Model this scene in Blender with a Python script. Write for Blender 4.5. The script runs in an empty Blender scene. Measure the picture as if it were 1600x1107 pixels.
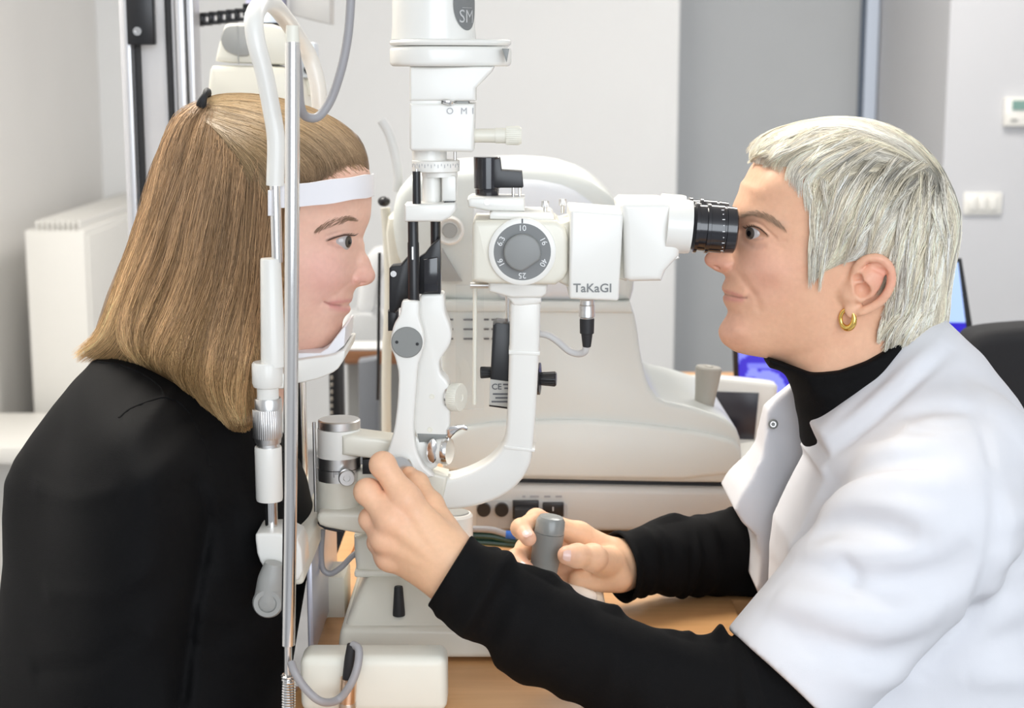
import bpy, bmesh, math, random
import numpy as np
from mathutils import Vector, Matrix

random.seed(7)
RNG = np.random.default_rng(7)
SC = bpy.context.scene
COL = SC.collection

# ------------------------------------------------------------------ camera
CAM = np.array((0.0, -1.5757, 1.328))
PITCH = math.radians(10.0)
FPX = 2500.0
FWD = np.array((0.0, math.cos(PITCH), -math.sin(PITCH)))
UPV = np.array((0.0, math.sin(PITCH), math.cos(PITCH)))
cam_data = bpy.data.cameras.new('camera')
cam_data.sensor_width = 36.0
cam_data.lens = 36.0 * FPX / 1600.0
cam_data.clip_start = 0.05
cam_data.dof.use_dof = True
cam_data.dof.focus_distance = 1.54
cam_data.dof.aperture_fstop = 7.5
cam = bpy.data.objects.new('camera', cam_data)
cam.location = CAM
cam.rotation_euler = (math.radians(90) - PITCH, 0, 0)
COL.objects.link(cam)
SC.camera = cam

# ------------------------------------------------------------------ view, world, large lights
SC.view_settings.view_transform = 'Standard'
SC.view_settings.look = 'None'
SC.view_settings.gamma = 1.0
SC.view_settings.use_curve_mapping = False
SC.view_settings.exposure = 0.60
SC.render.film_transparent = False
world = bpy.data.worlds.new('world')
SC.world = world
world.use_nodes = True
bg = world.node_tree.nodes['Background']
bg.inputs[0].default_value = (0.93, 0.96, 1.0, 1)
bg.inputs[1].default_value = 0.36

def area_light(name, loc, target, sx, sy, power, color):
    l = bpy.data.lights.new(name, 'AREA')
    l.shape = 'RECTANGLE'; l.size = sx; l.size_y = sy; l.energy = power; l.color = color
    o = bpy.data.objects.new(name, l)
    o.location = loc
    d = Vector(target) - Vector(loc)
    o.rotation_euler = d.to_track_quat('-Z', 'Y').to_euler()
    COL.objects.link(o)
    return o
# daylight from the tall windows behind the photographer, and the ceiling fittings
area_light('window_light', (0.9, -3.4, 1.75), (0.1, 0.0, 1.05), 3.0, 1.9, 58, (0.86, 0.93, 1.0))
area_light('ceiling_light', (-0.75, 0.75, 2.66), (-0.75, 0.75, 0.0), 0.9, 0.9, 40, (1.0, 0.955, 0.87))
area_light('ceiling_light', (0.9, 2.2, 2.66), (0.9, 2.2, 0.0), 1.2, 0.6, 26, (1.0, 0.96, 0.90))

# ------------------------------------------------------------------ pixel -> place helpers
def P(px, py, Y=0.0):
    """the point of the place that lies on the vertical plane y = Y along the sight line of a photo pixel"""
    r = FWD + (px - 800.0) / FPX * np.array((1.0, 0, 0)) - (py - 553.5) / FPX * UPV
    t = (Y - CAM[1]) / r[1]
    return CAM + r * t
def S(Y=0.0, py=553):
    """metres per photo pixel at that depth"""
    r = FWD - (py - 553.5) / FPX * UPV
    return (Y - CAM[1]) / r[1] / FPX
def V(px, py, Y=0.0):
    return Vector(P(px, py, Y))

# ------------------------------------------------------------------ materials
MATS = {}
def mat(name, color, rough=0.5, metal=0.0, noise=0.0, nscale=20.0, bump=0.0, bscale=200.0, coat=0.0, emit=0.0, sss=0.0,
        sss_rad=(0.01, 0.004, 0.002), spec=0.5, vcol=False, trans=0.0, aniso=0.0, sheen=0.0, detail=3.0):
    if name in MATS: return MATS[name]
    m = bpy.data.materials.new(name); m.use_nodes = True
    nt = m.node_tree; b = nt.nodes['Principled BSDF']
    c = (*color, 1)
    b.inputs['Base Color'].default_value = c
    b.inputs['Roughness'].default_value = rough
    b.inputs['Metallic'].default_value = metal
    b.inputs['Specular IOR Level'].default_value = spec
    if coat: b.inputs['Coat Weight'].default_value = coat; b.inputs['Coat Roughness'].default_value = 0.12
    if sheen: b.inputs['Sheen Weight'].default_value = sheen; b.inputs['Sheen Roughness'].default_value = 0.5
    if trans: b.inputs['Transmission Weight'].default_value = trans; b.inputs['IOR'].default_value = 1.45
    if aniso: b.inputs['Anisotropic'].default_value = aniso
    if sss:
        b.inputs['Subsurface Weight'].default_value = sss
        b.inputs['Subsurface Radius'].default_value = sss_rad
        b.inputs['Subsurface Scale'].default_value = 1.0
    if emit:
        b.inputs['Emission Color'].default_value = c; b.inputs['Emission Strength'].default_value = emit
    src = None
    if vcol:
        a = nt.nodes.new('ShaderNodeVertexColor'); a.layer_name = 'col'; src = a.outputs['Color']
    if noise:
        tc = nt.nodes.new('ShaderNodeTexCoord')
        n = nt.nodes.new('ShaderNodeTexNoise'); n.inputs['Scale'].default_value = nscale; n.inputs['Detail'].default_value = detail
        nt.links.new(tc.outputs['Object'], n.inputs['Vector'])
        mx = nt.nodes.new('ShaderNodeMix'); mx.data_type = 'RGBA'; mx.blend_type = 'MULTIPLY'
        mx.inputs['Factor'].default_value = 1.0
        ramp = nt.nodes.new('ShaderNodeMapRange')
        ramp.inputs['From Min'].default_value = 0.3; ramp.inputs['From Max'].default_value = 0.7
        ramp.inputs['To Min'].default_value = 1.0 - noise; ramp.inputs['To Max'].default_value = 1.0
        nt.links.new(n.outputs['Fac'], ramp.inputs['Value'])
        nt.links.new(ramp.outputs[0], mx.inputs['B'])
        if src is not None: nt.links.new(src, mx.inputs['A'])
        else: mx.inputs['A'].default_value = c
        src = mx.outputs['Result']
    if src is not None: nt.links.new(src, b.inputs['Base Color'])
    if bump:
        tc = nt.nodes.new('ShaderNodeTexCoord')
        n = nt.nodes.new('ShaderNodeTexNoise'); n.inputs['Scale'].default_value = bscale; n.inputs['Detail'].default_value = 3.0
        nt.links.new(tc.outputs['Object'], n.inputs['Vector'])
        bp = nt.nodes.new('ShaderNodeBump'); bp.inputs['Strength'].default_value = bump; bp.inputs['Distance'].default_value = 0.001
        nt.links.new(n.outputs['Fac'], bp.inputs['Height'])
        nt.links.new(bp.outputs[0], b.inputs['Normal'])
    MATS[name] = m
    return m

M_WHITE = mat('white_lacquer', (0.84, 0.825, 0.78), 0.32, noise=0.03, nscale=9, coat=0.25)
M_CREAM = mat('cream_lacquer', (0.80, 0.77, 0.67), 0.36, noise=0.04, nscale=9, coat=0.2)
M_IVORY = mat('ivory_plastic', (0.80, 0.775, 0.68), 0.42, noise=0.03, nscale=12)
M_PAPER = mat('white_paper_plastic', (0.84, 0.83, 0.86), 0.55)
M_BLACK = mat('black_plastic', (0.012, 0.012, 0.014), 0.33)
M_BLACKG = mat('black_gloss', (0.008, 0.008, 0.012), 0.16, coat=0.6)
M_BLACKM = mat('black_matte', (0.016, 0.016, 0.018), 0.6)
M_CHROME = mat('chrome', (0.78, 0.77, 0.76), 0.14, metal=1.0)
M_SATIN = mat('satin_aluminium', (0.70, 0.69, 0.68), 0.34, metal=1.0)
M_BRASSY = mat('coppery_metal', (0.72, 0.52, 0.38), 0.28, metal=1.0)
M_GOLD = mat('gold', (0.86, 0.58, 0.16), 0.20, metal=1.0)
M_GREY = mat('grey_plastic', (0.235, 0.24, 0.23), 0.38)
M_GREYL = mat('light_grey_plastic', (0.36, 0.36, 0.345), 0.42)
M_DIALG = mat('dial_grey', (0.20, 0.205, 0.205), 0.45)
M_CORD = mat('grey_cord', (0.33, 0.32, 0.33), 0.45)
M_GREYJ = mat('beige_grey_plastic', (0.42, 0.40, 0.355), 0.45)
M_INK = mat('dark_print', (0.10, 0.10, 0.11), 0.5)
M_PRINTW = mat('white_print', (0.85, 0.85, 0.85), 0.5)
M_PALEINK = mat('pale_print', (0.42, 0.42, 0.44), 0.5)

# ------------------------------------------------------------------ mesh helpers
def link(o, parent=None):
    COL.objects.link(o)
    if parent is not None: o.parent = parent
    return o
def obj(name, me, m=None, parent=None, smooth=True, angle=35):
    o = bpy.data.objects.new(name, me)
    if m is not None and len(me.materials) == 0: me.materials.append(m)
    if smooth and len(me.polygons):
        me.polygons.foreach_set('use_smooth', np.ones(len(me.polygons), dtype=bool))
        if angle: sharpen(me, angle)
    return link(o, parent)
def sharpen(me, angle):
    try: me.set_sharp_from_angle(angle=math.radians(angle))
    except Exception: pass
def thing(name, label, cat, loc=(0, 0, 0), group=None):
    o = bpy.data.objects.new(name, None); o.empty_display_size = 0.05
    o['label'] = label; o['category'] = cat
    if group: o['group'] = group
    o.location = loc
    return link(o)
def tag(o, label, cat, group=None, kind=None):
    if label: o['label'] = label
    if cat: o['category'] = cat
    if group: o['group'] = group
    if kind: o['kind'] = kind
    return o
def keep(parent, child):
    """parts are modelled in place; the parent's own offset is taken out again"""
    child.matrix_parent_inverse = Matrix.Translation(parent.location).inverted()

class MB:
    """collects shapes; build() makes ONE mesh object of them"""
    def __init__(s): s.v = []; s.f = []
    def add(s, vs, fs):
        n = len(s.v); s.v.extend([tuple(map(float, v)) for v in vs]); s.f.extend([tuple(i + n for i in f) for f in fs]); return s
    def bm(s, bm):
        bm.verts.ensure_lookup_table(); bm.verts.index_update()
        s.add([v.co[:] for v in bm.verts], [[v.index for v in f.verts] for f in bm.faces]); bm.free(); return s
    def box(s, c, size, bev=0.0, seg=2, rot=None):
        bm = bmesh.new(); bmesh.ops.create_cube(bm, size=1.0)
        for v in bm.verts: v.co = Vector((v.co.x * size[0], v.co.y * size[1], v.co.z * size[2]))
        if bev > 0: bmesh.ops.bevel(bm, geom=bm.edges[:], offset=bev, segments=seg, profile=0.5, affect='EDGES')
        R = rot.to_matrix() if rot is not None and not isinstance(rot, Matrix) else (rot or Matrix.Identity(3))
        for v in bm.verts: v.co = R @ v.co + Vector(c)
        return s.bm(bm)
    def pbox(s, x0, y0, x1, y1, Y, t, bev=0.002, seg=2):
        """box from a pixel rectangle at depth Y (its middle), t thick"""
        F = Y - t / 2
        a = P((x0 + x1) / 2, y0, F); b = P((x0 + x1) / 2, y1, F); c = P((x0 + x1) / 2, (y0 + y1) / 2, F)
        w = (x1 - x0) * S(F, (y0 + y1) / 2)
        return s.box((c[0], Y, (a[2] + b[2]) / 2), (w, t, a[2] - b[2]), bev, seg)
    def prism(s, pts, y0, y1, bev=0.002, seg=2):
        """pts: (x, z) outline, extruded from y0 to y1, rims bevelled"""
        bm = bmesh.new()
        vs = [bm.verts.new((p[0], y0, p[1])) for p in pts]
        f = bm.faces.new(vs)
        r = bmesh.ops.extrude_face_region(bm, geom=[f])
        nv = [e for e in r['geom'] if isinstance(e, bmesh.types.BMVert)]
        for v in nv: v.co.y = y1
        bmesh.ops.recalc_face_normals(bm, faces=bm.faces[:])
        if bev > 0:
            rim = [e for e in bm.edges if abs(e.verts[0].co.y - e.verts[1].co.y) < 1e-7]
            bmesh.ops.bevel(bm, geom=rim, offset=bev, segments=seg, profile=0.5, affect='EDGES', clamp_overlap=True)
        return s.bm(bm)
    def pprism(s, pix, Y, t, bev=0.002, seg=2, sm=0, round_=0):
        """outline in pixels at depth Y; sm = rounds of corner cutting"""
        pts = [(float(q[0]), float(q[2])) for q in (P(a, b, Y - t / 2) for a, b in pix)]
        for _ in range(sm):
            n = []
            for i in range(len(pts)):
                a = pts[i]; b = pts[(i + 1) % len(pts)]
                n.append((0.8 * a[0] + 0.2 * b[0], 0.8 * a[1] + 0.2 * b[1])); n.append((0.2 * a[0] + 0.8 * b[0], 0.2 * a[1] + 0.8 * b[1]))
            pts = n
        return s.prism(pts, Y - t / 2, Y + t / 2, bev, seg)
    def lathe(s, prof, c, axis=(0, 0, 1), n=32, teeth=0, tdepth=0.0, trange=None, cap=True):
        """prof: (height along axis, radius)"""
        ax = Vector(axis).normalized(); q = ax.to_track_quat('Z', 'Y'); R = q.to_matrix(); c = Vector(c)
        if teeth: n = teeth * 4
        vs = []; fs = []
        for i, (h, r) in enumerate(prof):
            for k in range(n):
                a = 2 * math.pi * k / n; rr = r
                if teeth and trange and trange[0] <= i <= trange[1]: rr = r - (tdepth if (k % 4) >= 2 else 0)
                vs.append(c + R @ Vector((rr * math.cos(a), rr * math.sin(a), h)))
        for i in range(len(prof) - 1):
            for k in range(n):
                k2 = (k + 1) % n
                fs.append((i * n + k, i * n + k2, (i + 1) * n + k2, (i + 1) * n + k))
        if cap:
            fs.append(tuple(reversed(range(n)))); m = (len(prof) - 1) * n; fs.append(tuple(range(m, m + n)))
        return s.add(vs, fs)
    def vl(s, xc, Y, prof, **kw):
        """vertical lathe: prof (py, radius in px); listed top to bottom"""
        ys = [p[0] for p in prof]; xm = P(xc, (ys[0] + ys[-1]) / 2, Y)[0]; sc = S(Y, (ys[0] + ys[-1]) / 2)
        pr = [(float(P(xc, py, Y)[2]), r * sc) for py, r in prof]
        pr.reverse()
        if 'trange' in kw and kw['trange']:
            n = len(pr) - 1; kw['trange'] = (n - kw['trange'][1], n - kw['trange'][0])
        return s.lathe(pr, (xm, Y, 0), (0, 0, 1), **kw)
    def tube(s, pts, r, n=12, caps=True, samples=0):
        """tube along points (Vectors); r number or list"""
        pts = [Vector(p) for p in pts]
        if samples:
            pts, r = spline(pts, samples, r)
        rs = r if isinstance(r, (list, tuple, np.ndarray)) else [r] * len(pts)
        vs = []; fs = []
        t0 = (pts[1] - pts[0]).normalized()
        up = Vector((0, 0, 1)) if abs(t0.z) < 0.9 else Vector((1, 0, 0))
        nrm = t0.cross(up).normalized()
        for i, p in enumerate(pts):
            t = (pts[min(i + 1, len(pts) - 1)] - pts[max(i - 1, 0)]).normalized()
            nrm = (nrm - t * nrm.dot(t)).normalized(); b = t.cross(nrm)
            for k in range(n):
                a = 2 * math.pi * k / n
                vs.append(p + (nrm * math.cos(a) + b * math.sin(a)) * rs[i])
        for i in range(len(pts) - 1):
            for k in range(n):
                k2 = (k + 1) % n
                fs.append((i * n + k, i * n + k2, (i + 1) * n + k2, (i + 1) * n + k))
        if caps:
            fs.append(tuple(reversed(range(n)))); m = (len(pts) - 1) * n; fs.append(tuple(range(m, m + n)))
        return s.add(vs, fs)
    def sphere(s, c, r, n=24, m=14, sq=(1, 1, 1), rot=None):
        bm = bmesh.new(); bmesh.ops.create_uvsphere(bm, u_segments=n, v_segments=m, radius=1.0)
        R = rot or Matrix.Identity(3)
        for v in bm.verts: v.co = R @ Vector((v.co.x * r * sq[0], v.co.y * r * sq[1], v.co.z * r * sq[2])) + Vector(c)
        return s.bm(bm)
    def build(s, name, m=None, parent=None, smooth=True, angle=35):
        me = bpy.data.meshes.new(name); me.from_pydata(s.v, [], s.f); me.update()
        bm = bmesh.new(); bm.from_mesh(me); bmesh.ops.recalc_face_normals(bm, faces=bm.faces[:]); bm.to_mesh(me); bm.free()
        o = obj(name, me, m, parent, smooth, angle)
        if parent is not None and parent.type == 'EMPTY': keep(parent, o)
        return o

def spline(pts, n, r=None):
    """Catmull-Rom through the points, n samples"""
    A = np.array([tuple(p) for p in pts], float)
    d = np.r_[0, np.cumsum(np.sqrt(((A[1:] - A[:-1]) ** 2).sum(1)) ** 0.5 + 1e-9)]
    u = np.linspace(0, d[-1], n); out = np.zeros((n, A.shape[1]))
    E = np.vstack([2 * A[0] - A[1], A, 2 * A[-1] - A[-2]]); dd = np.r_[-(d[1] - d[0]), d, 2 * d[-1] - d[-2]]
    for j, uu in enumerate(u):
        i = min(max(np.searchsorted(d, uu, side='right') - 1, 0), len(A) - 2)
        p0, p1, p2, p3 = E[i:i + 4]; t0, t1, t2, t3 = dd[i:i + 4]
        a1 = (t1 - uu) / (t1 - t0) * p0 + (uu - t0) / (t1 - t0) * p1
        a2 = (t2 - uu) / (t2 - t1) * p1 + (uu - t1) / (t2 - t1) * p2
        a3 = (t3 - uu) / (t3 - t2) * p2 + (uu - t2) / (t3 - t2) * p3
        b1 = (t2 - uu) / (t2 - t0) * a1 + (uu - t0) / (t2 - t0) * a2
        b2 = (t3 - uu) / (t3 - t1) * a2 + (uu - t1) / (t3 - t1) * a3
        out[j] = (t2 - uu) / (t2 - t1) * b1 + (uu - t1) / (t2 - t1) * b2
    P3 = [Vector(q) for q in out] if A.shape[1] == 3 else out
    if r is None: return P3
    if isinstance(r, (list, tuple, np.ndarray)): return P3, list(np.interp(u, d, np.array(r, float)))
    return P3, r

def text(body, size, loc, m, parent, name='lettering', rot=(math.pi / 2, 0, 0), depth=0.0002, align='CENTER', sx=1.0, bold=0.0):
    cu = bpy.data.curves.new('txt', 'FONT'); cu.body = body; cu.size = size; cu.extrude = depth; cu.align_x = align; cu.align_y = 'CENTER'
    cu.offset = bold; cu.resolution_u = 3
    t = bpy.data.objects.new('txt', cu); COL.objects.link(t)
    bpy.context.view_layer.update()
    me = bpy.data.meshes.new_from_object(t.evaluated_get(bpy.context.evaluated_depsgraph_get()))
    bpy.data.objects.remove(t); bpy.data.curves.remove(cu)
    R = Matrix.Rotation(rot[2], 4, 'Z') @ Matrix.Rotation(rot[1], 4, 'Y') @ Matrix.Rotation(rot[0], 4, 'X')
    me.transform(Matrix.Translation(Vector(loc)) @ R @ Matrix.Diagonal((sx, 1, 1, 1)))
    me.materials.clear(); me.materials.append(m)
    o = obj(name, me, m, parent, smooth=False)
    if parent is not None and parent.type == 'EMPTY': keep(parent, o)
    return o
def Pz(px, py, z):
    r = FWD + (px - 800.0) / FPX * np.array((1.0, 0, 0)) - (py - 553.5) / FPX * UPV
    t = (z - CAM[2]) / r[2]
    return CAM + r * t

# ================================================================== the room
M_WALLW = mat('white_wall_paint', (0.765, 0.77, 0.775), 0.8, noise=0.02, nscale=3, bump=0.05, bscale=300)
M_WALLL = mat('warm_white_wall_paint', (0.78, 0.765, 0.745), 0.8, noise=0.03, nscale=3)
M_WALLB = mat('beige_wall_paint', (0.50, 0.48, 0.45), 0.8, noise=0.02, nscale=3)
M_DOOR = mat('grey_door_paint', (0.43, 0.445, 0.46), 0.6, noise=0.02, nscale=4)
M_FLOOR = mat('grey_floor', (0.30, 0.30, 0.31), 0.5, noise=0.15, nscale=8)
M_CEIL = mat('ceiling_paint', (0.82, 0.82, 0.81), 0.9)
XL = -1.42
YB = 4.25
def struct(name, c, size, m, bev=0.0):
    o = MB().box(c, size, bev).build(name, m); o['kind'] = 'structure'; return o
struct('floor', (0.8, 1.0, -0.05), (5.4, 9.0, 0.1), M_FLOOR)
struct('ceiling', (0.8, 1.0, 2.75), (5.4, 9.0, 0.1), M_CEIL)
struct('wall_left', (XL - 0.05, 1.9, 1.35), (0.1, 6.0, 2.7), M_WALLL)
xw = float(P(1057, 300, 4.0)[0])
struct('wall_back', ((XL + xw) / 2, 4.2, 1.35), (xw - XL, 0.4, 2.7), M_WALLW)
xd = float(P(1347, 100, YB)[0])
door = struct('door_1', ((xw + xd) / 2, YB + 0.03, 1.2), (xd - xw, 0.06, 2.4), M_DOOR)
struct('trim_3', ((xw + xd) / 2, YB + 0.05, 2.55), (xd - xw, 0.1, 0.3), M_WALLW)
xj = float(P(1368, 100, YB)[0])
struct('trim_1', ((xd + xj) / 2, YB - 0.01, 1.35), (xj - xd - 0.004, 0.06, 2.7), mat('pale_metal_jamb', (0.66, 0.72, 0.82), 0.35, metal=0.5))
struct('trim_2', (xd - 0.006, YB - 0.012, 1.35), (0.012, 0.03, 2.7), mat('dark_gasket', (0.10, 0.13, 0.18), 0.5))
xr = float(P(1481, 100, 3.3)[0])
struct('wall_right', (xr + 0.9, 3.3 + 0.55, 1.35), (1.8, 1.1, 2.7), mat('cool_white_wall_paint', (0.60, 0.605, 0.63), 0.8, noise=0.02, nscale=3))
struct('wall_side', (3.35, 1.0, 1.35), (0.1, 6.0, 2.7), M_WALLW)
struct('baseboard_back', ((XL + xw) / 2, 3.985, 0.035), (xw - XL, 0.03, 0.07), M_WALLW, 0.004)

# thermostat and switch plate on the right-hand wall
th = thing('thermostat', 'white wall thermostat with green display at the right edge', 'thermostat', P(1600, 175, 3.29))
MB().pbox(1570, 152, 1632, 198, 3.29, 0.024, 0.006).build('housing', M_WHITE, th)
MB().pbox(1582, 157, 1622, 172, 3.276, 0.003, 0.0).build('display', mat('lcd_green', (0.20, 0.34, 0.30), 0.3), th)
MB().pbox(1580, 186, 1590, 190, 3.276, 0.003, 0.0).build('button', M_GREYL, th)
sw = thing('light_switch', 'white triple light switch plate on the wall behind the blonde head', 'light switch', P(1535, 318, 3.295))
MB().pbox(1506, 301, 1566, 336, 3.295, 0.012, 0.004).build('plate', M_WHITE, sw)
for k in range(3):
    MB().pbox(1514 + 16 * k, 307, 1527 + 16 * k, 329, 3.286, 0.010, 0.003).build('rocker', M_WHITE, sw)

# convector radiator against the left wall
ry0, ry1 = 2.75, 3.95
rx0, rx1 = float(P(37, 350, ry0)[0]), float(P(131, 350, ry0)[0])
rtop = float(P(80, 346, ry0)[2])
rad = thing('radiator', 'tall white convector radiator with top grille against the left wall', 'radiator', ((rx0 + rx1) / 2, ry0, 0))
M_RAD = mat('radiator_enamel', (0.74, 0.725, 0.69), 0.5)
MB().box(((rx0 + rx1) / 2, (ry0 + ry1) / 2, rtop / 2 - 0.012), (rx1 - rx0, ry1 - ry0, rtop - 0.024), 0.006).build('body', M_RAD, rad)
MB().box((rx1 + 0.001, (ry0 + ry1) / 2 + 0.01, rtop / 2), (0.006, ry1 - ry0 - 0.03, rtop - 0.08), 0.002).build('front_panel', M_RAD, rad)
nb = 9
for k in range(nb):
    x = rx0 + 0.035 + (rx1 - rx0 - 0.05) * k / (nb - 1)
    MB().box((x, (ry0 + ry1) / 2, rtop - 0.012), (0.007, ry1 - ry0, 0.026), 0.001).build('grille_bar', M_RAD, rad)
MB().box(((rx0 + rx1) / 2, ry1 - 0.2, rtop - 0.005), (rx1 - rx0 - 0.03, 0.35, 0.008), 0.001).build('top_plate', M_GREYL, rad)
# low white ledge at the far left
lg = MB().box((XL + 0.20, 2.45, float(P(20, 684, 2.45)[2])), (0.40, 0.40, 0.045), 0.006)
lg.box((XL + 0.20, 2.52, float(P(20, 684, 2.45)[2]) / 2 - 0.02), (0.36, 0.30, float(P(20, 684, 2.45)[2]) - 0.04), 0.004)
tag(lg.build('low_cabinet', M_RAD), 'low white cabinet below the radiator at the far left edge', 'cabinet')

# ------------------------------------------------------------------ instrument column (left, behind the girl)
YC = 0.72
colm = thing('instrument_column', 'aluminium instrument column with black slots and a black plate', 'column', (float(P(250, 200, YC)[0]), YC, 0))
M_ALU = mat('anodised_aluminium', (0.66, 0.66, 0.68), 0.38, metal=0.75)
M_ALUW = mat('white_column_cover', (0.68, 0.67, 0.68), 0.45)
def vbar(px0, px1, Y, t, m, name, z0=0.0, z1=2.2, bev=0.002, py=150):
    a, b = P(px0, py, Y)[0], P(px1, py, Y)[0]
    return MB().box(((a + b) / 2, Y, (z0 + z1) / 2), (b - a, t, z1 - z0), bev).build(name, m, colm)
vbar(199, 284, YC + 0.04, 0.06, M_ALUW, 'cover')
vbar(199, 210, YC + 0.005, 0.02, M_ALU, 'edge_rail')
vbar(213, 223, YC + 0.008, 0.012, M_BLACKM, 'slot_strip')
vbar(263, 272, YC + 0.008, 0.012, M_BLACKM, 'slot_strip')
vbar(284, 296, YC + 0.01, 0.05, M_ALU, 'edge_rail')
vbar(297, 301, YC + 0.03, 0.05, M_GREY, 'groove')
vbar(301, 311, YC + 0.02, 0.05, M_ALU, 'edge_rail')
b0 = MB().pbox(196, -60, 238, 70, YC - 0.012, 0.02, 0.002).build('stop_plate', M_BLACK, colm)
sc_ = P(215, 49, YC - 0.024)
MB().lathe([(0, 0.0062), (0.003, 0.006), (0.003, 0.0028), (0.0015, 0.0026)], sc_, (0, -1, 0), 20).build('screw', M_CHROME, b0)
# drag chain from the column
ch = thing('cable_chain', 'black plastic cable drag chain beside the aluminium column', 'cable chain', P(350, 30, YC + 0.1))
for k in range(7):
    x = 306 + 13.5 * k; y = 31 - 1.6 * k + (-6 if k > 5 else 0)
    m_ = MB()
    m_.pbox(x - 8, y - 10, x + 8, y - 4, YC + 0.1, 0.03, 0.002); m_.pbox(x - 8, y + 4, x + 8, y + 10, YC + 0.1, 0.03, 0.002); m_.pbox(x - 8, y - 9, x - 2, y + 9, YC + 0.1, 0.026, 0.002)
    m_.build('chain_link', M_BLACK, ch)
# wall bracket / lamp head at the top
br = thing('overhead_bracket', 'grey metal bracket on a lavender post at the top edge', 'bracket', P(470, 10, 1.1))
MB().pprism([(452, -60), (516, -60), (516, 38), (480, 30), (452, 22)], 1.1, 0.06, 0.003).build('arm_plate', mat('bracket_grey', (0.56, 0.555, 0.54), 0.5), br)
MB().pbox(383, -60, 441, 34, 1.08, 0.06, 0.006).build('post', mat('lavender_grey_enamel', (0.50, 0.50, 0.68), 0.45), br)

# ------------------------------------------------------------------ instrument head hanging behind the girl
YI = 0.62
ih = thing('refractor_head', 'cream instrument head with grey side disc hanging behind the brown hair', 'eye instrument', P(395, 100, YI))
MB().pprism([(318, 240), (326, 112), (332, 101), (446, 104), (456, 112), (470, 130), (474, 240)], YI, 0.12, 0.008, sm=1).build('lower_body', M_CREAM, ih)
ub = MB().pprism([(336, 98), (338, 84), (349, 42), (356, 36), (440, 38), (452, 70), (455, 104), (440, 101)], YI, 0.11, 0.01, sm=1).build('upper_body', M_IVORY, ih)
MB().pprism([(343, 62), (350, 44), (358, 40), (392, 40), (392, 88), (372, 88), (352, 80)], YI - 0.056, 0.006, 0.002, sm=2).build('side_disc', M_GREYL, ih)
MB().pbox(371, 40, 372.4, 100, YI - 0.058, 0.003, 0).build('seam', M_GREYL, ih)
cp = P(414, 42, YI)
MB().lathe([(0, 0.030), (0.004, 0.033), (0.008, 0.030)], cp + np.array((0, 0, -0.004)), (0, 0, 1), 32).build('rubber_ring', M_BLACK, ih)
MB().lathe([(0.005, 0.028), (0.018, 0.026), (0.028, 0.016), (0.031, 0.0)], cp, (0, 0, 1), 32, cap=False).build('dome_cap', mat('pale_blue_plastic', (0.70, 0.76, 0.84), 0.3), ih)
MB().pbox(466, 66, 493, 122, YI + 0.02, 0.04, 0.004).build('side_module', mat('pale_blue_grey', (0.66, 0.70, 0.75), 0.4), ih)
MB().lathe([(0, 0.006), (0.004, 0.005)], P(481, 109, YI - 0.002), (0, -1, 0), 16).build('lens', M_BLACKG, ih)
MB().pbox(476, 122, 488, 150, YI + 0.02, 0.012, 0.003).build('stem', M_IVORY, ih)
MB().box((float(cp[0]), YI + 0.05, 2.0), (0.03, 0.03, 1.45), 0.004).build('hanger', M_ALU, ih)
MB().box((float(cp[0]), YI + 0.05, float(cp[2]) - 0.02), (0.05, 0.05, 0.06), 0.004).build('hanger_joint', M_ALU, ih)

# ------------------------------------------------------------------ tables
M_WOOD = None
def wood(name, c1, c2):
    m = bpy.data.materials.new(name); m.use_nodes = True; nt = m.node_tree; b = nt.nodes['Principled BSDF']
    tc = nt.nodes.new('ShaderNodeTexCoord'); mp = nt.nodes.new('ShaderNodeMapping')
    mp.inputs['Scale'].default_value = (2.0, 26.0, 26.0)
    nt.links.new(tc.outputs['Object'], mp.inputs['Vector'])
    n = nt.nodes.new('ShaderNodeTexNoise'); n.inputs['Scale'].default_value = 3.0; n.inputs['Detail'].default_value = 5; n.inputs['Distortion'].default_value = 0.6
    nt.links.new(mp.outputs[0], n.inputs['Vector'])
    r = nt.nodes.new('ShaderNodeValToRGB'); r.color_ramp.elements[0].color = (*c1, 1); r.color_ramp.elements[1].color = (*c2, 1)
    r.color_ramp.elements[0].position = 0.3; r.color_ramp.elements[1].position = 0.7
    nt.links.new(n.outputs['Fac'], r.inputs[0]); nt.links.new(r.outputs[0], b.inputs['Base Color'])
    b.inputs['Roughness'].default_value = 0.32
    return m
M_WOOD = wood('beech_veneer', (0.62, 0.325, 0.135), (0.71, 0.39, 0.17))
M_WOODE = wood('dark_wood_edge', (0.20, 0.09, 0.04), (0.30, 0.14, 0.07))
ZT = 0.75
a = Pz(492, 1005, ZT); b = Pz(556, 850, ZT)
yf, yb_ = -0.42, 0.79
def lx(y): return float(a[0] + (b[0] - a[0]) * (y - a[1]) / (b[1] - a[1]))
tb = thing('instrument_table', 'orange beech table carrying the slit lamp', 'table', (0.2, 0.1, 0))
yj = 0.20
def slab(m, pts, z0, z1, bev=0.002):
    bm = bmesh.new(); vs = [bm.verts.new((x, y, z0)) for x, y in pts]; f = bm.faces.new(vs)
    r = bmesh.ops.extrude_face_region(bm, geom=[f])
    for e in r['geom']:
        if isinstance(e, bmesh.types.BMVert): e.co.z = z1
    bmesh.ops.recalc_face_normals(bm, faces=bm.faces[:])
    if bev: bmesh.ops.bevel(bm, geom=bm.edges[:], offset=bev, segments=2, profile=0.5, affect='EDGES')
    return m.bm(bm)
slab(MB(), [(lx(yf), yf), (0.245, yf), (0.245, 0.13), (0.62, 0.13), (0.62, yb_), (lx(yb_), yb_)], ZT - 0.028, ZT, 0.003).build('table_top', M_WOOD, tb)
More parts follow.
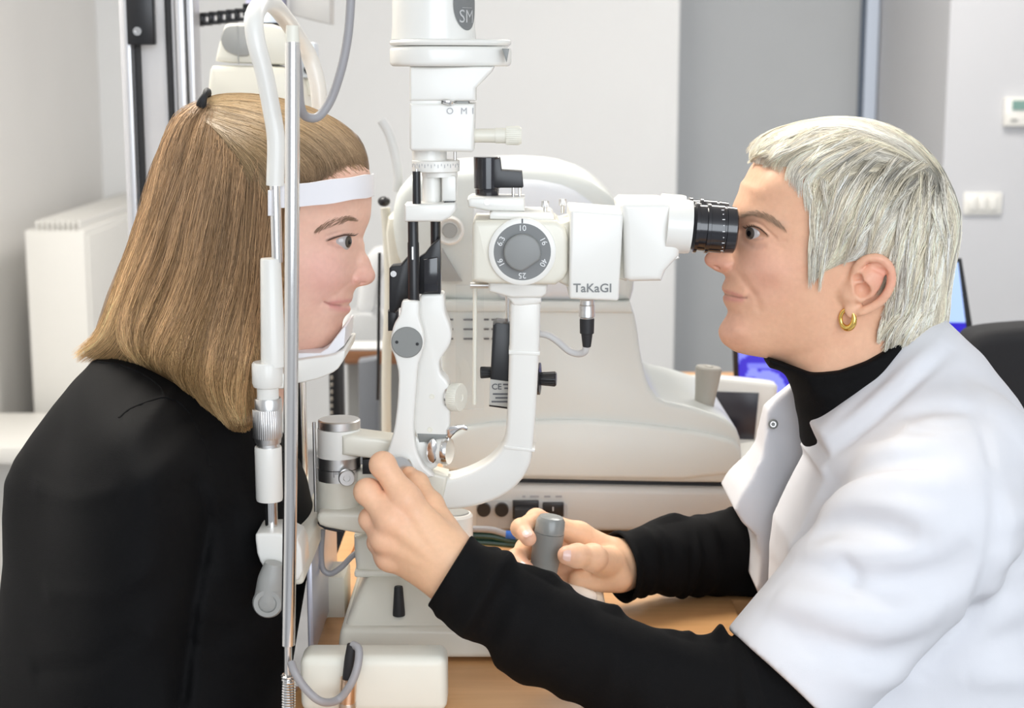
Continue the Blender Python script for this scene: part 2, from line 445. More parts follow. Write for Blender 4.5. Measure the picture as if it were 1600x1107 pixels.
slab(MB(), [(-0.215, 0.14), (lx(0.14) - 0.002, 0.14), (lx(yb_) - 0.002, yb_), (-0.215, yb_)], ZT - 0.030, ZT - 0.003, 0.003).build('side_leaf', M_WOOD, tb)
for (x, y) in ((-0.10, 0.05), (-0.12, 0.72), (0.22, 0.05), (0.55, 0.72)):
    MB().box((x, y, (ZT - 0.03) / 2), (0.05, 0.05, ZT - 0.03), 0.003).build('leg', M_GREY, tb)

# side table with brown edge further back, things on it
YS = 1.55
zs = float(P(575, 545, YS)[2])
st = thing('side_table', 'white side table with brown wood edge in the blurred background', 'table', (float(P(575, 560, YS)[0]), YS, 0))
xa, xb = float(P(470, 550, YS)[0]), float(P(640, 550, YS)[0])
MB().box(((xa + xb) / 2, YS + 0.25, zs), (xb - xa, 0.52, 0.004), 0.001).build('white_top', mat('table_white', (0.55, 0.55, 0.55), 0.6), st)
MB().box(((xa + xb) / 2, YS + 0.25, zs - 0.016), (xb - xa, 0.52, 0.028), 0.002).build('brown_edge', M_WOODE, st)
MB().box(((xa + xb) / 2 + 0.02, YS + 0.32, (zs - 0.03) / 2), (0.12, 0.2, zs - 0.03), 0.004).build('pedestal', M_GREYL, st)
gp = MB()
tag(gp.prism([(float(P(560, 600, YS - 0.12)[0]), 0.0), (float(P(588, 600, YS - 0.12)[0]), 0.0), (float(P(588, 600, YS - 0.12)[0]), float(P(574, 562, YS - 0.12)[2])), (float(P(560, 600, YS - 0.12)[0]), float(P(574, 566, YS - 0.12)[2]))], YS - 0.12, YS - 0.07, 0.004).build('equipment_case', mat('slate_plastic', (0.16, 0.17, 0.19), 0.5)), 'dark slate equipment case under the blurred side table', 'case')
wb = thing('lens_meter', 'blurred white desktop instrument on the side table with the brown edge', 'eye instrument', (float(P(565, 540, YS)[0]), YS + 0.2, zs))
MB().pprism([(538, 540), (538, 500), (560, 490), (585, 492), (600, 540)], YS + 0.15, 0.14, 0.008, sm=1).build('base', mat('mid_grey_plastic', (0.42, 0.43, 0.44), 0.5), wb)
MB().pprism([(555, 492), (562, 430), (575, 395), (600, 390), (604, 420), (590, 440), (585, 492)], YS + 0.15, 0.10, 0.01, sm=1).build('head', mat('pale_grey_plastic', (0.6, 0.61, 0.62), 0.4), wb)

# black upright unit beside the far chin rest post
bu = thing('power_rail', 'black upright perforated rail behind the chin rest', 'rail', P(522, 640, 0.9))
MB().box((float(P(525, 600, 0.885)[0]), 0.9, float(P(525, 548, 0.885)[2]) / 2), (22 * S(0.885), 0.03, float(P(525, 548, 0.885)[2])), 0.002).build('body', M_BLACK, bu)
for k in range(6):
    MB().pbox(516, 588 + 11 * k, 520, 594 + 11 * k, 0.883, 0.004, 0.0005).build('hole', M_GREYJ, bu)

# black dark cord hanging between the machines
tag(MB().tube([V(593, 395, 0.62), V(592, 480, 0.62), V(591, 570, 0.62), V(590, 625, 0.62)], 0.0022, 8, samples=16).build('hanging_cord', M_BLACK), 'thin black cord hanging in front of the blurred side table', 'cord')

M_ARC = mat('warm_white_lacquer', (0.70, 0.722, 0.69), 0.4, noise=0.03, nscale=7)
# ------------------------------------------------------------------ autorefractor
YA = 0.50
ar = thing('autorefractor', 'large cream autorefractor with rounded head and joystick deck behind the microscope', 'eye instrument', (float(P(920, 760, YA)[0]), YA, ZT))
TA = 0.27
bp_ = [(688, 832), (688, 764), (700, 757), (1130, 765), (1152, 772), (1152, 826), (1120, 832)]
fb = MB().pprism(bp_, YA, TA, 0.008, 3).build('fixed_base', mat('pale_grey_lacquer', (0.66, 0.655, 0.63), 0.4, noise=0.03), ar)
MB().pprism([(700, 757), (700, 747), (1135, 755), (1135, 766)], YA, TA - 0.03, 0.001).build('shadow_gap', M_BLACKM, ar)
car = [(692, 748), (692, 690), (690, 560), (690, 470), (720, 468), (985, 472), (994, 500), (1002, 560), (1012, 600), (1030, 626), (1080, 636),
       (1130, 652), (1150, 668), (1158, 690), (1161, 752), (1150, 757)]
MB().pprism(car, YA, TA - 0.006, 0.012, 4, sm=1).build('carriage', M_ARC, ar)
MB().pprism([(690, 690), (740, 662), (900, 655), (1010, 664), (1100, 676), (1158, 692), (1160, 752), (692, 746)], YA, TA + 0.008, 0.006, 3, sm=1).build('skirt', M_ARC, ar)
MB().pprism([(692, 488), (692, 470), (985, 472), (990, 490)], YA, TA + 0.004, 0.004, 2).build('collar', M_ARC, ar)
hd = [(613, 360), (613, 330), (620, 300), (640, 276), (690, 266), (800, 258), (870, 262), (920, 278), (958, 306), (985, 345), (992, 400), (992, 450), (985, 476),
      (690, 474), (650, 450), (622, 410)]
MB().pprism(hd, YA, TA - 0.01, 0.03, 5, sm=1).build('head', M_ARC, ar)
hd2 = [(740, 470), (735, 300), (760, 282), (830, 276), (890, 288), (935, 320), (955, 360), (962, 420), (960, 470)]
MB().pprism(hd2, YA - 0.005, TA - 0.01, 0.012, 3, sm=1).build('side_panel', mat('cool_white_lacquer', (0.76, 0.78, 0.81), 0.4), ar)
yfr = YA - TA / 2
w0 = P(703, 360, yfr - 0.004)
MB().lathe([(0, 0.0175), (0.006, 0.0175), (0.008, 0.0150), (0.005, 0.0120), (0.003, 0.0105)], w0, (0, -1, 0), 36).build('round_port', M_WHITE, ar)
MB().lathe([(0, 0.0095), (0.004, 0.0085)], w0 + np.array((0, -0.003, 0)), (0, -1, 0), 24).build('port_lens', M_GREYL, ar)
MB().pprism([(690, 440), (690, 388), (722, 440)], yfr - 0.004, 0.008, 0.001).build('bracket', M_GREYL, ar)
for y in (499, 514, 529):
    for (x0, x1) in ((724, 742), (756, 764), (768, 786), (692, 708)):
        MB().pbox(x0, y, x1, y + 2, yfr - 0.001, 0.004, 0).build('vent_slot', M_INK, ar)
# rear connector panel of the fixed base
yb0 = YA - TA / 2
MB().pprism([(744, 826), (744, 788), (750, 783), (878, 786), (886, 790), (886, 828)], yb0 + 0.000, 0.006, 0.001).build('socket_panel', mat('panel_grey', (0.52, 0.515, 0.505), 0.45), ar)
for x in (756, 784):
    c = P(x, 796, yb0 - 0.004)
    MB().lathe([(0, 0.0088), (0.006, 0.0085), (0.006, 0.003)], c, (0, -1, 0), 24).build('fuse_cap', M_BLACK, ar)
MB().pbox(801, 784, 842, 812, yb0 - 0.004, 0.008, 0.001).build('power_inlet', M_BLACK, ar)
MB().pbox(804, 796, 838, 840, yb0 - 0.016, 0.016, 0.002).build('power_plug', M_BLACKM, ar)
rk = MB().pbox(848, 787, 881, 808, yb0 - 0.004, 0.008, 0.001).build('power_switch', M_BLACK, ar)
MB().pbox(863.5, 793, 865, 799, yb0 - 0.0085, 0.001, 0).build('mark', M_PRINTW, rk)
for (x0, x1) in ((816, 821), (828, 842), (850, 860), (868, 878)):
    MB().pbox(x0, 775, x1, 778, yb0 - 0.0002, 0.001, 0).build('print', M_PALEINK, ar)
# joystick deck
dj = P(1093, 650, YA - 0.07)
MB().pprism([(1058, 640), (1096, 640), (1142, 664), (1146, 672), (1070, 656)], YA - 0.07, 0.1, 0.001).build('deck_label', mat('speckled_label', (0.60, 0.59, 0.60), 0.5, noise=0.4, nscale=400), ar)
rg = MB(); rg.lathe([(0, 0.027), (0.010, 0.0275), (0.013, 0.024), (0.011, 0.018), (0.004, 0.016)], dj + np.array((0, 0, -0.002)), (0.08, 0, 1), teeth=40, tdepth=0.0007, trange=(0, 1))
jr = rg.build('joystick_ring', M_GREYJ, ar)
MB().lathe([(0, 0.0115), (0.030, 0.0135), (0.058, 0.0165), (0.064, 0.0168), (0.066, 0.0155), (0.066, 0.006), (0.067, 0.0055), (0.068, 0.002)], P(1098, 652, YA - 0.07), (0.10, 0, 1), 28).build('joystick', M_GREYJ, ar)
# its own forehead frame and chin post, on the far left
MB().tube([V(596, 188, YA + 0.05), V(606, 205, YA + 0.05), V(617, 240, YA + 0.05), V(622, 275, YA + 0.05), V(620, 300, YA + 0.05)], 0.0062, 12, samples=20).build('forehead_frame', mat('frame_grey', (0.60, 0.60, 0.60), 0.4), ar)
MB().tube([V(602, 325, YA + 0.06), V(606, 380, YA + 0.06), V(608, 470, YA + 0.06), V(604, 560, YA + 0.06), V(604, 760, YA + 0.06)], 0.0065, 12, samples=20).build('chin_post', M_IVORY, ar)
MB().sphere(P(600, 315, YA + 0.05), 0.0085, 16, 10, (1, 1, 0.8)).build('post_knob', M_BLACK, ar)
MB().pprism([(600, 340), (630, 340), (640, 470), (612, 470)], YA + 0.03, 0.1, 0.01, sm=1).build('face_plate', M_IVORY, ar)

# cables bundled behind the joystick hand
for (nm, m_, y0, y1, lb) in (('cable', M_CORD, 828, 838, 'grey cable lying behind the joystick hand'), ('cable', mat('green_sheath', (0.01, 0.05, 0.035), 0.3), 838, 846, 'upper dark green cable lying behind the joystick hand'),
                      ('cable', mat('green_sheath', (0.01, 0.05, 0.035), 0.3), 848, 852, 'lower dark green cable resting on the beech table')):
    o = MB().tube([V(735, y0 - 1, 0.26), V(770, y0 + 1, 0.26), V(800, y1, 0.26), V(830, y1 + 3, 0.27), V(860, y1 - 4, 0.30)], 0.0040, 10, samples=24).build(nm, m_)
    tag(o, lb, 'cable', 'cables on the table')
    if y0 == 828: MB().lathe([(0, 0.0052), (0.012, 0.0052)], P(790, 836, 0.26), (1, 0, -0.1), 16).build('blue_band', mat('blue_band', (0.02, 0.12, 0.5), 0.4), o)

# ------------------------------------------------------------------ small display unit and laptop at the right
YD = 0.66
du = thing('display_unit', 'small white display unit with dark screen beside the autorefractor joystick', 'monitor', (float(P(1135, 690, YD)[0]), YD, ZT))
MB().pprism([(1050, 700), (1053, 600), (1060, 592), (1120, 590), (1180, 596), (1212, 600), (1217, 606), (1206, 705)], YD, 0.03, 0.006, 3, sm=1).build('bezel', M_WHITE, du)
MB().pprism([(1100, 612), (1186, 615), (1179, 688), (1096, 684)], YD - 0.016, 0.004, 0.0008).build('screen', mat('dark_screen', (0.022, 0.02, 0.03), 0.25), du)
MB().pprism([(1082, 608), (1088, 608), (1087, 622), (1081, 622)], YD - 0.016, 0.003, 0.0).build('indicator_slot', M_BLACK, du)
MB().pprism([(1070, 705), (1196, 705), (1206, 735), (1060, 735)], YD + 0.01, 0.12, 0.006).build('foot', M_WHITE, du)
tag(MB().pprism([(1160, 706), (1194, 706), (1192, 720), (1164, 720)], YD - 0.10, 0.05, 0.002).build('card_box', M_BLACK), 'small black box in front of the white display unit', 'box')
kb = thing('keypad', 'white keypad half hidden behind the open coat collar', 'keypad', P(1180, 745, YD - 0.16))
MB().pprism([(1160, 728), (1200, 722), (1235, 730), (1235, 770), (1164, 770)], YD - 0.16, 0.12, 0.004).build('body', M_WHITE, kb)

YLP = 1.06
lp = thing('laptop', 'open laptop with blue swirl on its screen behind the person in the white coat', 'laptop', (float(P(1330, 640, YLP)[0]), YLP, ZT))
def scr_mat():
    m = bpy.data.materials.new('screen_glow'); m.use_nodes = True; nt = m.node_tree; b = nt.nodes['Principled BSDF']
    b.inputs['Base Color'].default_value = (0.01, 0.01, 0.02, 1); b.inputs['Roughness'].default_value = 0.25
    a = nt.nodes.new('ShaderNodeVertexColor'); a.layer_name = 'col'
    nt.links.new(a.outputs['Color'], b.inputs['Emission Color']); b.inputs['Emission Strength'].default_value = 0.85
    return m
MB().pprism([(1149, 650), (1145, 545), (1140, 398), (1503, 404), (1524, 536), (1534, 650)], YLP + 0.006, 0.008, 0.002).build('lid', M_BLACK, lp)
nx, nz = 120, 90
X_, Z_ = np.meshgrid(np.linspace(0, 1, nx), np.linspace(0, 1, nz))
c00, c10, c01, c11 = [np.array(P(*q, YLP - 0.002)) for q in ((1150, 404), (1497, 410), (1156, 644), (1526, 644))]
vv = (c00 * ((1 - X_) * (1 - Z_))[..., None] + c10 * (X_ * (1 - Z_))[..., None] + c01 * ((1 - X_) * Z_)[..., None] + c11 * (X_ * Z_)[..., None]).reshape(-1, 3)
fs = [(j * nx + i, (j + 1) * nx + i, (j + 1) * nx + i + 1, j * nx + i + 1) for j in range(nz - 1) for i in range(nx - 1)]
me = bpy.data.meshes.new('screen'); me.from_pydata(vv.tolist(), [], fs)
px_ = 1152 + X_ * 360; py_ = 404 + Z_ * 240
dk = np.array((0.025, 0.012, 0.50)); lt = np.array((0.23, 0.26, 0.95)); sky = np.array((0.42, 0.58, 0.98))
d1 = np.hypot((px_ - 1195) / 1.0, (py_ - 605) / 1.0)
mask = ((d1 < 38) & ~((d1 > 27) & (px_ > 1180))) * 1.0
mask = np.where((d1 > 58), 0.85, mask)
mask = np.where((np.abs(py_ - 571) < 3) & (px_ > 1165), 0.7, mask)
mask = np.where((py_ > 590) & (py_ < 605) & (px_ < 1178), 0.0, mask)
ccol = dk * (1 - mask[..., None]) + lt * mask[..., None]
right = px_ > 1400
ccol = np.where(right[..., None], np.where((py_ < 500)[..., None], sky, dk), ccol)
ca = me.color_attributes.new('col', 'FLOAT_COLOR', 'POINT')
ca.data.foreach_set('color', np.c_[ccol.reshape(-1, 3), np.ones(nx * nz)].ravel())
o = obj('screen', me, scr_mat(), lp, smooth=False); keep(lp, o)
MB().box((float(P(1335, 690, YLP)[0]), YLP - 0.12, ZT + 0.012), (0.34, 0.23, 0.018), 0.004).build('keyboard_deck', M_BLACK, lp)
# desk carrying the laptop, joined on behind
dk_ = thing('back_desk', 'beech desk carrying the laptop behind the person in the white coat', 'desk', (0.9, 1.15, 0))
slab(MB(), [(0.2, 0.80), (1.6, 0.80), (1.6, 1.5), (0.2, 1.5)], ZT - 0.028, ZT, 0.003).build('desk_top', M_WOOD, dk_)
for (x, y) in ((0.25, 0.86), (1.55, 0.86), (0.25, 1.45), (1.55, 1.45)):
    MB().box((x, y, (ZT - 0.03) / 2), (0.05, 0.05, ZT - 0.03), 0.003).build('leg', M_GREY, dk_)

# black office chair at the right edge
YK = 0.66
oc = thing('office_chair', 'black padded office chair at the right edge behind the white coat', 'chair', (float(P(1600, 800, YK)[0]), YK, 0))
MB().pprism([(1508, 620), (1512, 560), (1524, 526), (1560, 517), (1700, 508), (1760, 540), (1770, 800), (1540, 800)], YK, 0.09, 0.02, 4, sm=2).build('backrest', mat('black_fabric', (0.012, 0.012, 0.014), 0.85, bump=0.3, bscale=500), oc)
MB().pprism([(1500, 640), (1506, 556), (1514, 536), (1530, 560), (1528, 640)], YK - 0.03, 0.05, 0.008, 3, sm=1).build('edge_band', M_GREY, oc)
xk = float(P(1640, 800, YK)[0])
MB().box((xk, YK + 0.24, 0.45), (0.48, 0.46, 0.09), 0.03, 4).build('seat', MATS['black_fabric'], oc)
MB().lathe([(0.06, 0.03), (0.42, 0.03)], (xk, YK + 0.24, 0), (0, 0, 1), 16).build('column', M_BLACK, oc)
for k in range(5):
    an = k * 2 * math.pi / 5
    MB().box((xk + 0.14 * math.cos(an), YK + 0.24 + 0.14 * math.sin(an), 0.06), (0.28, 0.04, 0.03), 0.006, rot=Matrix.Rotation(an, 3, 'Z')).build('foot', M_BLACK, oc)
# ================================================================== slit lamp
sl = thing('slit_lamp', 'white slit lamp microscope in the middle of the table', 'slit lamp', (float(P(690, 1000, 0)[0]), 0.0, ZT))
YT = -0.03
def plathe(m_, c, axis, prof, n=32, **kw):
    return m_.lathe(prof, c, axis, n, **kw)
# --- lamp tower
house = MB().vl(677, YT, [(-120, 64), (-40, 64), (40, 65), (62, 67)], n=48).build('lamp_housing', M_WHITE, sl)
fl = MB()
sT = S(YT, 85)
def lozenge(cx, r, ext, n=40):
    """round at the patient side, drawn out towards the examiner"""
    out = []
    for k in range(n):
        a_ = 2 * math.pi * k / n; c_, s_ = math.cos(a_), math.sin(a_)
        e = (abs(c_) ** 1.0) * ext if c_ > 0 else 0
        out.append((cx + r * c_ + e, r * s_ * (1 - 0.25 * max(0, c_))))
    return out
def hslab(mb, outline, z0, z1, Y, bev=0.004):
    bm = bmesh.new(); vs = [bm.verts.new((x, Y + y, z0)) for x, y in outline]; f = bm.faces.new(vs)
    r = bmesh.ops.extrude_face_region(bm, geom=[f])
    for e in r['geom']:
        if isinstance(e, bmesh.types.BMVert): e.co.z = z1
    bmesh.ops.recalc_face_normals(bm, faces=bm.faces[:])
    rim = [e for e in bm.edges if abs(e.verts[0].co.z - e.verts[1].co.z) < 1e-7]
    bmesh.ops.bevel(bm, geom=rim, offset=bev, segments=3, profile=0.5, affect='EDGES')
    return mb.bm(bm)
xc = float(P(680, 85, YT)[0])
z62, z72, z107 = [float(P(680, q, YT)[2]) for q in (62, 72, 104)]
lid_ = lozenge(xc, 71 * sT, 48 * sT)
hslab(fl, lid_, z72, z62, YT, 0.003); flo = fl.build('flange_lid', M_WHITE, sl)
hslab(MB(), lid_, z107, z72 - 0.0006, YT, 0.004).build('flange', M_WHITE, sl)
q0 = P(790, 86, YT - 0.020)
MB().prism([(q0[0] - 0.0035, q0[2] + 0.006), (q0[0] + 0.0035, q0[2] + 0.006), (q0[0] + 0.001, q0[2] - 0.007)], YT - 0.027, YT - 0.018, 0.0003).build('arrow_mark', M_GREY, sl)
# oval maker's badge on the cylinder
def on_cyl(xm, Y, r, ang, z): return (xm + r * math.sin(ang), Y - r * math.cos(ang), z)
xm = float(P(677, 20, YT)[0]); rc = 65.3 * sT
bad = []; n_ = 40
zc_ = float(P(677, 8, YT)[2])
vs = [on_cyl(xm, YT, rc + 0.0006, 0.95, zc_)]; fs_ = []
for k in range(n_):
    a_ = 2 * math.pi * k / n_; vs.append(on_cyl(xm, YT, rc + 0.0006, 0.95 + 0.42 * math.cos(a_), zc_ + 0.024 * math.sin(a_)))
for k in range(n_): fs_.append((0, 1 + k, 1 + (k + 1) % n_))
bo = MB().add(vs, fs_).build('badge', M_DIALG, sl)
def cyl_text(body, size, ang, z, m_, name, off=0.0012, sx=1.0):
    o = text(body, size, (0, 0, 0), m_, None, name, rot=(0, 0, 0), sx=sx)
    for v in o.data.vertices:
        p = on_cyl(xm, YT, rc + off, ang + v.co.x / rc, z + v.co.y); v.co = p
    o.parent = sl; keep(sl, o)
cyl_text('SM', 0.017, 0.93, float(P(677, 28, YT)[2]), M_PRINTW, 'badge_lettering')
cyl_text('---------', 0.0050, 0.95, float(P(677, 13, YT)[2]), M_PRINTW, 'badge_line')
# --- neck and filter turret
nk = MB().pprism([(640, 104), (772, 104), (768, 112), (743, 138), (743, 158), (640, 158)], YT, 0.062, 0.010, 4).build('neck', M_WHITE, sl)
MB().pprism([(640, 162), (742, 162), (740, 236), (736, 238), (643, 236), (640, 232)], YT, 0.062, 0.010, 4).build('filter_turret', M_WHITE, sl)
MB().pprism([(642, 156), (690, 156), (690, 164), (642, 164)], YT, 0.058, 0.001).build('turret_joint', M_WHITE, sl)
MB().pprism([(690, 156), (732, 156), (732, 164), (690, 164)], YT, 0.050, 0.001).build('slot', M_GREYL, sl)
MB().tube([V(693, 158, YT - 0.036), V(702, 160, YT - 0.036), V(712, 160, YT - 0.02)], [0.0022, 0.0026, 0.003], 10, samples=8).build('filter_lever', M_CHROME, sl)
for s_, x in (('O', 703), ('M', 725), ('I', 739)):
    text(s_, 0.0085, P(x, 174, YT - 0.0316), M_PALEINK, sl, 'print')
# slit knob on a stub
kc = P(735, 212, YT)
MB().lathe([(0, 0.0065), (0.024, 0.0068)], kc, (1, 0, 0.0), 24).build('knob_stem', M_CREAM, sl)
MB().lathe([(0.024, 0.0074), (0.034, 0.0074), (0.034, 0.0088), (0.046, 0.0092), (0.049, 0.0075)], kc, (1, 0, 0), teeth=30, tdepth=0.0005, trange=(2, 3)).build('aperture_knob', M_IVORY, sl)
# --- below the turret
MB().vl(671, YT, [(232, 27), (252, 27)], n=36).build('collar', M_WHITE, sl)
MB().vl(711, YT, [(232, 2.4), (258, 2.4)], n=10).build('pin', M_SATIN, sl)
MB().vl(681, YT, [(250, 36), (251, 37.5), (267, 37.5), (268, 36)], n=48).build('scale_ring', M_WHITE, sl)
xs = float(P(681, 258, YT)[0]); rs_ = 37.7 * S(YT, 258)
for k in range(19):
    an = -1.25 + 2.5 * k / 18; h = 0.0032 if k % 2 == 0 else 0.002
    p = (xs + rs_ * math.sin(an), YT - rs_ * math.cos(an), float(P(681, 258 if k % 2 == 0 else 256, YT)[2]))
    MB().box(p, (0.0006, 0.0004, h), 0, rot=Matrix.Rotation(an, 3, 'Z')).build('scale_tick', M_PALEINK, sl)
MB().vl(687, YT, [(266, 28), (276, 28)], n=40).build('lower_ring', M_WHITE, sl)
MB().vl(675, YT, [(274, 15), (320, 15)], n=28).build('light_tube', M_WHITE, sl)
MB().pbox(690, 274, 713, 316, YT, 0.03, 0.003).build('light_block', M_WHITE, sl)
MB().pbox(694, 315, 710, 320, YT - 0.005, 0.024, 0.0005).build('dark_slot', M_BLACK, sl)
# --- clamp block and rods
MB().pprism([(632, 320), (712, 318), (712, 330), (704, 340), (690, 347), (632, 347)], YT - 0.01, 0.040, 0.003, 3).build('clamp_block', M_WHITE, sl)
MB().vl(651, YT - 0.022, [(268, 6.2), (320, 6.6)], n=20).build('rod', M_BLACK, sl)
MB().vl(651, YT - 0.022, [(264, 2.2), (268, 2.2)], n=10).build('rod_tip', M_SATIN, sl)
MB().vl(646, YT - 0.022, [(346, 8.2), (378, 8.2), (380, 9), (470, 9)], n=24).build('rod', M_BLACK, sl)
MB().vl(681, YT + 0.004, [(346, 8), (462, 8)], n=24).build('rod', M_BLACK, sl)
MB().pbox(643.5, 386, 646, 406, YT - 0.0275, 0.003, 0.0).build('satin_strip', M_SATIN, sl)  # narrow satin metal strip on the front of the black rod
MB().pprism([(655, 402), (664, 396), (674, 383), (688, 372), (689, 402), (688, 460), (655, 460)], YT - 0.006, 0.012, 0.0015).build('mirror_holder', M_BLACK, sl)
MB().pprism([(662, 406), (684, 402), (684, 456), (662, 458)], YT - 0.0145, 0.003, 0.0006).build('mirror', M_BLACKG, sl)
brk = MB().pprism([(608, 420), (612, 416), (626, 414), (640, 398), (640, 478), (624, 482), (618, 490), (608, 488)], YT + 0.006, 0.02, 0.002).build('bracket', M_BLACK, sl)
MB().lathe([(0, 0.0032), (0.002, 0.0030), (0.002, 0.0012)], P(615, 428, YT - 0.006), (0, -1, 0), 16).build('screw', M_CHROME, brk)
MB().pprism([(606, 486), (622, 484), (622, 505), (616, 518), (606, 518)], YT + 0.012, 0.014, 0.002).build('bracket_tail', M_BLACK, sl)
# --- tilting yoke: near plate, far plate
near = [(627, 474), (630, 470), (652, 470), (655, 474), (655, 498), (661, 515), (664, 535), (660, 552), (653, 572), (651, 600), (648, 640), (646, 670), (650, 705),
        (662, 730), (672, 738), (680, 748), (600, 752), (596, 730), (606, 705), (616, 672), (621, 630), (623, 585), (618, 562), (611, 545), (610, 530), (615, 508), (625, 492)]
MB().pprism(near, YT - 0.024, 0.016, 0.004, 4, sm=1).build('yoke_plate', M_WHITE, sl)
far = [(656, 464), (660, 460), (690, 459), (694, 463), (695, 490), (702, 506), (706, 524), (703, 540), (692, 556), (686, 566), (688, 584), (698, 594), (703, 606), (703, 680),
       (692, 684), (640, 684), (636, 560), (640, 500)]
MB().pprism(far, YT + 0.004, 0.030, 0.005, 4, sm=1).build('yoke_plate', M_WHITE, sl)
MB().pprism([(646, 680), (668, 690), (690, 716), (680, 735), (650, 745), (630, 745), (636, 690)], YT + 0.004, 0.030, 0.004, 3, sm=1).build('yoke_foot', M_WHITE, sl)
pc = P(636, 535, YT - 0.032)
pv = MB().lathe([(0, 0.0150), (0.0016, 0.0150), (0.0022, 0.0143)], pc, (0, -1, 0), 40).build('pivot_disc', M_GREY, sl)
for dx in (-16, 16):
    MB().lathe([(0, 0.0016), (0.0006, 0.0015)], P(636 + dx, 535 + (3 if dx > 0 else 0), YT - 0.0343), (0, -1, 0), 14).build('pin_hole', M_BLACK, pv)
for (x, y) in ((675, 620), (672, 672)):
    MB().lathe([(0, 0.0027), (0.0006, 0.0026), (0.0006, 0.0016), (0.0002, 0.0014)], P(x, y, YT - 0.011), (0, -1, 0), 16).build('screw', M_IVORY, sl)
# knurled centring knob facing slightly to the camera
kn = P(703, 620, YT - 0.004); ax = Vector((0.9, -0.45, 0.0)).normalized()
MB().lathe([(0, 0.0125), (0.002, 0.0125)], kn, ax, 28).build('knob_washer', M_CHROME, sl)
MB().lathe([(0.002, 0.0132), (0.003, 0.0140), (0.0115, 0.0140), (0.0125, 0.0132), (0.0128, 0.004), (0.0122, 0.0032)], kn, ax, teeth=40, tdepth=0.0006, trange=(1, 2)).build('centring_knob', M_IVORY, sl)
MB().pprism([(652, 678), (700, 680), (690, 690), (655, 692)], YT - 0.006, 0.012, 0.001).build('dark_gap', M_GREY, sl)
MB().pprism([(698, 668), (722, 664), (730, 667), (731, 673), (726, 673), (722, 671), (714, 674), (700, 690)], YT - 0.012, 0.004, 0.0008, sm=1).build('latch_lever', M_CHROME, sl)
MB().pprism([(668, 692), (676, 686), (682, 690), (684, 704), (682, 720), (676, 726), (668, 722), (665, 710)], YT - 0.018, 0.007, 0.0015, sm=2).build('paddle', M_CHROME, sl)
wk = P(680, 704, YT - 0.008)
MB().lathe([(0, 0.0120), (0.010, 0.0130)], wk, (1, -0.35, 0), 32).build('slit_width_hub', M_WHITE, sl)
MB().lathe([(0.010, 0.0138), (0.013, 0.0138), (0.0155, 0.0125), (0.0155, 0.004)], wk, (1, -0.35, 0), 32).build('slit_width_knob', M_CHROME, sl)
# silver knob held by the fingers
wk2 = P(630, 738, YT - 0.036)
MB().lathe([(-0.004, 0.0122), (0.004, 0.0122), (0.0055, 0.0135), (0.012, 0.0135), (0.0135, 0.0122)], wk2, (-0.25, -0.9, 0.45), 36).build('slit_control_knob', M_CHROME, sl)
# --- axis pillar with scale rings
YX = -0.02
MB().vl(530, YX, [(655, 31), (656.5, 33), (668, 33), (669, 32)], n=48).build('pillar_cap', M_SATIN, sl)
MB().vl(530, YX, [(669, 33.4), (712, 33.6)], n=48).build('pillar_head', M_WHITE, sl)
rg1 = MB().vl(529.5, YX, [(712, 33.8), (729, 33.8)], n=48).build('scale_ring', M_SATIN, sl)
rg2 = MB().vl(529.5, YX, [(730, 34), (748, 34)], n=48).build('scale_ring', M_SATIN, sl)
MB().vl(529, YX, [(748, 33), (800, 33.5), (806, 34)], n=48).build('pillar_body', M_CREAM, sl)
xs2 = float(P(529, 735, YX)[0]); r2 = 34.3 * S(YX, 735)
for k in range(9):
    an = -0.1 + 0.07 * k
    z = float(P(529, 731 if k % 4 else 733, YX)[2])
    MB().box((xs2 + r2 * math.sin(an), YX - r2 * math.cos(an), z), (0.0005, 0.0004, 0.004 if k % 4 else 0.007), 0, rot=Matrix.Rotation(an, 3, 'Z')).build('scale_tick', M_INK, sl)
lk = P(542, 744, YX - 0.022)
MB().lathe([(0, 0.004), (0.004, 0.004), (0.004, 0.0082), (0.010, 0.0082), (0.011, 0.0072), (0.011, 0.0034), (0.0095, 0.003)], lk, (0.1, -1, 0), 32).build('lock_knob', M_SATIN, sl)
MB().vl(492, YX - 0.004, [(660, 2.6), (800, 2.6)], n=12).build('side_rod', M_SATIN, sl)
# illumination arm from pillar to yoke
MB().pprism([(534, 682), (552, 680), (612, 688), (616, 700), (612, 722), (534, 712)], YX - 0.006, 0.036, 0.004, 3).build('illumination_arm', M_CREAM, sl)
MB().pprism([(566, 718), (596, 716), (596, 742), (566, 742)], YX + 0.004, 0.03, 0.002).build('arm_stop', M_BLACK, sl)
MB().pprism([(556, 738), (640, 730), (700, 745), (690, 790), (620, 795), (556, 770)], YX + 0.008, 0.034, 0.004, 3).build('arm_root', M_CREAM, sl)
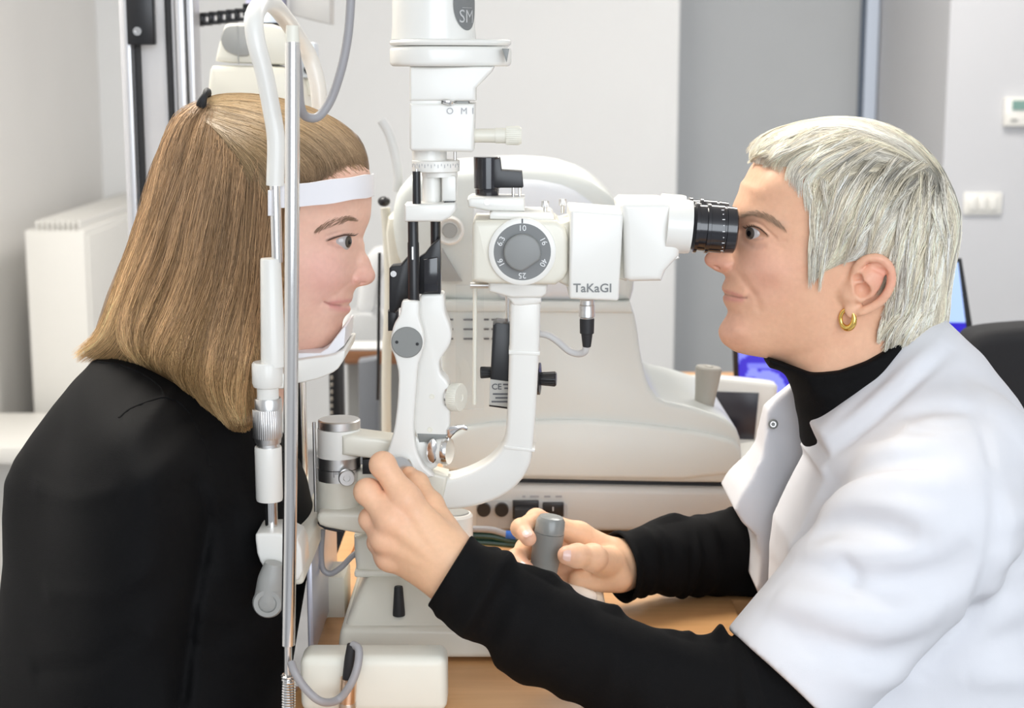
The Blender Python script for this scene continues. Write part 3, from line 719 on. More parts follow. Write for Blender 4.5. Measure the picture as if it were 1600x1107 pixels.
# --- base column and base
MB().pprism([(494, 812), (496, 804), (505, 800), (600, 802), (690, 800), (692, 840), (600, 842), (540, 832), (500, 824)], YX, 0.062, 0.006, 3, sm=1).build('tongue', M_CREAM, sl)
MB().pprism([(552, 832), (690, 832), (690, 850), (694, 908), (557, 900), (553, 870)], 0.03, 0.07, 0.010, 4, sm=1).build('column', M_CREAM, sl)
MB().pprism([(496, 818), (510, 823), (536, 830), (536, 834), (508, 828), (498, 822)], YX, 0.056, 0.0005).build('underside_strip', M_BLACKM, sl)
def frustum(name, m_, bot, top, z0, z1, bev):
    """bot, top: (x0, y0, x1, y1)"""
    bm = bmesh.new()
    def q(r, z): return [bm.verts.new((r[0], r[1], z)), bm.verts.new((r[2], r[1], z)), bm.verts.new((r[2], r[3], z)), bm.verts.new((r[0], r[3], z))]
    A_, B_ = q(bot, z0), q(top, z1)
    bm.faces.new(A_[::-1]); bm.faces.new(B_)
    for i in range(4): bm.faces.new((A_[i], A_[(i + 1) % 4], B_[(i + 1) % 4], B_[i]))
    bmesh.ops.recalc_face_normals(bm, faces=bm.faces[:])
    bmesh.ops.bevel(bm, geom=bm.edges[:], offset=bev, segments=4, profile=0.5, affect='EDGES')
    return MB().bm(bm).build(name, m_, sl)
# base body on the table: front edge at py ~1037
f0 = Pz(530, 1036, ZT); f1 = Pz(800, 1040, ZT)
yfb = float(f0[1])
xbl = float(Pz(526, 1036, ZT)[0]); xbr = float(P(950, 955, yfb + 0.1)[0])
zlip = float(P(600, 984, yfb)[2])
frustum('base', M_CREAM, (xbl, yfb, xbr, yfb + 0.19), (xbl + 0.004, yfb + 0.004, xbr - 0.004, yfb + 0.186), ZT + 0.004, zlip, 0.006)
zt2 = float(P(600, 902, -0.010)[2])
frustum('base_deck', M_CREAM, (xbl + 0.005, yfb + 0.004, xbr - 0.13, yfb + 0.184), (xbl + 0.026, -0.012, xbr - 0.17, 0.095), zlip - 0.006, zt2, 0.007)
MB().box((float(P(625, 900, -0.01)[0]), 0.03, zt2 + 0.002), (0.094, 0.076, 0.008), 0.003, 3).build('column_skirt', M_CREAM, sl)
YP = yfb + 0.020
MB().vl(623, YP, [(917, 6.2), (919, 7.0), (938, 8.2), (957, 9.6), (962, 9.6)], n=24).build('rubber_peg', M_BLACKM, sl)
MB().vl(623, YP, [(916.6, 3.2), (917.2, 3.4)], n=16).build('peg_hole', M_BLACK, sl)
MB().vl(712, 0.07, [(802, 24), (806, 27), (900, 27)], n=32).build('oil_cup', M_WHITE, sl)
MB().vl(712, 0.07, [(800, 20), (803, 22)], n=28).build('oil_cup_lid', M_GREYL, sl)
# joystick with boot
YJ = 0.035
jb = P(843, 935, YJ); jt = P(862, 806, YJ)
axj = Vector(jt - jb); L = axj.length; axj.normalize()
MB().lathe([(0, 0.048), (0.005, 0.046), (0.010, 0.034), (0.013, 0.020), (0.014, 0.014)], (jb[0] + 0.014, YJ, zlip - 0.003), (0, 0, 1), 40).build('joystick_boot', M_WHITE, sl)
MB().lathe([(0, 0.0125), (L * 0.30, 0.0135)], jb, axj, 28).build('joystick_shaft', M_GREY, sl)
MB().lathe([(L * 0.28, 0.0142), (L * 0.32, 0.0145), (L * 0.60, 0.0158), (L * 0.80, 0.0160)], jb, axj, 32).build('joystick_grip', M_GREY, sl)
MB().lathe([(L * 0.805, 0.0158), (L * 0.94, 0.0150), (L * 0.985, 0.0125), (L * 1.0, 0.008), (L * 1.002, 0.0)], jb, axj, 32, cap=False).build('joystick_cap', mat('joystick_cap_grey', (0.25, 0.26, 0.25), 0.22), sl)
# --- microscope arm
YM = 0.0
arm_o = [(797, 462), (845, 462), (843, 540), (838, 640), (833, 700), (830, 724), (820, 746), (802, 766), (776, 782), (746, 792), (712, 798), (660, 798), (630, 790), (600, 770)]
arm_i = [(600, 748), (660, 750), (706, 748), (736, 738), (762, 724), (780, 706), (790, 688), (793, 640), (796, 540)]
MB().pprism(arm_o + arm_i, YM, 0.034, 0.005, 4, sm=1).build('microscope_arm', M_WHITE, sl)
MB().pprism([(795, 548), (844, 550), (843, 556), (795, 554)], YM, 0.0352, 0.0003).build('arm_joint', M_WHITE, sl)
MB().pprism([(788, 697), (836, 703), (835, 707), (788, 702)], YM, 0.0352, 0.0003).build('arm_joint', M_WHITE, sl)
MB().pprism([(764, 440), (856, 444), (854, 460), (846, 466), (800, 466), (786, 462), (764, 456)], YM, 0.05, 0.003, 3).build('arm_head', M_WHITE, sl)
MB().pprism([(786, 460), (846, 462), (846, 476), (804, 480), (797, 470)], YM, 0.036, 0.003, 3, sm=1).build('arm_gusset', M_WHITE, sl)
# tension box behind the arm
YBx = 0.03
MB().pprism([(770, 508), (776, 504), (812, 508), (806, 642), (764, 636)], YBx, 0.032, 0.002).build('tension_box', M_BLACK, sl)
pl = MB().pprism([(766, 593), (806, 598), (805, 638), (764, 633)], YBx - 0.0165, 0.002, 0.0002).build('rating_plate', mat('plate_silver', (0.50, 0.49, 0.46), 0.5), sl)
text('CE', 0.0085, P(776, 605, YBx - 0.0180), M_INK, sl, 'plate_print', bold=0.0001)
for k, (x0, x1, y) in enumerate(((786, 797, 600), (788, 798, 606), (770, 798, 615), (774, 798, 621), (768, 796, 627))):
    MB().pbox(x0, y, x1, y + 2.4, YBx - 0.0180, 0.0004, 0).build('plate_print', M_INK, sl)
MB().vl(795, YBx, [(462, 5.6), (512, 5.6)], n=18).build('guide_rod', M_CHROME, sl)
kx = P(770, 583, YBx)
MB().lathe([(0, 0.0055), (0.013, 0.0062), (0.014, 0.0055)], P(772, 582, YBx), (-1, -0.1, 0), teeth=14, tdepth=0.0006, trange=(0, 1)).build('clamp_knob', M_BLACKM, sl)
MB().lathe([(0, 0.0165), (0.004, 0.0165), (0.005, 0.0068), (0.019, 0.0078), (0.0205, 0.0065)], P(838, 592, YBx), (1, -0.12, 0), teeth=16, tdepth=0.0006, trange=(2, 3)).build('clamp_knob', M_BLACK, sl)
# --- microscope body
body = [(737, 440), (738, 352), (742, 345), (870, 345), (884, 356), (888, 372), (888, 424), (882, 436), (868, 446), (764, 444)]
MB().pprism(body, YM, 0.090, 0.010, 4).build('microscope_body', M_CREAM, sl)
MB().pprism([(868, 350), (894, 342), (894, 452), (868, 440)], YM, 0.074, 0.006, 3).build('body_waist', M_CREAM, sl)
MB().pprism([(765, 334), (770, 331), (862, 333), (866, 337), (866, 345), (765, 343)], YM, 0.07, 0.002).build('top_plate', M_WHITE, sl)
MB().pprism([(730, 312), (736, 308), (820, 309), (820, 331), (762, 330), (732, 324)], YM - 0.002, 0.05, 0.003, 3).build('filter_mount', M_WHITE, sl)
MB().lathe([(0, 0.003), (0.001, 0.0029), (0.001, 0.0014)], P(761, 316, YM - 0.027), (0, -1, 0), 16).build('screw', M_SATIN, sl)
fh = MB().vl(761, YM, [(245, 20), (246, 21), (294, 20.5), (295, 19), (308, 18)], n=36).build('filter_holder', M_BLACKG, sl)
MB().pprism([(768, 248), (782, 248), (784, 266), (816, 268), (818, 292), (816, 294), (768, 294)], YM, 0.022, 0.002).build('filter_arm', M_BLACK, sl)
for x in (773, 802, 812):
    MB().vl(x, YM - 0.004, [(292, 2.6 if x > 800 else 1.6), (312, 2.6 if x > 800 else 1.6)], n=12).build('pin', M_CHROME, sl)
for (x, y, yy) in ((852, 322, -0.02), (879, 319, 0.01)):
    MB().vl(x, yy, [(y - 8, 5.2), (y - 7, 5.8), (y + 2, 5.8), (y + 3, 3), (y + 14, 3)], teeth=16, tdepth=0.0003, trange=(1, 2)).build('thumb_screw', M_SATIN, sl)
# magnification dial
yd = YM - 0.045
dc = P(816, 393, yd)
MB().lathe([(0, 0.0325), (0.004, 0.0322), (0.005, 0.0300), (0.005, 0.0275)], dc, (0, -1, 0), 56).build('dial_bezel', M_WHITE, sl)
dl = MB().lathe([(0, 0.0274), (0.0052, 0.0274)], dc, (0, -1, 0), 56).build('magnification_dial', M_DIALG, sl)
kp = []
for k in range(40):
    a_ = 2 * math.pi * k / 40; r = 0.0178
    x, z = r * math.cos(a_), r * math.sin(a_)
    # cut flat at lower right
    d_ = x * 0.55 - z * 0.83
    if d_ > 0.0150: x -= (d_ - 0.0150) * 0.55; z += (d_ - 0.0150) * 0.83
    kp.append((dc[0] + x, dc[2] + z))
MB().prism(kp, yd - 0.0125, yd - 0.004, 0.002, 3).build('dial_grip', mat('dial_grip_grey', (0.255, 0.26, 0.255), 0.42), sl)
for s_, an in (('10', 90), ('16', 27), ('40', -27), ('25', -90), ('16', 207), ('6.3', 153)):
    a_ = math.radians(an)
    text(s_, 0.0078, (dc[0] + 0.0226 * math.cos(a_), yd - 0.0054, dc[2] + 0.0226 * math.sin(a_)), M_PRINTW, sl, 'dial_number', rot=(math.pi / 2, math.radians(90 - an), 0))
MB().box((dc[0], yd - 0.0052, dc[2] + 0.0297), (0.0013, 0.0012, 0.004)).build('index_mark', M_INK, sl)
# beam splitter box
MB().pprism([(891, 331), (894, 328), (972, 334), (974, 338), (967, 468), (964, 471), (892, 468), (889, 464)], YM - 0.004, 0.096, 0.003, 3).build('splitter_box', M_WHITE, sl)
text('TaKaGI', 0.0118, P(926, 451, YM - 0.0524), M_DIALG, sl, 'maker_lettering', sx=1.02, bold=0.00015)
# plug and lead below the box
MB().vl(917, YM - 0.01, [(469, 11), (476, 11), (477, 12), (484, 12), (485, 12.5), (495, 12.5), (496, 11), (500, 10)], n=28).build('connector', M_SATIN, sl)
MB().vl(917, YM - 0.01, [(498, 11), (500, 11.5), (521, 11), (522, 9), (542, 6.5), (543, 5)], n=24).build('connector_boot', M_BLACKM, sl)
MB().tube([V(916, 540, -0.01), V(914, 549, -0.008), V(905, 553, -0.004), V(890, 549, 0.0), V(872, 534, 0.005), V(856, 524, 0.008), V(838, 521, 0.012)], 0.0037, 12, samples=28).build('lead', mat('pale_lead', (0.60, 0.59, 0.58), 0.45), sl)
# binocular housing and eyepieces
MB().pprism([(966, 352), (980, 348), (980, 440), (966, 436)], YM, 0.06, 0.003).build('tube_neck', M_CREAM, sl)
MB().pprism([(968, 322), (976, 315), (1040, 316), (1062, 322), (1062, 400), (1040, 424), (1034, 440), (985, 441), (976, 436), (974, 350)], YM, 0.098, 0.007, 4).build('binocular_housing', M_WHITE, sl)
for s_ in (-1, 1):
    ye = s_ * 0.031
    e0 = P(1040, 352 if s_ < 0 else 352, -0.031); e0[1] = ye
    ax_ = Vector((1, 0, -0.075)).normalized()
    MB().lathe([(0, 0.0262), (0.020, 0.0262), (0.024, 0.0255), (0.0245, 0.022)], e0, ax_, 40).build('eyepiece_tube', M_WHITE, sl)
    ep = MB().lathe([(0.024, 0.0205), (0.027, 0.0225), (0.0275, 0.0250), (0.0305, 0.0250), (0.031, 0.0225), (0.038, 0.0225), (0.0385, 0.0245), (0.0415, 0.0245), (0.042, 0.0232),
                     (0.055, 0.0232), (0.0555, 0.0222), (0.0570, 0.0222), (0.0575, 0.0230), (0.0665, 0.0225), (0.068, 0.0205), (0.067, 0.015), (0.061, 0.012)], e0, ax_, 48).build('eyepiece', M_BLACKG, sl)
    c0 = Vector(e0) + ax_ * 0.0535
    if s_ < 0:
        for k in range(9):
            an = -1.0 + 0.25 * k
            p = c0 + Vector((0, -math.cos(an), math.sin(an))) * 0.0233
            MB().box(p, (0.0012 if k % 2 else 0.0025, 0.0005, 0.0007), 0, rot=Matrix.Rotation(-an, 3, 'X')).build('dioptre_mark', M_PRINTW, ep)
MB().pprism([(1036, 404), (1060, 398), (1062, 404), (1044, 410), (1036, 412)], YM, 0.09, 0.002).build('housing_step', M_WHITE, sl)
# hanging breath shield rod and clear shield
MB().tube([V(742, 437, 0.012), V(742, 520, 0.012), V(741, 632, 0.012)], 0.0022, 10).build('shield_rod', M_IVORY, sl)
MB().lathe([(0, 0.003), (0.018, 0.003)], P(735, 446, 0.01), (1, 0, 0), 14).build('shield_hinge', M_SATIN, sl)
glass = mat('clear_acrylic', (0.97, 0.98, 0.98), 0.03, trans=1.0)
MB().pprism([(712, 446), (756, 446), (756, 640), (712, 640)], 0.030, 0.0016, 0.0).build('breath_shield', glass, sl)

# --- rail cover box in front with plug
YR = -0.178
rc_ = thing('rail_cover', 'cream rail cover box with grey cord at the bottom of the picture', 'cover', P(580, 1100, YR))
zr0 = ZT + 0.002; xr0, xr1 = float(P(468, 1060, YR - 0.02)[0]), float(P(698, 1060, YR - 0.02)[0])
zr1 = float(P(580, 1028, YR - 0.02)[2])
MB().box(((xr0 + xr1) / 2, YR, (zr0 + zr1) / 2), (xr1 - xr0, 0.04, zr1 - zr0), 0.009, 4).build('shell', M_IVORY, rc_)
yc_ = YR - 0.028
MB().tube([V(551, 1008, yc_), V(548, 1030, yc_), V(545, 1062, yc_)], [0.0050, 0.0056, 0.0060], 16, samples=10).build('plug_boot', M_BLACKM, rc_)
MB().tube([V(545, 1060, yc_), V(542, 1110, yc_)], 0.0075, 18).build('plug_barrel', M_BRASSY, rc_)
MB().lathe([(0, 0.008), (0.004, 0.008)], P(543, 1098, yc_), (-0.05, 0, -1), 18).build('plug_ring', M_SATIN, rc_)
# loop below the tongue
tag(MB().tube([V(504, 828, 0.0), V(502, 870, 0.0), V(506, 892, 0.0), V(516, 897, 0.0), V(532, 888, 0.0), V(552, 868, 0.01), V(580, 850, 0.02)], 0.0030, 10, samples=28).build('cord', M_CORD), 'grey lead looping under the slit lamp pillar', 'cord')

# ================================================================== chin rest
YN, YFp = -0.125, 0.125
cr = thing('chin_rest', 'white chin rest frame with chrome posts and forehead band around the seated person in black', 'chin rest', (float(P(425, 900, YN)[0]), 0, ZT))
fr = [V(430, 290, YN), V(431, 215, YN), V(424, 170, YN), V(412, 110, YN), V(399, 60, YN), V(397, 30, YN + 0.005)]
top = [V(405, 10, YN + 0.03), V(424, 6, -0.03), V(446, 30, 0.05), V(466, 60, 0.105), V(484, 90, YFp), V(496, 130, YFp), V(500, 170, YFp)]
MB().tube(fr + top, [0.0082] * 4 + [0.0086] * 9, 20, samples=60).build('frame_tube', M_WHITE, cr)
xf = float(P(471, 660, YFp)[0])
MB().lathe([(float(P(471, 840, YFp)[2]), 0.0062), (float(P(500, 165, YFp)[2]), 0.0062)], (xf, YFp, 0), (0, 0, 1), 20).build('far_post', M_CHROME, cr)
MB().vl(431, YN, [(282, 9), (410, 9)], n=24).build('upper_post', M_CHROME, cr)
MB().pprism([(418, 298), (425, 297), (425, 338), (418, 338)], YN - 0.004, 0.010, 0.002).build('band_clip', M_PAPER, cr)
MB().vl(425, YN, [(404, 15), (406, 16), (560, 19.5), (572, 20)], n=32).build('taper_sleeve', M_WHITE, cr)
MB().vl(418, YN, [(566, 22), (569, 24), (598, 24), (604, 22), (606, 17), (624, 17)], n=36).build('collar', M_WHITE, cr)
MB().vl(419, YN, [(622, 20), (625, 21.5), (639, 21.5)], n=36).build('lock_ring', M_SATIN, cr)
MB().vl(418, YN, [(639, 22), (640, 23), (682, 23), (684, 22)], teeth=44, tdepth=0.0004, trange=(1, 2)).build('height_ring', M_SATIN, cr)
MB().vl(419, YN, [(684, 21), (692, 20), (693, 18), (700, 18)], n=32).build('lower_ring', M_SATIN, cr)
MB().vl(420, YN, [(698, 20.5), (700, 21), (778, 21), (782, 20)], n=32).build('lower_sleeve', M_WHITE, cr)
MB().vl(424, YN, [(780, 10), (842, 10)], n=24).build('lower_post', M_CHROME, cr)
MB().pprism([(398, 838), (402, 834), (442, 834), (470, 848), (474, 905), (440, 915), (422, 905), (402, 872)], YN, 0.05, 0.008, 4, sm=1).build('post_foot', M_WHITE, cr)
# cross beam joining both feet
zb0, zb1 = float(P(455, 924, YN - 0.03)[2]), float(P(455, 872, YN - 0.03)[2])
xb0, xb1 = float(P(440, 900, YN - 0.03)[0]), float(P(471, 900, YN - 0.03)[0])
MB().box(((xb0 + xb1) / 2, 0.02, (zb0 + zb1) / 2), (xb1 - xb0, 0.32, zb1 - zb0), 0.005, 3).build('cross_beam', M_IVORY, cr)
MB().box(((xb0 + xb1) / 2 + 0.01, 0.10, ZT + 0.02), (0.03, 0.06, 0.05), 0.004).build('table_clamp', M_IVORY, cr)
MB().box(((xb0 + xb1) / 2 + 0.004, 0.05, (zb0 + ZT) / 2 + 0.01), (0.006, 0.22, zb0 - ZT + 0.01), 0.002).build('mount_plate', mat('lavender_steel', (0.62, 0.62, 0.70), 0.35, metal=0.6), cr)
hk = P(421, 925, YN - 0.036)
MB().tube([V(428, 880, YN - 0.036), V(424, 905, YN - 0.036), V(420, 936, YN - 0.036)], [0.0085, 0.0125, 0.0135], 24, samples=10).build('height_handle', M_GREYL, cr)
MB().lathe([(0, 0.0142), (0.010, 0.0142), (0.013, 0.0125), (0.013, 0.0085), (0.011, 0.0083), (0.012, 0.0070), (0.0125, 0.0)], P(421, 938, YN - 0.036), (0, -1, 0.05), 36, cap=False).build('handle_end', M_GREYL, cr)
# forehead band: round the forehead from post to post
bm_ = MB(); n_ = 40
pth = [V(431, 306, YN), V(470, 305, -0.105), V(520, 299, -0.085), V(560, 293, -0.062), V(580, 290, -0.030), V(583, 289, 0.0), V(580, 291, 0.030), V(560, 293, 0.062), V(500, 300, 0.10), V(468, 306, YFp)]
pt = spline(pth, n_)
vs, fs_ = [], []
for i, p in enumerate(pt):
    t = (pt[min(i + 1, n_ - 1)] - pt[max(i - 1, 0)]); nn = Vector((t.y, -t.x, 0)).normalized() * 0.0009
    hh = 0.0108 + 0.0004 * math.sin(i)
    for (sg, zz) in ((1, hh), (1, -hh), (-1, -hh), (-1, hh)):
        vs.append(p + nn * sg + Vector((0, 0, zz)))
for i in range(n_ - 1):
    for k in range(4):
        k2 = (k + 1) % 4; fs_.append((i * 4 + k, i * 4 + k2, (i + 1) * 4 + k2, (i + 1) * 4 + k))
fs_ += [(0, 1, 2, 3), tuple(range((n_ - 1) * 4, n_ * 4))[::-1]]
bm_.add(vs, fs_).build('forehead_band', M_PAPER, cr)
# chin cup on its arm
MB().pprism([(424, 566), (470, 562), (520, 556), (538, 540), (540, 512), (537, 511), (512, 544), (500, 552), (424, 552)][::-1], 0.0, 0.082, 0.004, 3).build('chin_paper', M_PAPER, cr)
cupo = [(418, 572), (470, 562), (520, 556), (540, 545), (538, 562), (526, 580), (500, 592), (466, 600), (418, 602)]
MB().pprism(cupo, 0.0, 0.106, 0.008, 4, sm=1).build('chin_cup', M_WHITE, cr)
MB().box((float(P(425, 585, YN)[0]), 0.0, float(P(425, 588, -0.1)[2])), (0.026, 0.25, 0.016), 0.004).build('cup_bar', M_WHITE, cr)

# ================================================================== fixation lamp rod in front
YO = -0.228
fx = thing('fixation_lamp', 'chrome fixation lamp rod with spring foot in front of the person in black', 'lamp', P(452, 1107, YO))
MB().tube([V(457, 66, YO), V(456, 400, YO), V(453, 800, YO), V(450, 1008, YO)], 0.0062, 20, samples=16).build('rod', M_CHROME, fx)
MB().tube([V(457, 40, YO), V(457, 70, YO)], [0.0052, 0.0062], 18).build('rod_cap', M_IVORY, fx)
MB().tube([V(450, 1006, YO), V(450, 1160, YO)], 0.0035, 12).build('core', M_SATIN, fx)
hl = []
for k in range(24 * 18):
    a_ = 2 * math.pi * k / 18; b_ = P(450, 1006 + 150 * k / (24 * 18), YO) if False else P(450, 1054 + 100 * k / (24 * 18), YO)
    hl.append(Vector((b_[0] + 0.0056 * math.cos(a_), b_[1] + 0.0056 * math.sin(a_), b_[2])))
MB().tube(hl, 0.0012, 6).build('spring', M_CHROME, fx)
tag(MB().tube([V(455, 1036, YO - 0.006), V(460, 1050, YO - 0.012), V(476, 1075, YO - 0.014), V(500, 1096, YO - 0.014), V(528, 1094, yc_ - 0.018), V(548, 1070, yc_ - 0.018), V(559, 1040, yc_ - 0.014), V(560, 1014, yc_ - 0.006), V(551, 1008, yc_)], 0.0037, 12, samples=50).build('cord', M_CORD), 'grey cord looping in front of the cream rail cover', 'cord')
tag(MB().tube([V(549, -60, -0.15), V(548, 0, -0.15), V(543, 60, -0.15), V(530, 120, -0.15), V(512, 165, -0.15), V(494, 184, -0.155), V(478, 182, -0.16), V(470, 168, -0.17), V(466, 120, -0.18), V(462, 80, -0.19), V(457, 52, -0.199)], 0.0040, 12, samples=60).build('cord', M_CORD), 'grey cord hanging in a loop above the long brown hair', 'cord')
# ================================================================== modelling kit for bodies: level-set surfaces
def surface_nets(F, o, h, smooth=2):
    """mesh of the zero level of F (negative inside) sampled at o + h*index"""
    nx, ny, nz = F.shape
    S_ = F < 0
    corners = [(i, j, k) for i in (0, 1) for j in (0, 1) for k in (0, 1)]
    cnt = np.zeros((nx - 1, ny - 1, nz - 1), np.uint8)
    for (i, j, k) in corners: cnt += S_[i:nx - 1 + i, j:ny - 1 + j, k:nz - 1 + k]
    act = (cnt > 0) & (cnt < 8)
    idx = np.full(act.shape, -1, np.int32)
    ci, cj, ck = np.nonzero(act); n = len(ci); idx[ci, cj, ck] = np.arange(n)
    vals = {c: F[ci + c[0], cj + c[1], ck + c[2]].astype(np.float64) for c in corners}
    acc = np.zeros((n, 3)); num = np.zeros(n)
    for a_ in corners:
        for ax in range(3):
            if a_[ax] == 1: continue
            b_ = list(a_); b_[ax] = 1; b_ = tuple(b_)
            va, vb = vals[a_], vals[b_]; cr_ = (va < 0) != (vb < 0)
            t = np.where(cr_, va / np.where(cr_, va - vb, 1.0), 0)
            p = np.tile(np.array(a_, float), (n, 1)); p[:, ax] += t
            acc += p * cr_[:, None]; num += cr_
    verts = np.c_[ci, cj, ck] + acc / num[:, None]
    verts = verts * h + np.asarray(o)
    quads = []
    for ax in range(3):
        sl0 = [slice(None)] * 3; sl1 = [slice(None)] * 3; sl0[ax] = slice(0, -1); sl1[ax] = slice(1, None)
        A_, B_ = S_[tuple(sl0)], S_[tuple(sl1)]
        e = A_ != B_
        ei, ej, ek = np.nonzero(e); q = np.c_[ei, ej, ek]
        u, v = [(1, 2), (2, 0), (0, 1)][ax]
        lim = act.shape
        ok = (q[:, u] > 0) & (q[:, v] > 0) & (q[:, u] < lim[u]) & (q[:, v] < lim[v]) & (q[:, ax] < lim[ax])
        q = q[ok]
        def cell(du, dv):
            r = q.copy(); r[:, u] += du; r[:, v] += dv
            return idx[r[:, 0], r[:, 1], r[:, 2]]
        f = np.c_[cell(-1, -1), cell(0, -1), cell(0, 0), cell(-1, 0)]
        flip = ~A_[q[:, 0], q[:, 1], q[:, 2]]
        f[flip] = f[flip][:, ::-1]
        quads.append(f)
    quads = np.vstack(quads); quads = quads[(quads >= 0).all(1)]
    if smooth:
        E = np.vstack([quads[:, [0, 1]], quads[:, [1, 2]], quads[:, [2, 3]], quads[:, [3, 0]]])
        deg = np.bincount(E.ravel(), minlength=n).astype(float)
        for it in range(smooth * 2):
            s_ = np.zeros_like(verts)
            for d in range(3):
                s_[:, d] = np.bincount(E[:, 0], verts[E[:, 1], d], n) + np.bincount(E[:, 1], verts[E[:, 0], d], n)
            lap = s_ / np.maximum(deg, 1)[:, None] - verts
            verts = verts + lap * (0.5 if it % 2 == 0 else -0.45)
    return verts, quads

class Grid:
    def __init__(s, lo, hi, h):
        s.lo = np.array(lo, float); s.h = h
        s.n = np.ceil((np.array(hi) - s.lo) / h).astype(int) + 1
        s.F = np.full(tuple(s.n), 0.08, np.float32)
        s.ax = [s.lo[d] + h * np.arange(s.n[d]) for d in range(3)]
    def clone(s):
        g = Grid.__new__(Grid); g.lo = s.lo; g.h = s.h; g.n = s.n; g.ax = s.ax; g.F = np.full(tuple(s.n), 0.08, np.float32); return g
    def box(s, lo, hi):
        a_ = np.clip(np.floor((np.array(lo) - s.lo) / s.h).astype(int), 0, s.n); b_ = np.clip(np.ceil((np.array(hi) - s.lo) / s.h).astype(int) + 1, 0, s.n)
        return tuple(slice(a_[d], b_[d]) for d in range(3))
    def xyz(s, sl):
        return s.ax[0][sl[0]][:, None, None], s.ax[1][sl[1]][None, :, None], s.ax[2][sl[2]][None, None, :]
    def _merge(s, sl, D, k, op):
        if min(x.stop - x.start for x in sl) <= 0: return
        A_ = s.F[sl]
        if op == 'sub':
            D = -D
            if k > 0:
                hh = np.maximum(k - np.abs(A_ - D), 0) / k; s.F[sl] = np.maximum(A_, D) + hh * hh * k * 0.25
            else: s.F[sl] = np.maximum(A_, D)
        else:
            if k > 0:
                hh = np.maximum(k - np.abs(A_ - D), 0) / k; s.F[sl] = np.minimum(A_, D) - hh * hh * k * 0.25
            else: s.F[sl] = np.minimum(A_, D)
    def cap(s, a_, b_, ra, rb, k=0.006, op='add', sq=None):
        """tapered capsule; sq = (unit normal, factor) flattens it along a direction"""
        a_ = np.array(a_, float); b_ = np.array(b_, float); R = max(ra, rb) + k + 3 * s.h
        sl = s.box(np.minimum(a_, b_) - R, np.maximum(a_, b_) + R); X, Y, Z = s.xyz(sl)
        d = b_ - a_; L2 = max(float(d @ d), 1e-12)
        px, py, pz = X - a_[0], Y - a_[1], Z - a_[2]
        t = np.clip((px * d[0] + py * d[1] + pz * d[2]) / L2, 0, 1)
        qx, qy, qz = px - t * d[0], py - t * d[1], pz - t * d[2]
        if sq is not None:
            nrm, f = np.array(sq[0], float), sq[1]; nrm = nrm / np.linalg.norm(nrm)
            dn = qx * nrm[0] + qy * nrm[1] + qz * nrm[2]
            g = 1.0 / f - 1.0
            qx, qy, qz = qx + dn * g * nrm[0], qy + dn * g * nrm[1], qz + dn * g * nrm[2]
        D = np.sqrt(qx * qx + qy * qy + qz * qz) - (ra + (rb - ra) * t)
        if sq is not None: D = D * min(1.0, sq[1])
        s._merge(sl, D, k, op)
    def ell(s, c, r, k=0.006, op='add', rot=None):
        c = np.array(c, float); r = np.array(r, float); R = r.max() + k + 3 * s.h
        sl = s.box(c - R, c + R); X, Y, Z = s.xyz(sl)
        p = [X - c[0], Y - c[1], Z - c[2]]
        if rot is not None:
            M = np.array(rot).T; p = [M[i][0] * p[0] + M[i][1] * p[1] + M[i][2] * p[2] for i in range(3)]
        q = np.sqrt((p[0] / r[0]) ** 2 + (p[1] / r[1]) ** 2 + (p[2] / r[2]) ** 2)
        q2 = np.sqrt((p[0] / r[0] ** 2) ** 2 + (p[1] / r[1] ** 2) ** 2 + (p[2] / r[2] ** 2) ** 2) + 1e-9
        s._merge(sl, q * (q - 1) / q2, k, op)
    def poly(s, pts, r, k=0.005, op='add', sq=None):
        n = len(pts); rs = r if isinstance(r, (list, tuple)) else [r] * n
        for i in range(n - 1): s.cap(pts[i], pts[i + 1], rs[i], rs[i + 1], k, op, sq)
    def val(s, p):
        u = (np.asarray(p) - s.lo) / s.h; i = np.clip(u.astype(int), 0, s.n - 2); f = np.clip(u - i, 0, 1); r = 0.0
        for a_ in (0, 1):
            for b_ in (0, 1):
                for c_ in (0, 1): r += s.F[i[0] + a_, i[1] + b_, i[2] + c_] * (f[0] if a_ else 1 - f[0]) * (f[1] if b_ else 1 - f[1]) * (f[2] if c_ else 1 - f[2])
        return r
    def hit(s, px, py):
        """first surface point seen from the photographer's place along a pixel"""
        y = s.lo[1] + s.h; last = None
        while y < s.ax[1][-1] - s.h:
            p = P(px, py, y)
            if (p > s.lo).all() and (p < s.lo + s.h * (s.n - 2)).all():
                last = p
                if s.val(p) < 0: return p
            y += s.h * 0.7
        return None
    def fold(s, pix, r, amp, k=0.012):
        """cloth fold along a pixel path: amp (m) > 0 ridge, < 0 valley"""
        q = spline([(a_, b_) for a_, b_ in pix], max(8, len(pix) * 3)); pts = [s.hit(*w) for w in q]
        pts = [p for p in pts if p is not None]
        if len(pts) < 2: return
        A_ = np.array(pts); sg = r * 0.75; R = 3 * sg
        sl = s.box(A_.min(0) - R, A_.max(0) + R); X, Y, Z = s.xyz(sl); n_ = len(A_)
        best = np.full(s.F[sl].shape, 1e9, np.float32); tt = np.zeros_like(best)
        for i in range(n_ - 1):
            a_, d = A_[i], A_[i + 1] - A_[i]
            t = np.clip(((X - a_[0]) * d[0] + (Y - a_[1]) * d[1] + (Z - a_[2]) * d[2]) / max(d @ d, 1e-12), 0, 1)
            q2 = (X - a_[0] - t * d[0]) ** 2 + (Y - a_[1] - t * d[1]) ** 2 + (Z - a_[2] - t * d[2]) ** 2
            m_ = q2 < best; best = np.where(m_, q2, best); tt = np.where(m_, (i + t) / (n_ - 1), tt)
        fade = np.sqrt(np.clip(np.sin(np.pi * np.clip(tt, 0.02, 0.98)), 0, 1))
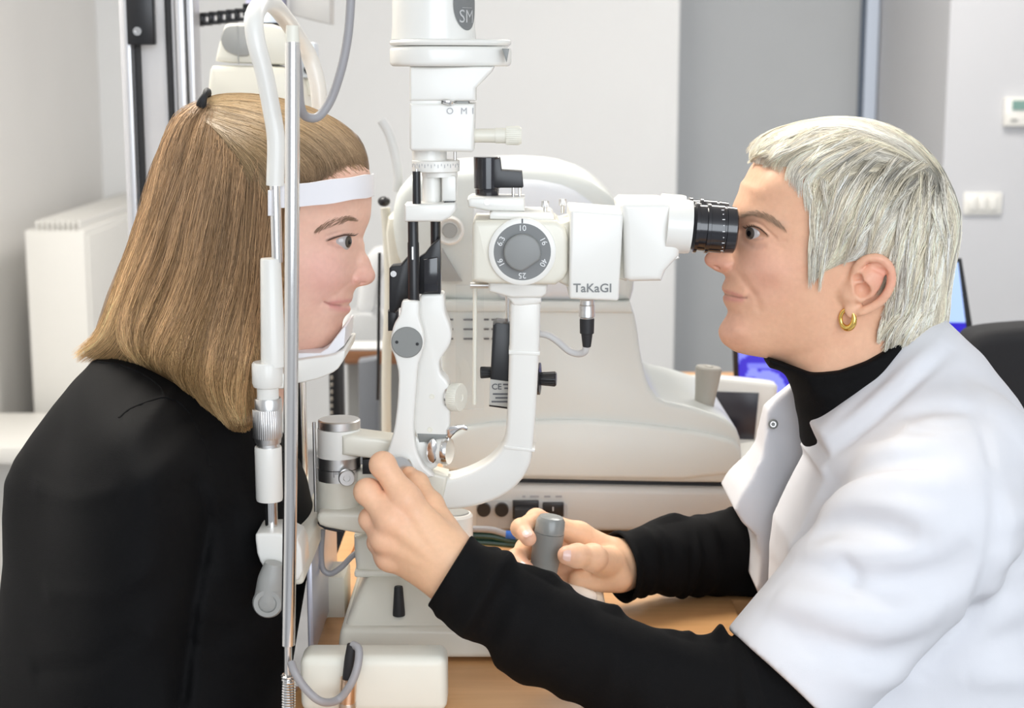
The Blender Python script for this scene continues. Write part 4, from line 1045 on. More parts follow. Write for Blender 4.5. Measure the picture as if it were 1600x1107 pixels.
        s.F[sl] -= (amp * fade * np.exp(-0.5 * best / sg ** 2)).astype(np.float32)
    def mesh(s, smooth=2): return surface_nets(s.F, s.lo, s.h, smooth)

class Relief:
    """half-width w(x, z) of a body seen from the side: w*w is a thin-plate surface that is zero on the outline"""
    def __init__(s, outline, pts, Y0=0.0, h=0.0015, pad=0.02, extra=None, closed=True, dense=6):
        s.Y0 = Y0
        C = []; Vv = []
        o = np.array(outline, float)
        m = len(o) if closed else len(o) - 1
        for i in range(m):
            a_, b_ = o[i], o[(i + 1) % len(o)]
            k = max(1, int(np.hypot(*(b_ - a_)) / dense / 2.2))
            for t in range(k):
                q = a_ + (b_ - a_) * t / k; p = P(q[0], q[1], Y0); C.append((p[0], p[2])); Vv.append(0.0)
        for (x, y, w) in pts:
            p = P(x, y, Y0 - w / 1000.0); C.append((p[0], p[2])); Vv.append((w / 1000.0) ** 2)
        C = np.array(C); Vv = np.array(Vv) * 1e4
        s.C = C; s.mu = C.mean(0); s.sc = 10.0
        Q = (C - s.mu) * s.sc
        n = len(Q); D2 = ((Q[:, None] - Q[None]) ** 2).sum(-1)
        K = 0.5 * D2 * np.log(D2 + 1e-12) + np.eye(n) * 1e-4
        Pm = np.c_[np.ones(n), Q]
        A_ = np.block([[K, Pm], [Pm.T, np.zeros((3, 3))]])
        sol = np.linalg.solve(A_, np.r_[Vv, 0, 0, 0]); s.wt = sol[:n]; s.lin = sol[n:]; s.Q = Q
        lo = C.min(0) - pad; hi = C.max(0) + pad
        s.h = h; s.lo = lo
        s.x = np.arange(lo[0], hi[0], h); s.z = np.arange(lo[1], hi[1], h)
        XX, ZZ = np.meshgrid(s.x, s.z, indexing='ij')
        s.W2 = s.eval(XX, ZZ)
        s.delta = np.zeros_like(s.W2)
    def eval(s, X, Z):
        sh = np.shape(X); q = (np.c_[np.ravel(X), np.ravel(Z)] - s.mu) * s.sc; out = np.empty(len(q))
        for i in range(0, len(q), 20000):
            b_ = q[i:i + 20000]
            D2 = (b_ ** 2).sum(1)[:, None] + (s.Q ** 2).sum(1)[None] - 2 * b_ @ s.Q.T
            D2 = np.maximum(D2, 1e-12)
            out[i:i + 20000] = (0.5 * D2 * np.log(D2)) @ s.wt + s.lin[0] + b_ @ s.lin[1:]
        return out.reshape(sh) / 1e4
    def samp(s, A_, x, z):
        u = np.clip((np.asarray(x) - s.x[0]) / s.h, 0, len(s.x) - 1.001); v = np.clip((np.asarray(z) - s.z[0]) / s.h, 0, len(s.z) - 1.001)
        i = u.astype(int); j = v.astype(int); fu = u - i; fv = v - j
        return A_[i, j] * (1 - fu) * (1 - fv) + A_[i + 1, j] * fu * (1 - fv) + A_[i, j + 1] * (1 - fu) * fv + A_[i + 1, j + 1] * fu * fv
    def w(s, x, z): return np.sqrt(np.maximum(s.samp(s.full(), x, z), 0))
    def full(s):
        w = np.sqrt(np.maximum(s.W2, 0)); return np.where(s.W2 > 0, np.sign(w + s.delta) * (w + s.delta) ** 2, s.W2)
    def at(s, px, py, it=4):
        """the surface point on the near side under a photo pixel"""
        w = 0.0
        for _ in range(it):
            p = P(px, py, s.Y0 - w); w = float(s.w(p[0], p[2]))
        return P(px, py, s.Y0 - w)
    def dist2(s, pix):
        q = np.array([s.at(a_, b_)[[0, 2]] for a_, b_ in pix])
        XX, ZZ = np.meshgrid(s.x, s.z, indexing='ij'); best = np.full(XX.shape, 1e9)
        if len(q) == 1: return np.hypot(XX - q[0, 0], ZZ - q[0, 1])
        for i in range(len(q) - 1):
            a_, d = q[i], q[i + 1] - q[i]; t = np.clip(((XX - a_[0]) * d[0] + (ZZ - a_[1]) * d[1]) / max(d @ d, 1e-12), 0, 1)
            best = np.minimum(best, np.hypot(XX - a_[0] - t * d[0], ZZ - a_[1] - t * d[1]))
        return best
    def stroke(s, pix, width, depth, smooth=True):
        """raise (mm, + outwards) along a pixel path; width in px (gaussian sigma)"""
        if smooth and len(pix) > 2: pix = [tuple(q) for q in spline([(a_, b_) for a_, b_ in pix], len(pix) * 4)]
        d = s.dist2(pix); sg = width * 0.00062
        s.delta += depth / 1000.0 * np.exp(-0.5 * (d / sg) ** 2)
    def inside(s, pix):
        """signed distance (m, negative inside) to a pixel polygon laid on the near surface"""
        q = np.array([s.at(a_, b_)[[0, 2]] for a_, b_ in pix])
        return poly_sd(q, *np.meshgrid(s.x, s.z, indexing='ij'))
    def field(s, grid, half=None):
        """approximate distance field on a Grid"""
        F2 = s.full(); gx, gz = np.gradient(F2, s.h)
        XX, ZZ = np.meshgrid(grid.ax[0], grid.ax[2], indexing='ij')
        W = s.samp(F2, XX, ZZ); G2 = s.samp(gx, XX, ZZ) ** 2 + s.samp(gz, XX, ZZ) ** 2
        y = (grid.ax[1] - s.Y0)[None, :, None]
        D = (y * y - W[:, None, :]) / np.sqrt(4 * y * y + G2[:, None, :] + 1e-5)
        return D.astype(np.float32)

def over(a, b):
    """relief that follows whichever of two reliefs stands further out (on a's raster)"""
    c = Relief.__new__(Relief); c.__dict__.update(a.__dict__)
    XX, ZZ = np.meshgrid(a.x, a.z, indexing='ij')
    B_ = b.samp(b.full(), XX, ZZ); ok = (XX > b.x[0]) & (XX < b.x[-1]) & (ZZ > b.z[0]) & (ZZ < b.z[-1])
    c.W2 = np.where(ok, np.maximum(a.full(), B_), a.full()); c.delta = np.zeros_like(c.W2)
    return c

def poly_sd(q, XX, ZZ):
    best = np.full(XX.shape, 1e9); ins = np.zeros(XX.shape, bool); n = len(q)
    for i in range(n):
        a_, b_ = q[i], q[(i + 1) % n]; d = b_ - a_
        t = np.clip(((XX - a_[0]) * d[0] + (ZZ - a_[1]) * d[1]) / max(d @ d, 1e-12), 0, 1)
        best = np.minimum(best, np.hypot(XX - a_[0] - t * d[0], ZZ - a_[1] - t * d[1]))
        c = (a_[1] > ZZ) != (b_[1] > ZZ)
        with np.errstate(divide='ignore', invalid='ignore'):
            xi = a_[0] + (ZZ - a_[1]) * d[0] / (d[1] if abs(d[1]) > 1e-12 else 1e-12)
        ins ^= c & (XX < xi)
    return np.where(ins, -best, best)

def vnoise(shape_pts, scale, seed=0):
    """smooth value noise at (n,3) points"""
    r = np.random.default_rng(seed); T = r.random((32, 32, 32)).astype(np.float32)
    p = np.asarray(shape_pts) / scale; i = np.floor(p).astype(int); f = p - i; f = f * f * (3 - 2 * f); out = 0
    for a_ in (0, 1):
        for b_ in (0, 1):
            for c_ in (0, 1):
                wgt = (f[:, 0] if a_ else 1 - f[:, 0]) * (f[:, 1] if b_ else 1 - f[:, 1]) * (f[:, 2] if c_ else 1 - f[:, 2])
                out = out + wgt * T[(i[:, 0] + a_) % 32, (i[:, 1] + b_) % 32, (i[:, 2] + c_) % 32]
    return out

def np_mesh(name, v, f, m, parent, colors=None, smooth=True):
    me = bpy.data.meshes.new(name)
    v = np.asarray(v, np.float32); f = np.asarray(f, np.int32); k = f.shape[1]
    me.vertices.add(len(v)); me.vertices.foreach_set('co', v.ravel())
    me.loops.add(f.size); me.loops.foreach_set('vertex_index', f.ravel())
    me.polygons.add(len(f)); me.polygons.foreach_set('loop_start', np.arange(0, f.size, k, dtype=np.int32))
    me.polygons.foreach_set('loop_total', np.full(len(f), k, np.int32))
    me.update(calc_edges=True)
    me.polygons.foreach_set('use_smooth', np.full(len(f), smooth, dtype=bool))
    if colors is not None:
        ca = me.color_attributes.new('col', 'FLOAT_COLOR', 'POINT')
        ca.data.foreach_set('color', np.c_[np.asarray(colors, np.float32), np.ones(len(v), np.float32)].ravel())
    me.materials.append(m); me.validate()
    o = bpy.data.objects.new(name, me); link(o, parent)
    if parent is not None and parent.type == 'EMPTY': keep(parent, o)
    return o

def strand_mesh(paths, radius, colors, name, m, parent, taper=0.25, sides=3):
    """paths (n, k, 3); colours (n, k, 3): thin tapered tubes joined in one mesh"""
    n, k, _ = paths.shape
    T = np.gradient(paths, axis=1); T /= np.linalg.norm(T, axis=2, keepdims=True) + 1e-12
    ref = np.array((0.3, -0.9, 0.2)); ref = ref / np.linalg.norm(ref)
    N = np.cross(T, ref); N /= np.linalg.norm(N, axis=2, keepdims=True) + 1e-9
    B = np.cross(T, N)
    rr = (radius if np.ndim(radius) else np.full(n, radius))[:, None] * np.interp(np.linspace(0, 1, k), [0, 0.1, 0.6, 1], [0.7, 1, 0.9, taper])[None]
    V_ = []
    for s_ in range(sides):
        a_ = 2 * math.pi * s_ / sides
        V_.append(paths + (N * math.cos(a_) + B * math.sin(a_)) * rr[..., None])
    V_ = np.stack(V_, 2).reshape(-1, 3)
    base = (np.arange(n)[:, None] * k + np.arange(k - 1)[None]).ravel() * sides
    fs = []
    for s_ in range(sides):
        s2 = (s_ + 1) % sides
        fs.append(np.c_[base + s_, base + s2, base + sides + s2, base + sides + s_])
    col = np.repeat(colors.reshape(-1, 3), sides, axis=0)
    return np_mesh(name, V_, np.vstack(fs), m, parent, col)

def largest(v, f):
    """keep the biggest connected piece"""
    lab = np.arange(len(v))
    E = np.vstack([f[:, [0, 1]], f[:, [1, 2]], f[:, [2, 3]], f[:, [3, 0]]])
    while True:
        m = np.minimum(lab[E[:, 0]], lab[E[:, 1]]); new = lab.copy()
        np.minimum.at(new, E[:, 0], m); np.minimum.at(new, E[:, 1], m); new = new[new]
        if (new == lab).all(): break
        lab = new
    big = np.bincount(lab).argmax(); keep_ = lab == big; idx = np.cumsum(keep_) - 1
    f = f[keep_[f[:, 0]]]
    return v[keep_], idx[f]
# ================================================================== people
M_SKIN = mat('skin', (0.75, 0.48, 0.36), 0.45, vcol=True, noise=0.05, nscale=220, bump=0.12, bscale=900, sss=0.12, sss_rad=(0.006, 0.0022, 0.0012), spec=0.35)
M_HAIR = mat('hair', (0.5, 0.3, 0.15), 0.42, vcol=True, spec=0.45)
M_EYE = mat('eye', (0.8, 0.8, 0.8), 0.12, vcol=True, coat=0.3)
M_LASH = mat('lash', (0.025, 0.016, 0.012), 0.5)
M_KNIT = mat('black_knit', (0.0036, 0.0035, 0.0040), 0.8, noise=0.3, nscale=900, bump=0.4, bscale=1400, spec=0.16)
M_COAT = mat('white_cotton', (0.74, 0.74, 0.775), 0.8, bump=0.12, bscale=1600, noise=0.02, nscale=30)

def paint(verts, base, marks):
    """marks: (centre xyz, radius, colour, strength)"""
    c = np.tile(np.array(base, float), (len(verts), 1))
    for (p, r, col, st) in marks:
        p = np.atleast_2d(np.asarray(p, float)).copy()
        vv_ = verts.copy(); vv_[:, 1] = -np.abs(vv_[:, 1])      # both halves of the face alike
        if len(p) == 1: d = np.linalg.norm(vv_ - p[0], axis=1)
        else:
            d = np.full(len(verts), 1e9)
            for i in range(len(p) - 1):
                e = p[i + 1] - p[i]; t = np.clip(((vv_ - p[i]) @ e) / max(e @ e, 1e-12), 0, 1)
                d = np.minimum(d, np.linalg.norm(vv_ - p[i] - t[:, None] * e, axis=1))
        a_ = st * np.exp(-0.5 * (d / r) ** 2)
        c = c * (1 - a_[:, None]) + np.array(col) * a_[:, None]
    n1 = vnoise(verts, 0.009, 12) - 0.5; n2 = vnoise(verts, 0.0032, 13) - 0.5
    c = c * (1 + 0.06 * n1[:, None] * np.array((0.5, 1.2, 1.2)) + 0.05 * n2[:, None] * np.array((0.5, 1.1, 1.2)))
    return np.clip(c, 0, 1)

def eyeball(parent, c, gaze, iris_col, r=0.0118):
    n, m = 48, 32
    vs = []; 
    g = Vector(gaze).normalized(); q = g.to_track_quat('Z', 'Y')
    bm = bmesh.new(); bmesh.ops.create_uvsphere(bm, u_segments=n, v_segments=m * 2, radius=1.0)
    co = np.array([v.co[:] for v in bm.verts]); ang = np.arccos(np.clip(co[:, 2], -1, 1))
    bulge = 1 + 0.055 * np.clip(1 - (ang / 0.52) ** 2, 0, 1)
    R = np.array(q.to_matrix()); V_ = (co * bulge[:, None] * r) @ R.T + np.array(c)
    F_ = [[v.index for v in f.verts] for f in bm.faces]; bm.free()
    me = bpy.data.meshes.new('eye'); me.from_pydata(V_.tolist(), [], F_)
    col = np.tile(np.array((0.48, 0.44, 0.43)), (len(V_), 1))
    ir = np.array(iris_col)
    col[ang < 0.53] = ir * 0.45
    col[ang < 0.47] = ir
    col[ang < 0.21] = (0.006, 0.006, 0.008)
    ca = me.color_attributes.new('col', 'FLOAT_COLOR', 'POINT'); ca.data.foreach_set('color', np.c_[col, np.ones(len(col))].ravel())
    o = obj('eye', me, M_EYE, parent, angle=0); 
    return o

def hair_strands(rel, guides, n, k, roots, rnd, lift, jitter, near=True, clump=0.5, ncl=60, spread=1.0):
    """strands between neighbouring guide paths (pixels on the near side); returns paths (n,k,3), u (n)"""
    G = np.array([spline([(a_, b_) for a_, b_ in g], k) for g in guides], float)     # (g, k, 2)
    u = rnd.random(n) * (len(G) - 1)
    cl = np.sort(rnd.random(ncl)) * (len(G) - 1)
    near_c = cl[np.abs(u[:, None] - cl[None]).argmin(1)]
    t = np.linspace(0, 1, k)
    uu = u[:, None] * (1 - clump * t[None] ** 1.3) + near_c[:, None] * clump * t[None] ** 1.3
    i = np.clip(np.floor(uu).astype(int), 0, len(G) - 2); f = uu - i
    kk = np.tile(np.arange(k), (n, 1))
    Q = G[i, kk] * (1 - f[..., None]) + G[i + 1, kk] * f[..., None]
    # start and end anywhere along the way
    s0 = rnd.random(n) * roots; s1 = 1 - rnd.random(n) ** 2 * 0.25
    tt = s0[:, None] + (s1 - s0)[:, None] * t[None]
    x = tt * (k - 1); a_ = np.clip(np.floor(x).astype(int), 0, k - 2); fr_ = (x - a_)[..., None]
    rows = np.arange(n)[:, None]
    Q = Q[rows, a_] * (1 - fr_) + Q[rows, a_ + 1] * fr_
    ph = rnd.random((n, 2)) * 6.28; fq = 1.0 + 2.5 * rnd.random((n, 1))
    Q[..., 0] += jitter * (np.sin(ph[:, :1] + fq * 3.1 * t[None]) + 0.8 * (rnd.random((n, 1)) - 0.5))
    Q[..., 1] += jitter * 0.6 * (np.sin(ph[:, 1:] + fq * 2.7 * t[None]))
    # on to the surface
    F2 = rel.full()
    w = np.zeros(Q.shape[:2])
    dx = (Q[..., 0] - 800.0) / FPX; dz = -(Q[..., 1] - 553.5) / FPX
    ry = FWD[1] + dz * UPV[1]; rz = FWD[2] + dz * UPV[2]
    for _ in range(5):
        tt_ = (rel.Y0 - w - CAM[1]) / ry; X = CAM[0] + dx * tt_; Z = CAM[2] + rz * tt_
        w = np.sqrt(np.maximum(rel.samp(F2, X, Z), 0))
    off = lift * (0.25 + 0.75 * rnd.random((n, 1))) * np.interp(t, [0, 0.15, 1], [0.3, 1, 1])[None]
    # smooth the depth so that strands flow
    wv = w + off
    for _ in range(3): wv[:, 1:-1] = 0.25 * wv[:, :-2] + 0.5 * wv[:, 1:-1] + 0.25 * wv[:, 2:]
    Yv = rel.Y0 - wv if near else rel.Y0 + wv
    tt_ = (rel.Y0 - wv - CAM[1]) / ry; X = CAM[0] + dx * tt_; Z = CAM[2] + rz * tt_
    return np.stack([X, Yv, Z], -1), u / (len(G) - 1), Q

# ------------------------------------------------------------------ the girl at the chin rest
girl = thing('person', 'young person with long brown blonde hair and black top, chin on the chin rest', 'person', (float(P(200, 900, 0)[0]), 0, 0.0))
gskin = (0.85, 0.535, 0.415)
g_out = [(572, 250), (578, 272), (580, 300), (580, 325), (578, 342), (572, 358), (568, 370), (570, 384), (574, 400), (581, 416), (586, 427), (586.5, 433), (583, 440), (575, 445),
         (566, 447), (557, 450), (552, 459), (551, 467), (548, 472.5), (544.5, 476), (547, 480), (547, 487), (541, 493), (536, 501), (535, 510), (531, 521), (522, 533), (508, 543),
         (490, 549), (470, 556), (455, 575), (446, 605), (440, 650), (430, 700), (290, 700), (270, 620), (285, 540), (305, 470), (298, 420), (282, 370), (272, 310), (276, 250), (296, 205), (335, 178),
         (385, 166), (440, 167), (490, 178), (530, 198), (556, 222)]
g_pts = [(565, 310, 27), (545, 300, 43), (515, 290, 55), (480, 290, 62), (566, 340, 22), (545, 342, 37), (520, 345, 49), (495, 352, 57),
         (556, 372, 19), (550, 378, 26), (538, 380, 35), (522, 381, 42), (507, 382, 48), (562, 372, 9), (562, 390, 10.5), (566, 408, 11), (576, 428, 8.5), (570, 436, 12.5), (559, 437, 16.5), (556, 424, 14.5), (557, 405, 13.5),
         (548, 395, 24), (546, 415, 24), (544, 435, 25), (530, 410, 38), (532, 432, 36), (510, 415, 49), (480, 415, 57), (440, 415, 63), (500, 445, 46), (470, 460, 52),
         (547, 457, 13), (538, 458, 22), (522, 458, 32), (540, 476, 14), (525, 476, 25), (507, 474, 34), (541, 485, 11), (530, 490, 19), (515, 492, 28), (490, 480, 41),
         (528, 505, 12), (527, 516, 11), (512, 520, 21), (514, 532, 13), (495, 530, 24), (480, 510, 37), (455, 495, 49), (430, 495, 54), (405, 460, 60), (465, 535, 32), (435, 540, 42),
         (440, 350, 66), (400, 350, 69), (350, 330, 69), (310, 320, 52), (480, 240, 54), (430, 230, 63), (380, 230, 65), (330, 250, 55), (340, 400, 63), (330, 440, 50), (530, 250, 38),
         (410, 590, 44), (350, 560, 50), (310, 590, 30), (340, 650, 48), (400, 650, 42)]
gr_ = Relief(g_out, g_pts)
# features
gr_.stroke([(545, 476), (530, 477), (516, 476), (506, 472)], 1.3, -2.2)           # mouth line
gr_.stroke([(543, 470), (530, 471), (516, 472)], 2.6, 1.0); gr_.stroke([(543, 484), (530, 485), (518, 481)], 3.0, 1.6)
gr_.stroke([(504, 469), (502, 476)], 2.2, -1.2)
gr_.stroke([(536, 497), (524, 498)], 3.0, -1.0)
gr_.stroke([(553, 434), (545, 444), (534, 452), (524, 462)], 3.0, -1.4)           # smile fold
gr_.stroke([(505, 450), (520, 440)], 14, 1.8)                                      # cheek
gr_.stroke([(553, 427), (549, 436), (554, 444)], 1.8, -1.9)                        # ala crease
gr_.stroke([(560, 435)], 5, 1.1)
gr_.stroke([(511, 370), (522, 366), (537, 363), (549, 364)], 1.4, -1.1)            # lid fold
gr_.stroke([(511, 375.5), (523, 371), (537, 367), (549, 368)], 1.6, 1.3)           # upper lid
gr_.stroke([(512, 380), (526, 386), (538, 389), (547, 384)], 1.8, 0.8)             # lower lid
gr_.stroke([(516, 392), (532, 396), (545, 394)], 2.5, -0.7)
gr_.stroke([(506, 352), (530, 344), (556, 342)], 5, 1.2)
EY = [(511, 377.5), (517, 375.5), (523, 373.2), (530, 371.2), (537, 370), (544, 370), (549, 371.5), (547, 376.5), (544, 380), (538.5, 382.8), (532, 383), (525, 382), (517, 379.5)]
sd = gr_.inside(EY)
gr_.delta += -0.0042 * np.clip(0.5 - sd / 0.0012, 0, 1)
hG = 0.0012
lo = P(255, 700, 0); hi = P(600, 150, 0)
gg = Grid((lo[0] - 0.005, -0.095, lo[2] + 0.01), (hi[0] + 0.005, 0.095, hi[2] + 0.01), hG)
gg.F = gr_.field(gg)
for s_ in (-1, 1):
    n0 = gr_.at(567, 442.5); gg.ell((n0[0], s_ * (abs(n0[1]) - 0.0003), n0[2] - 0.0006), (0.0040, 0.0030, 0.0018), 0.0010, 'sub')
gv, gf = gg.mesh(2)
def gp_(x, y): return gr_.at(x, y)
lip = (0.70, 0.30, 0.28)
marks = [(gp_(515, 440), 0.022, (0.86, 0.46, 0.40), 0.55), (gp_(500, 420), 0.018, (0.86, 0.48, 0.42), 0.35), (P(582, 430, 0), 0.012, (0.84, 0.44, 0.37), 0.5), (gp_(560, 440), 0.006, (0.76, 0.36, 0.30), 0.5)]
def gpl(pix): return np.array([gp_(x, y) for x, y in pix])
marks.append((gpl([(549, 470), (540, 470.5), (528, 472), (516, 473.5)]), 0.0017, lip, 0.8))
marks.append((gpl([(546, 484), (538, 484), (528, 482), (518, 478.5)]), 0.0022, lip, 0.8))
marks.append((gpl([(545, 476.5), (530, 477.5), (516, 476), (507, 472)]), 0.0009, (0.36, 0.12, 0.11), 0.75))
marks.append((gpl([(511, 376), (522, 371.5), (537, 367.5), (549, 368)]), 0.0009, (0.16, 0.08, 0.06), 0.8))
marks.append((gpl([(513, 381), (526, 386), (538, 387.5), (546, 384)]), 0.0010, (0.55, 0.28, 0.23), 0.6))
marks.append((gp_(520, 362), 0.008, (0.74, 0.46, 0.37), 0.4))
gcol = paint(gv, gskin, marks)
# ------------ arms, hidden torso and the far hand join the same body mesh
def join(parts):
    V_, F_, C_, n0 = [], [], [], 0
    for (v, f, c) in parts: V_.append(v); F_.append(f + n0); C_.append(c); n0 += len(v)
    return np.vstack(V_), np.vstack(F_), np.vstack(C_)
def skin_col(v, base): 
    n = vnoise(v, 0.012, 3)[:, None]; return np.array(base) * (0.96 + 0.08 * n)
tl, th_ = P(-30, 1300, 0), P(480, 560, 0)
g2 = Grid((tl[0], -0.26, 0.45), (th_[0] + 0.08, 0.26, th_[2] + 0.05), 0.007)
nb_ = P(355, 640, 0)
g2.cap(P(350, 600, 0), P(250, 760, 0), 0.045, 0.10, 0.03); g2.cap(P(250, 760, 0), P(230, 1250, 0), 0.10, 0.11, 0.03)
for s_ in (-1, 1):
    sh = P(225, 760, 0); sh[1] = s_ * 0.12; el = P(215, 1150, 0); el[1] = s_ * 0.14
    g2.cap(sh, el, 0.034, 0.030, 0.02)
a2, f2 = g2.mesh(1)
hh = Grid((-0.32, -0.06, 0.62), (-0.19, 0.10, 0.76), 0.002)
h0 = P(420, 1120, 0.0)
hx = np.array((h0[0], 0.0, h0[2]))
hh.cap(hx + (-0.03, 0.03, -0.03), hx + (0.0, 0.0, 0.006), 0.020, 0.022, 0.008)
for k in range(4):
    b_ = hx + (0.004, -0.018 + 0.013 * k, 0.010)
    hh.poly([b_, b_ + np.array((0.020, 0, 0.006)), b_ + np.array((0.034, 0, -0.010)), b_ + np.array((0.030, 0, -0.028))], [0.0085, 0.0078, 0.0072, 0.0062], 0.003)
hh.poly([hx + (-0.01, -0.02, 0.0), hx + (0.012, -0.034, 0.006), hx + (0.030, -0.034, -0.004)], [0.010, 0.0088, 0.0072], 0.004)
h3, f3 = hh.mesh(2)
V_, F_, C_ = join([(gv, gf, gcol), (a2, f2, skin_col(a2, gskin)), (h3, f3, skin_col(h3, gskin))])
np_mesh('body', V_, F_, M_SKIN, girl, C_)
# eyes
for s_ in (-1, 1):
    ce = P(530, 377.5, -0.031); c = np.array((ce[0], s_ * 0.0258, ce[2]))
    ir = P(541, 377.5, -0.031 - 0.008)
    gz = np.array((0.84, -0.46 if s_ < 0 else -0.1, -0.03))
    e = eyeball(girl, c, gz, (0.075, 0.06, 0.045)); keep(girl, e)
# lashes and brows
def brow(rel, path, n, width, length, col, rnd, ang, parent, name, mirror=True, rad=0.00022, lift=0.0006):
    G = spline([(a_, b_) for a_, b_ in path], 60); out = []
    F2 = rel.full()
    for _ in range(n):
        t = rnd.random(); i = int(t * 58); p = G[i]; tg = G[i + 1] - G[i]; tg = tg / (np.hypot(*tg) + 1e-9)
        nn = np.array((-tg[1], tg[0])); wv = width * math.sin(math.pi * min(max(t, 0.04), 0.97)) ** 0.5 if name == 'eyebrow' else 0
        a0 = p + nn * (rnd.random() - 0.5) * 2 * wv
        d = tg * math.cos(ang) + nn * math.sin(ang) * (1 if name != 'eyelash' else 1)
        d = d + 0.25 * (rnd.random(2) - 0.5)
        pts = []
        for q in np.linspace(0, 1, 4):
            b_ = a0 + d * length * q * (0.7 + 0.6 * rnd.random())
            s0 = rel.at(b_[0], b_[1]); pts.append(s0 + np.array((0, -lift * (0.3 + q), 0)))
        out.append(pts)
    pa = np.array(out)
    cc = np.tile(np.array(col), (*pa.shape[:2], 1)) * (0.75 + 0.5 * rnd.random((len(pa), 1, 1)))
    pb = pa.copy(); pb[..., 1] = 2 * rel.Y0 - pb[..., 1]
    strand_mesh(pb, rad, cc, name, M_HAIR, parent)['kind'] = 'stuff'
    strand_mesh(pa, rad, cc, name, M_HAIR, parent)['kind'] = 'stuff'
brow(gr_, [(497, 357), (512, 349), (530, 343.5), (548, 341), (562, 346)], 190, 5.2, 10, (0.33, 0.21, 0.135), RNG, 2.75, girl, 'eyebrow', rad=0.00016)
def lashes(rel, path, parent, rnd, n=44, fwd=1.0, length=0.0065):
    G = spline([(a_, b_) for a_, b_ in path], n); out = []
    for i, p in enumerate(G):
        s0 = rel.at(p[0], p[1]); t = i / (n - 1)
        d = np.array((fwd * (0.45 + 0.5 * t), -0.75 + 0.35 * t, 0.05)); d /= np.linalg.norm(d)
        L = length * (0.6 + 0.5 * t) * (0.8 + 0.4 * rnd.random())
        out.append([s0 + d * L * q + np.array((0, 0, 0.0022 * q * q - 0.0006 * math.sin(3.1 * q))) for q in (0, 0.35, 0.7, 1.0)])
    pa = np.array(out); pb = pa.copy(); pb[..., 1] = 2 * rel.Y0 - pb[..., 1]
    cc = np.tile(np.array((0.03, 0.02, 0.016)), (*pa.shape[:2], 1))
    for p_ in (pa, pb): strand_mesh(p_, 0.00022, cc, 'eyelashes', M_HAIR, parent)['kind'] = 'stuff'
lashes(gr_, [(512, 376), (523, 371.5), (537, 367.5), (549, 368.5)], girl, RNG)
# ------------ hair
h_out = [(577, 262), (572, 238), (560, 213), (535, 193), (500, 175), (460, 160), (410, 150), (360, 147), (325, 152), (290, 166), (262, 196), (240, 250), (217, 330), (192, 400), (168, 458), (150, 512),
         (132, 545), (140, 560), (190, 562), (240, 580), (275, 600), (310, 640), (350, 675), (392, 700), (402, 690), (418, 640), (432, 585)]
h_zero = []
h_pts = [(360, 175, 34), (420, 180, 44), (480, 200, 48), (540, 222, 30), (560, 240, 18), (300, 210, 42), (350, 235, 68), (420, 235, 72), (480, 245, 64), (525, 245, 46), (280, 290, 54), (330, 310, 77), (390, 320, 80), (440, 320, 77),
         (250, 390, 56), (300, 400, 80), (370, 420, 86), (425, 420, 79), (225, 480, 54), (270, 500, 80), (340, 520, 92), (400, 520, 86), (178, 540, 30), (230, 550, 66), (300, 580, 88), (360, 600, 100), (405, 590, 86), (350, 645, 84), (388, 660, 86),
         (492, 280, 57), (528, 262, 43), (556, 254, 25), (460, 330, 61), (456, 400, 58), (452, 480, 47), (510, 320, 44), (490, 400, 40), (550, 300, 26), (480, 500, 24), (530, 400, 20), (530, 470, 8), (455, 560, 12)]
hr = Relief(h_out, h_pts, closed=False)
for (a_, b_, c_) in (([(300, 180), (270, 260), (245, 360), (225, 450)], 6, 5), ([(330, 230), (300, 350), (270, 470), (255, 560)], 5, 3), ([(360, 260), (345, 380), (330, 500), (330, 600)], 5, 3.5),
                     ([(400, 250), (395, 380), (380, 500), (372, 640)], 4, 3), ([(282, 250), (262, 340), (240, 430)], 4, -4), ([(345, 300), (318, 420), (295, 530)], 4, -5), ([(378, 330), (362, 460), (355, 580)], 4, -5),
                     ([(320, 165), (295, 215), (285, 250)], 4, -4), ([(415, 330), (410, 450), (398, 560)], 4, -3)):
    hr.stroke(a_, b_, c_)
lo = P(100, 715, -0.1); hi = P(600, 135, 0)
hg = Grid((lo[0] - 0.01, -0.125, lo[2] - 0.005), (hi[0] + 0.005, 0.125, hi[2] + 0.01), 0.0024)
hg.F = hr.field(hg)
hv, hf = hg.mesh(2)
nz_ = vnoise(hv * np.array((1, 0.3, 0.12)), 0.0045, 5)[:, None]
tz = np.clip((float(P(400, 160, 0)[2]) - hv[:, 2:3]) / 0.34, 0, 1)
root, mid, tip = np.array((0.30, 0.175, 0.085)), np.array((0.34, 0.195, 0.09)), np.array((0.56, 0.33, 0.14))
hc = np.where(tz < 0.5, root + (mid - root) * tz * 2, mid + (tip - mid) * (tz * 2 - 1)) * (0.25 + 0.45 * nz_)  # base under the strands darkened: shade between locks put into the colour
hair_o = np_mesh('hair', hv, hf, M_HAIR, girl, hc)
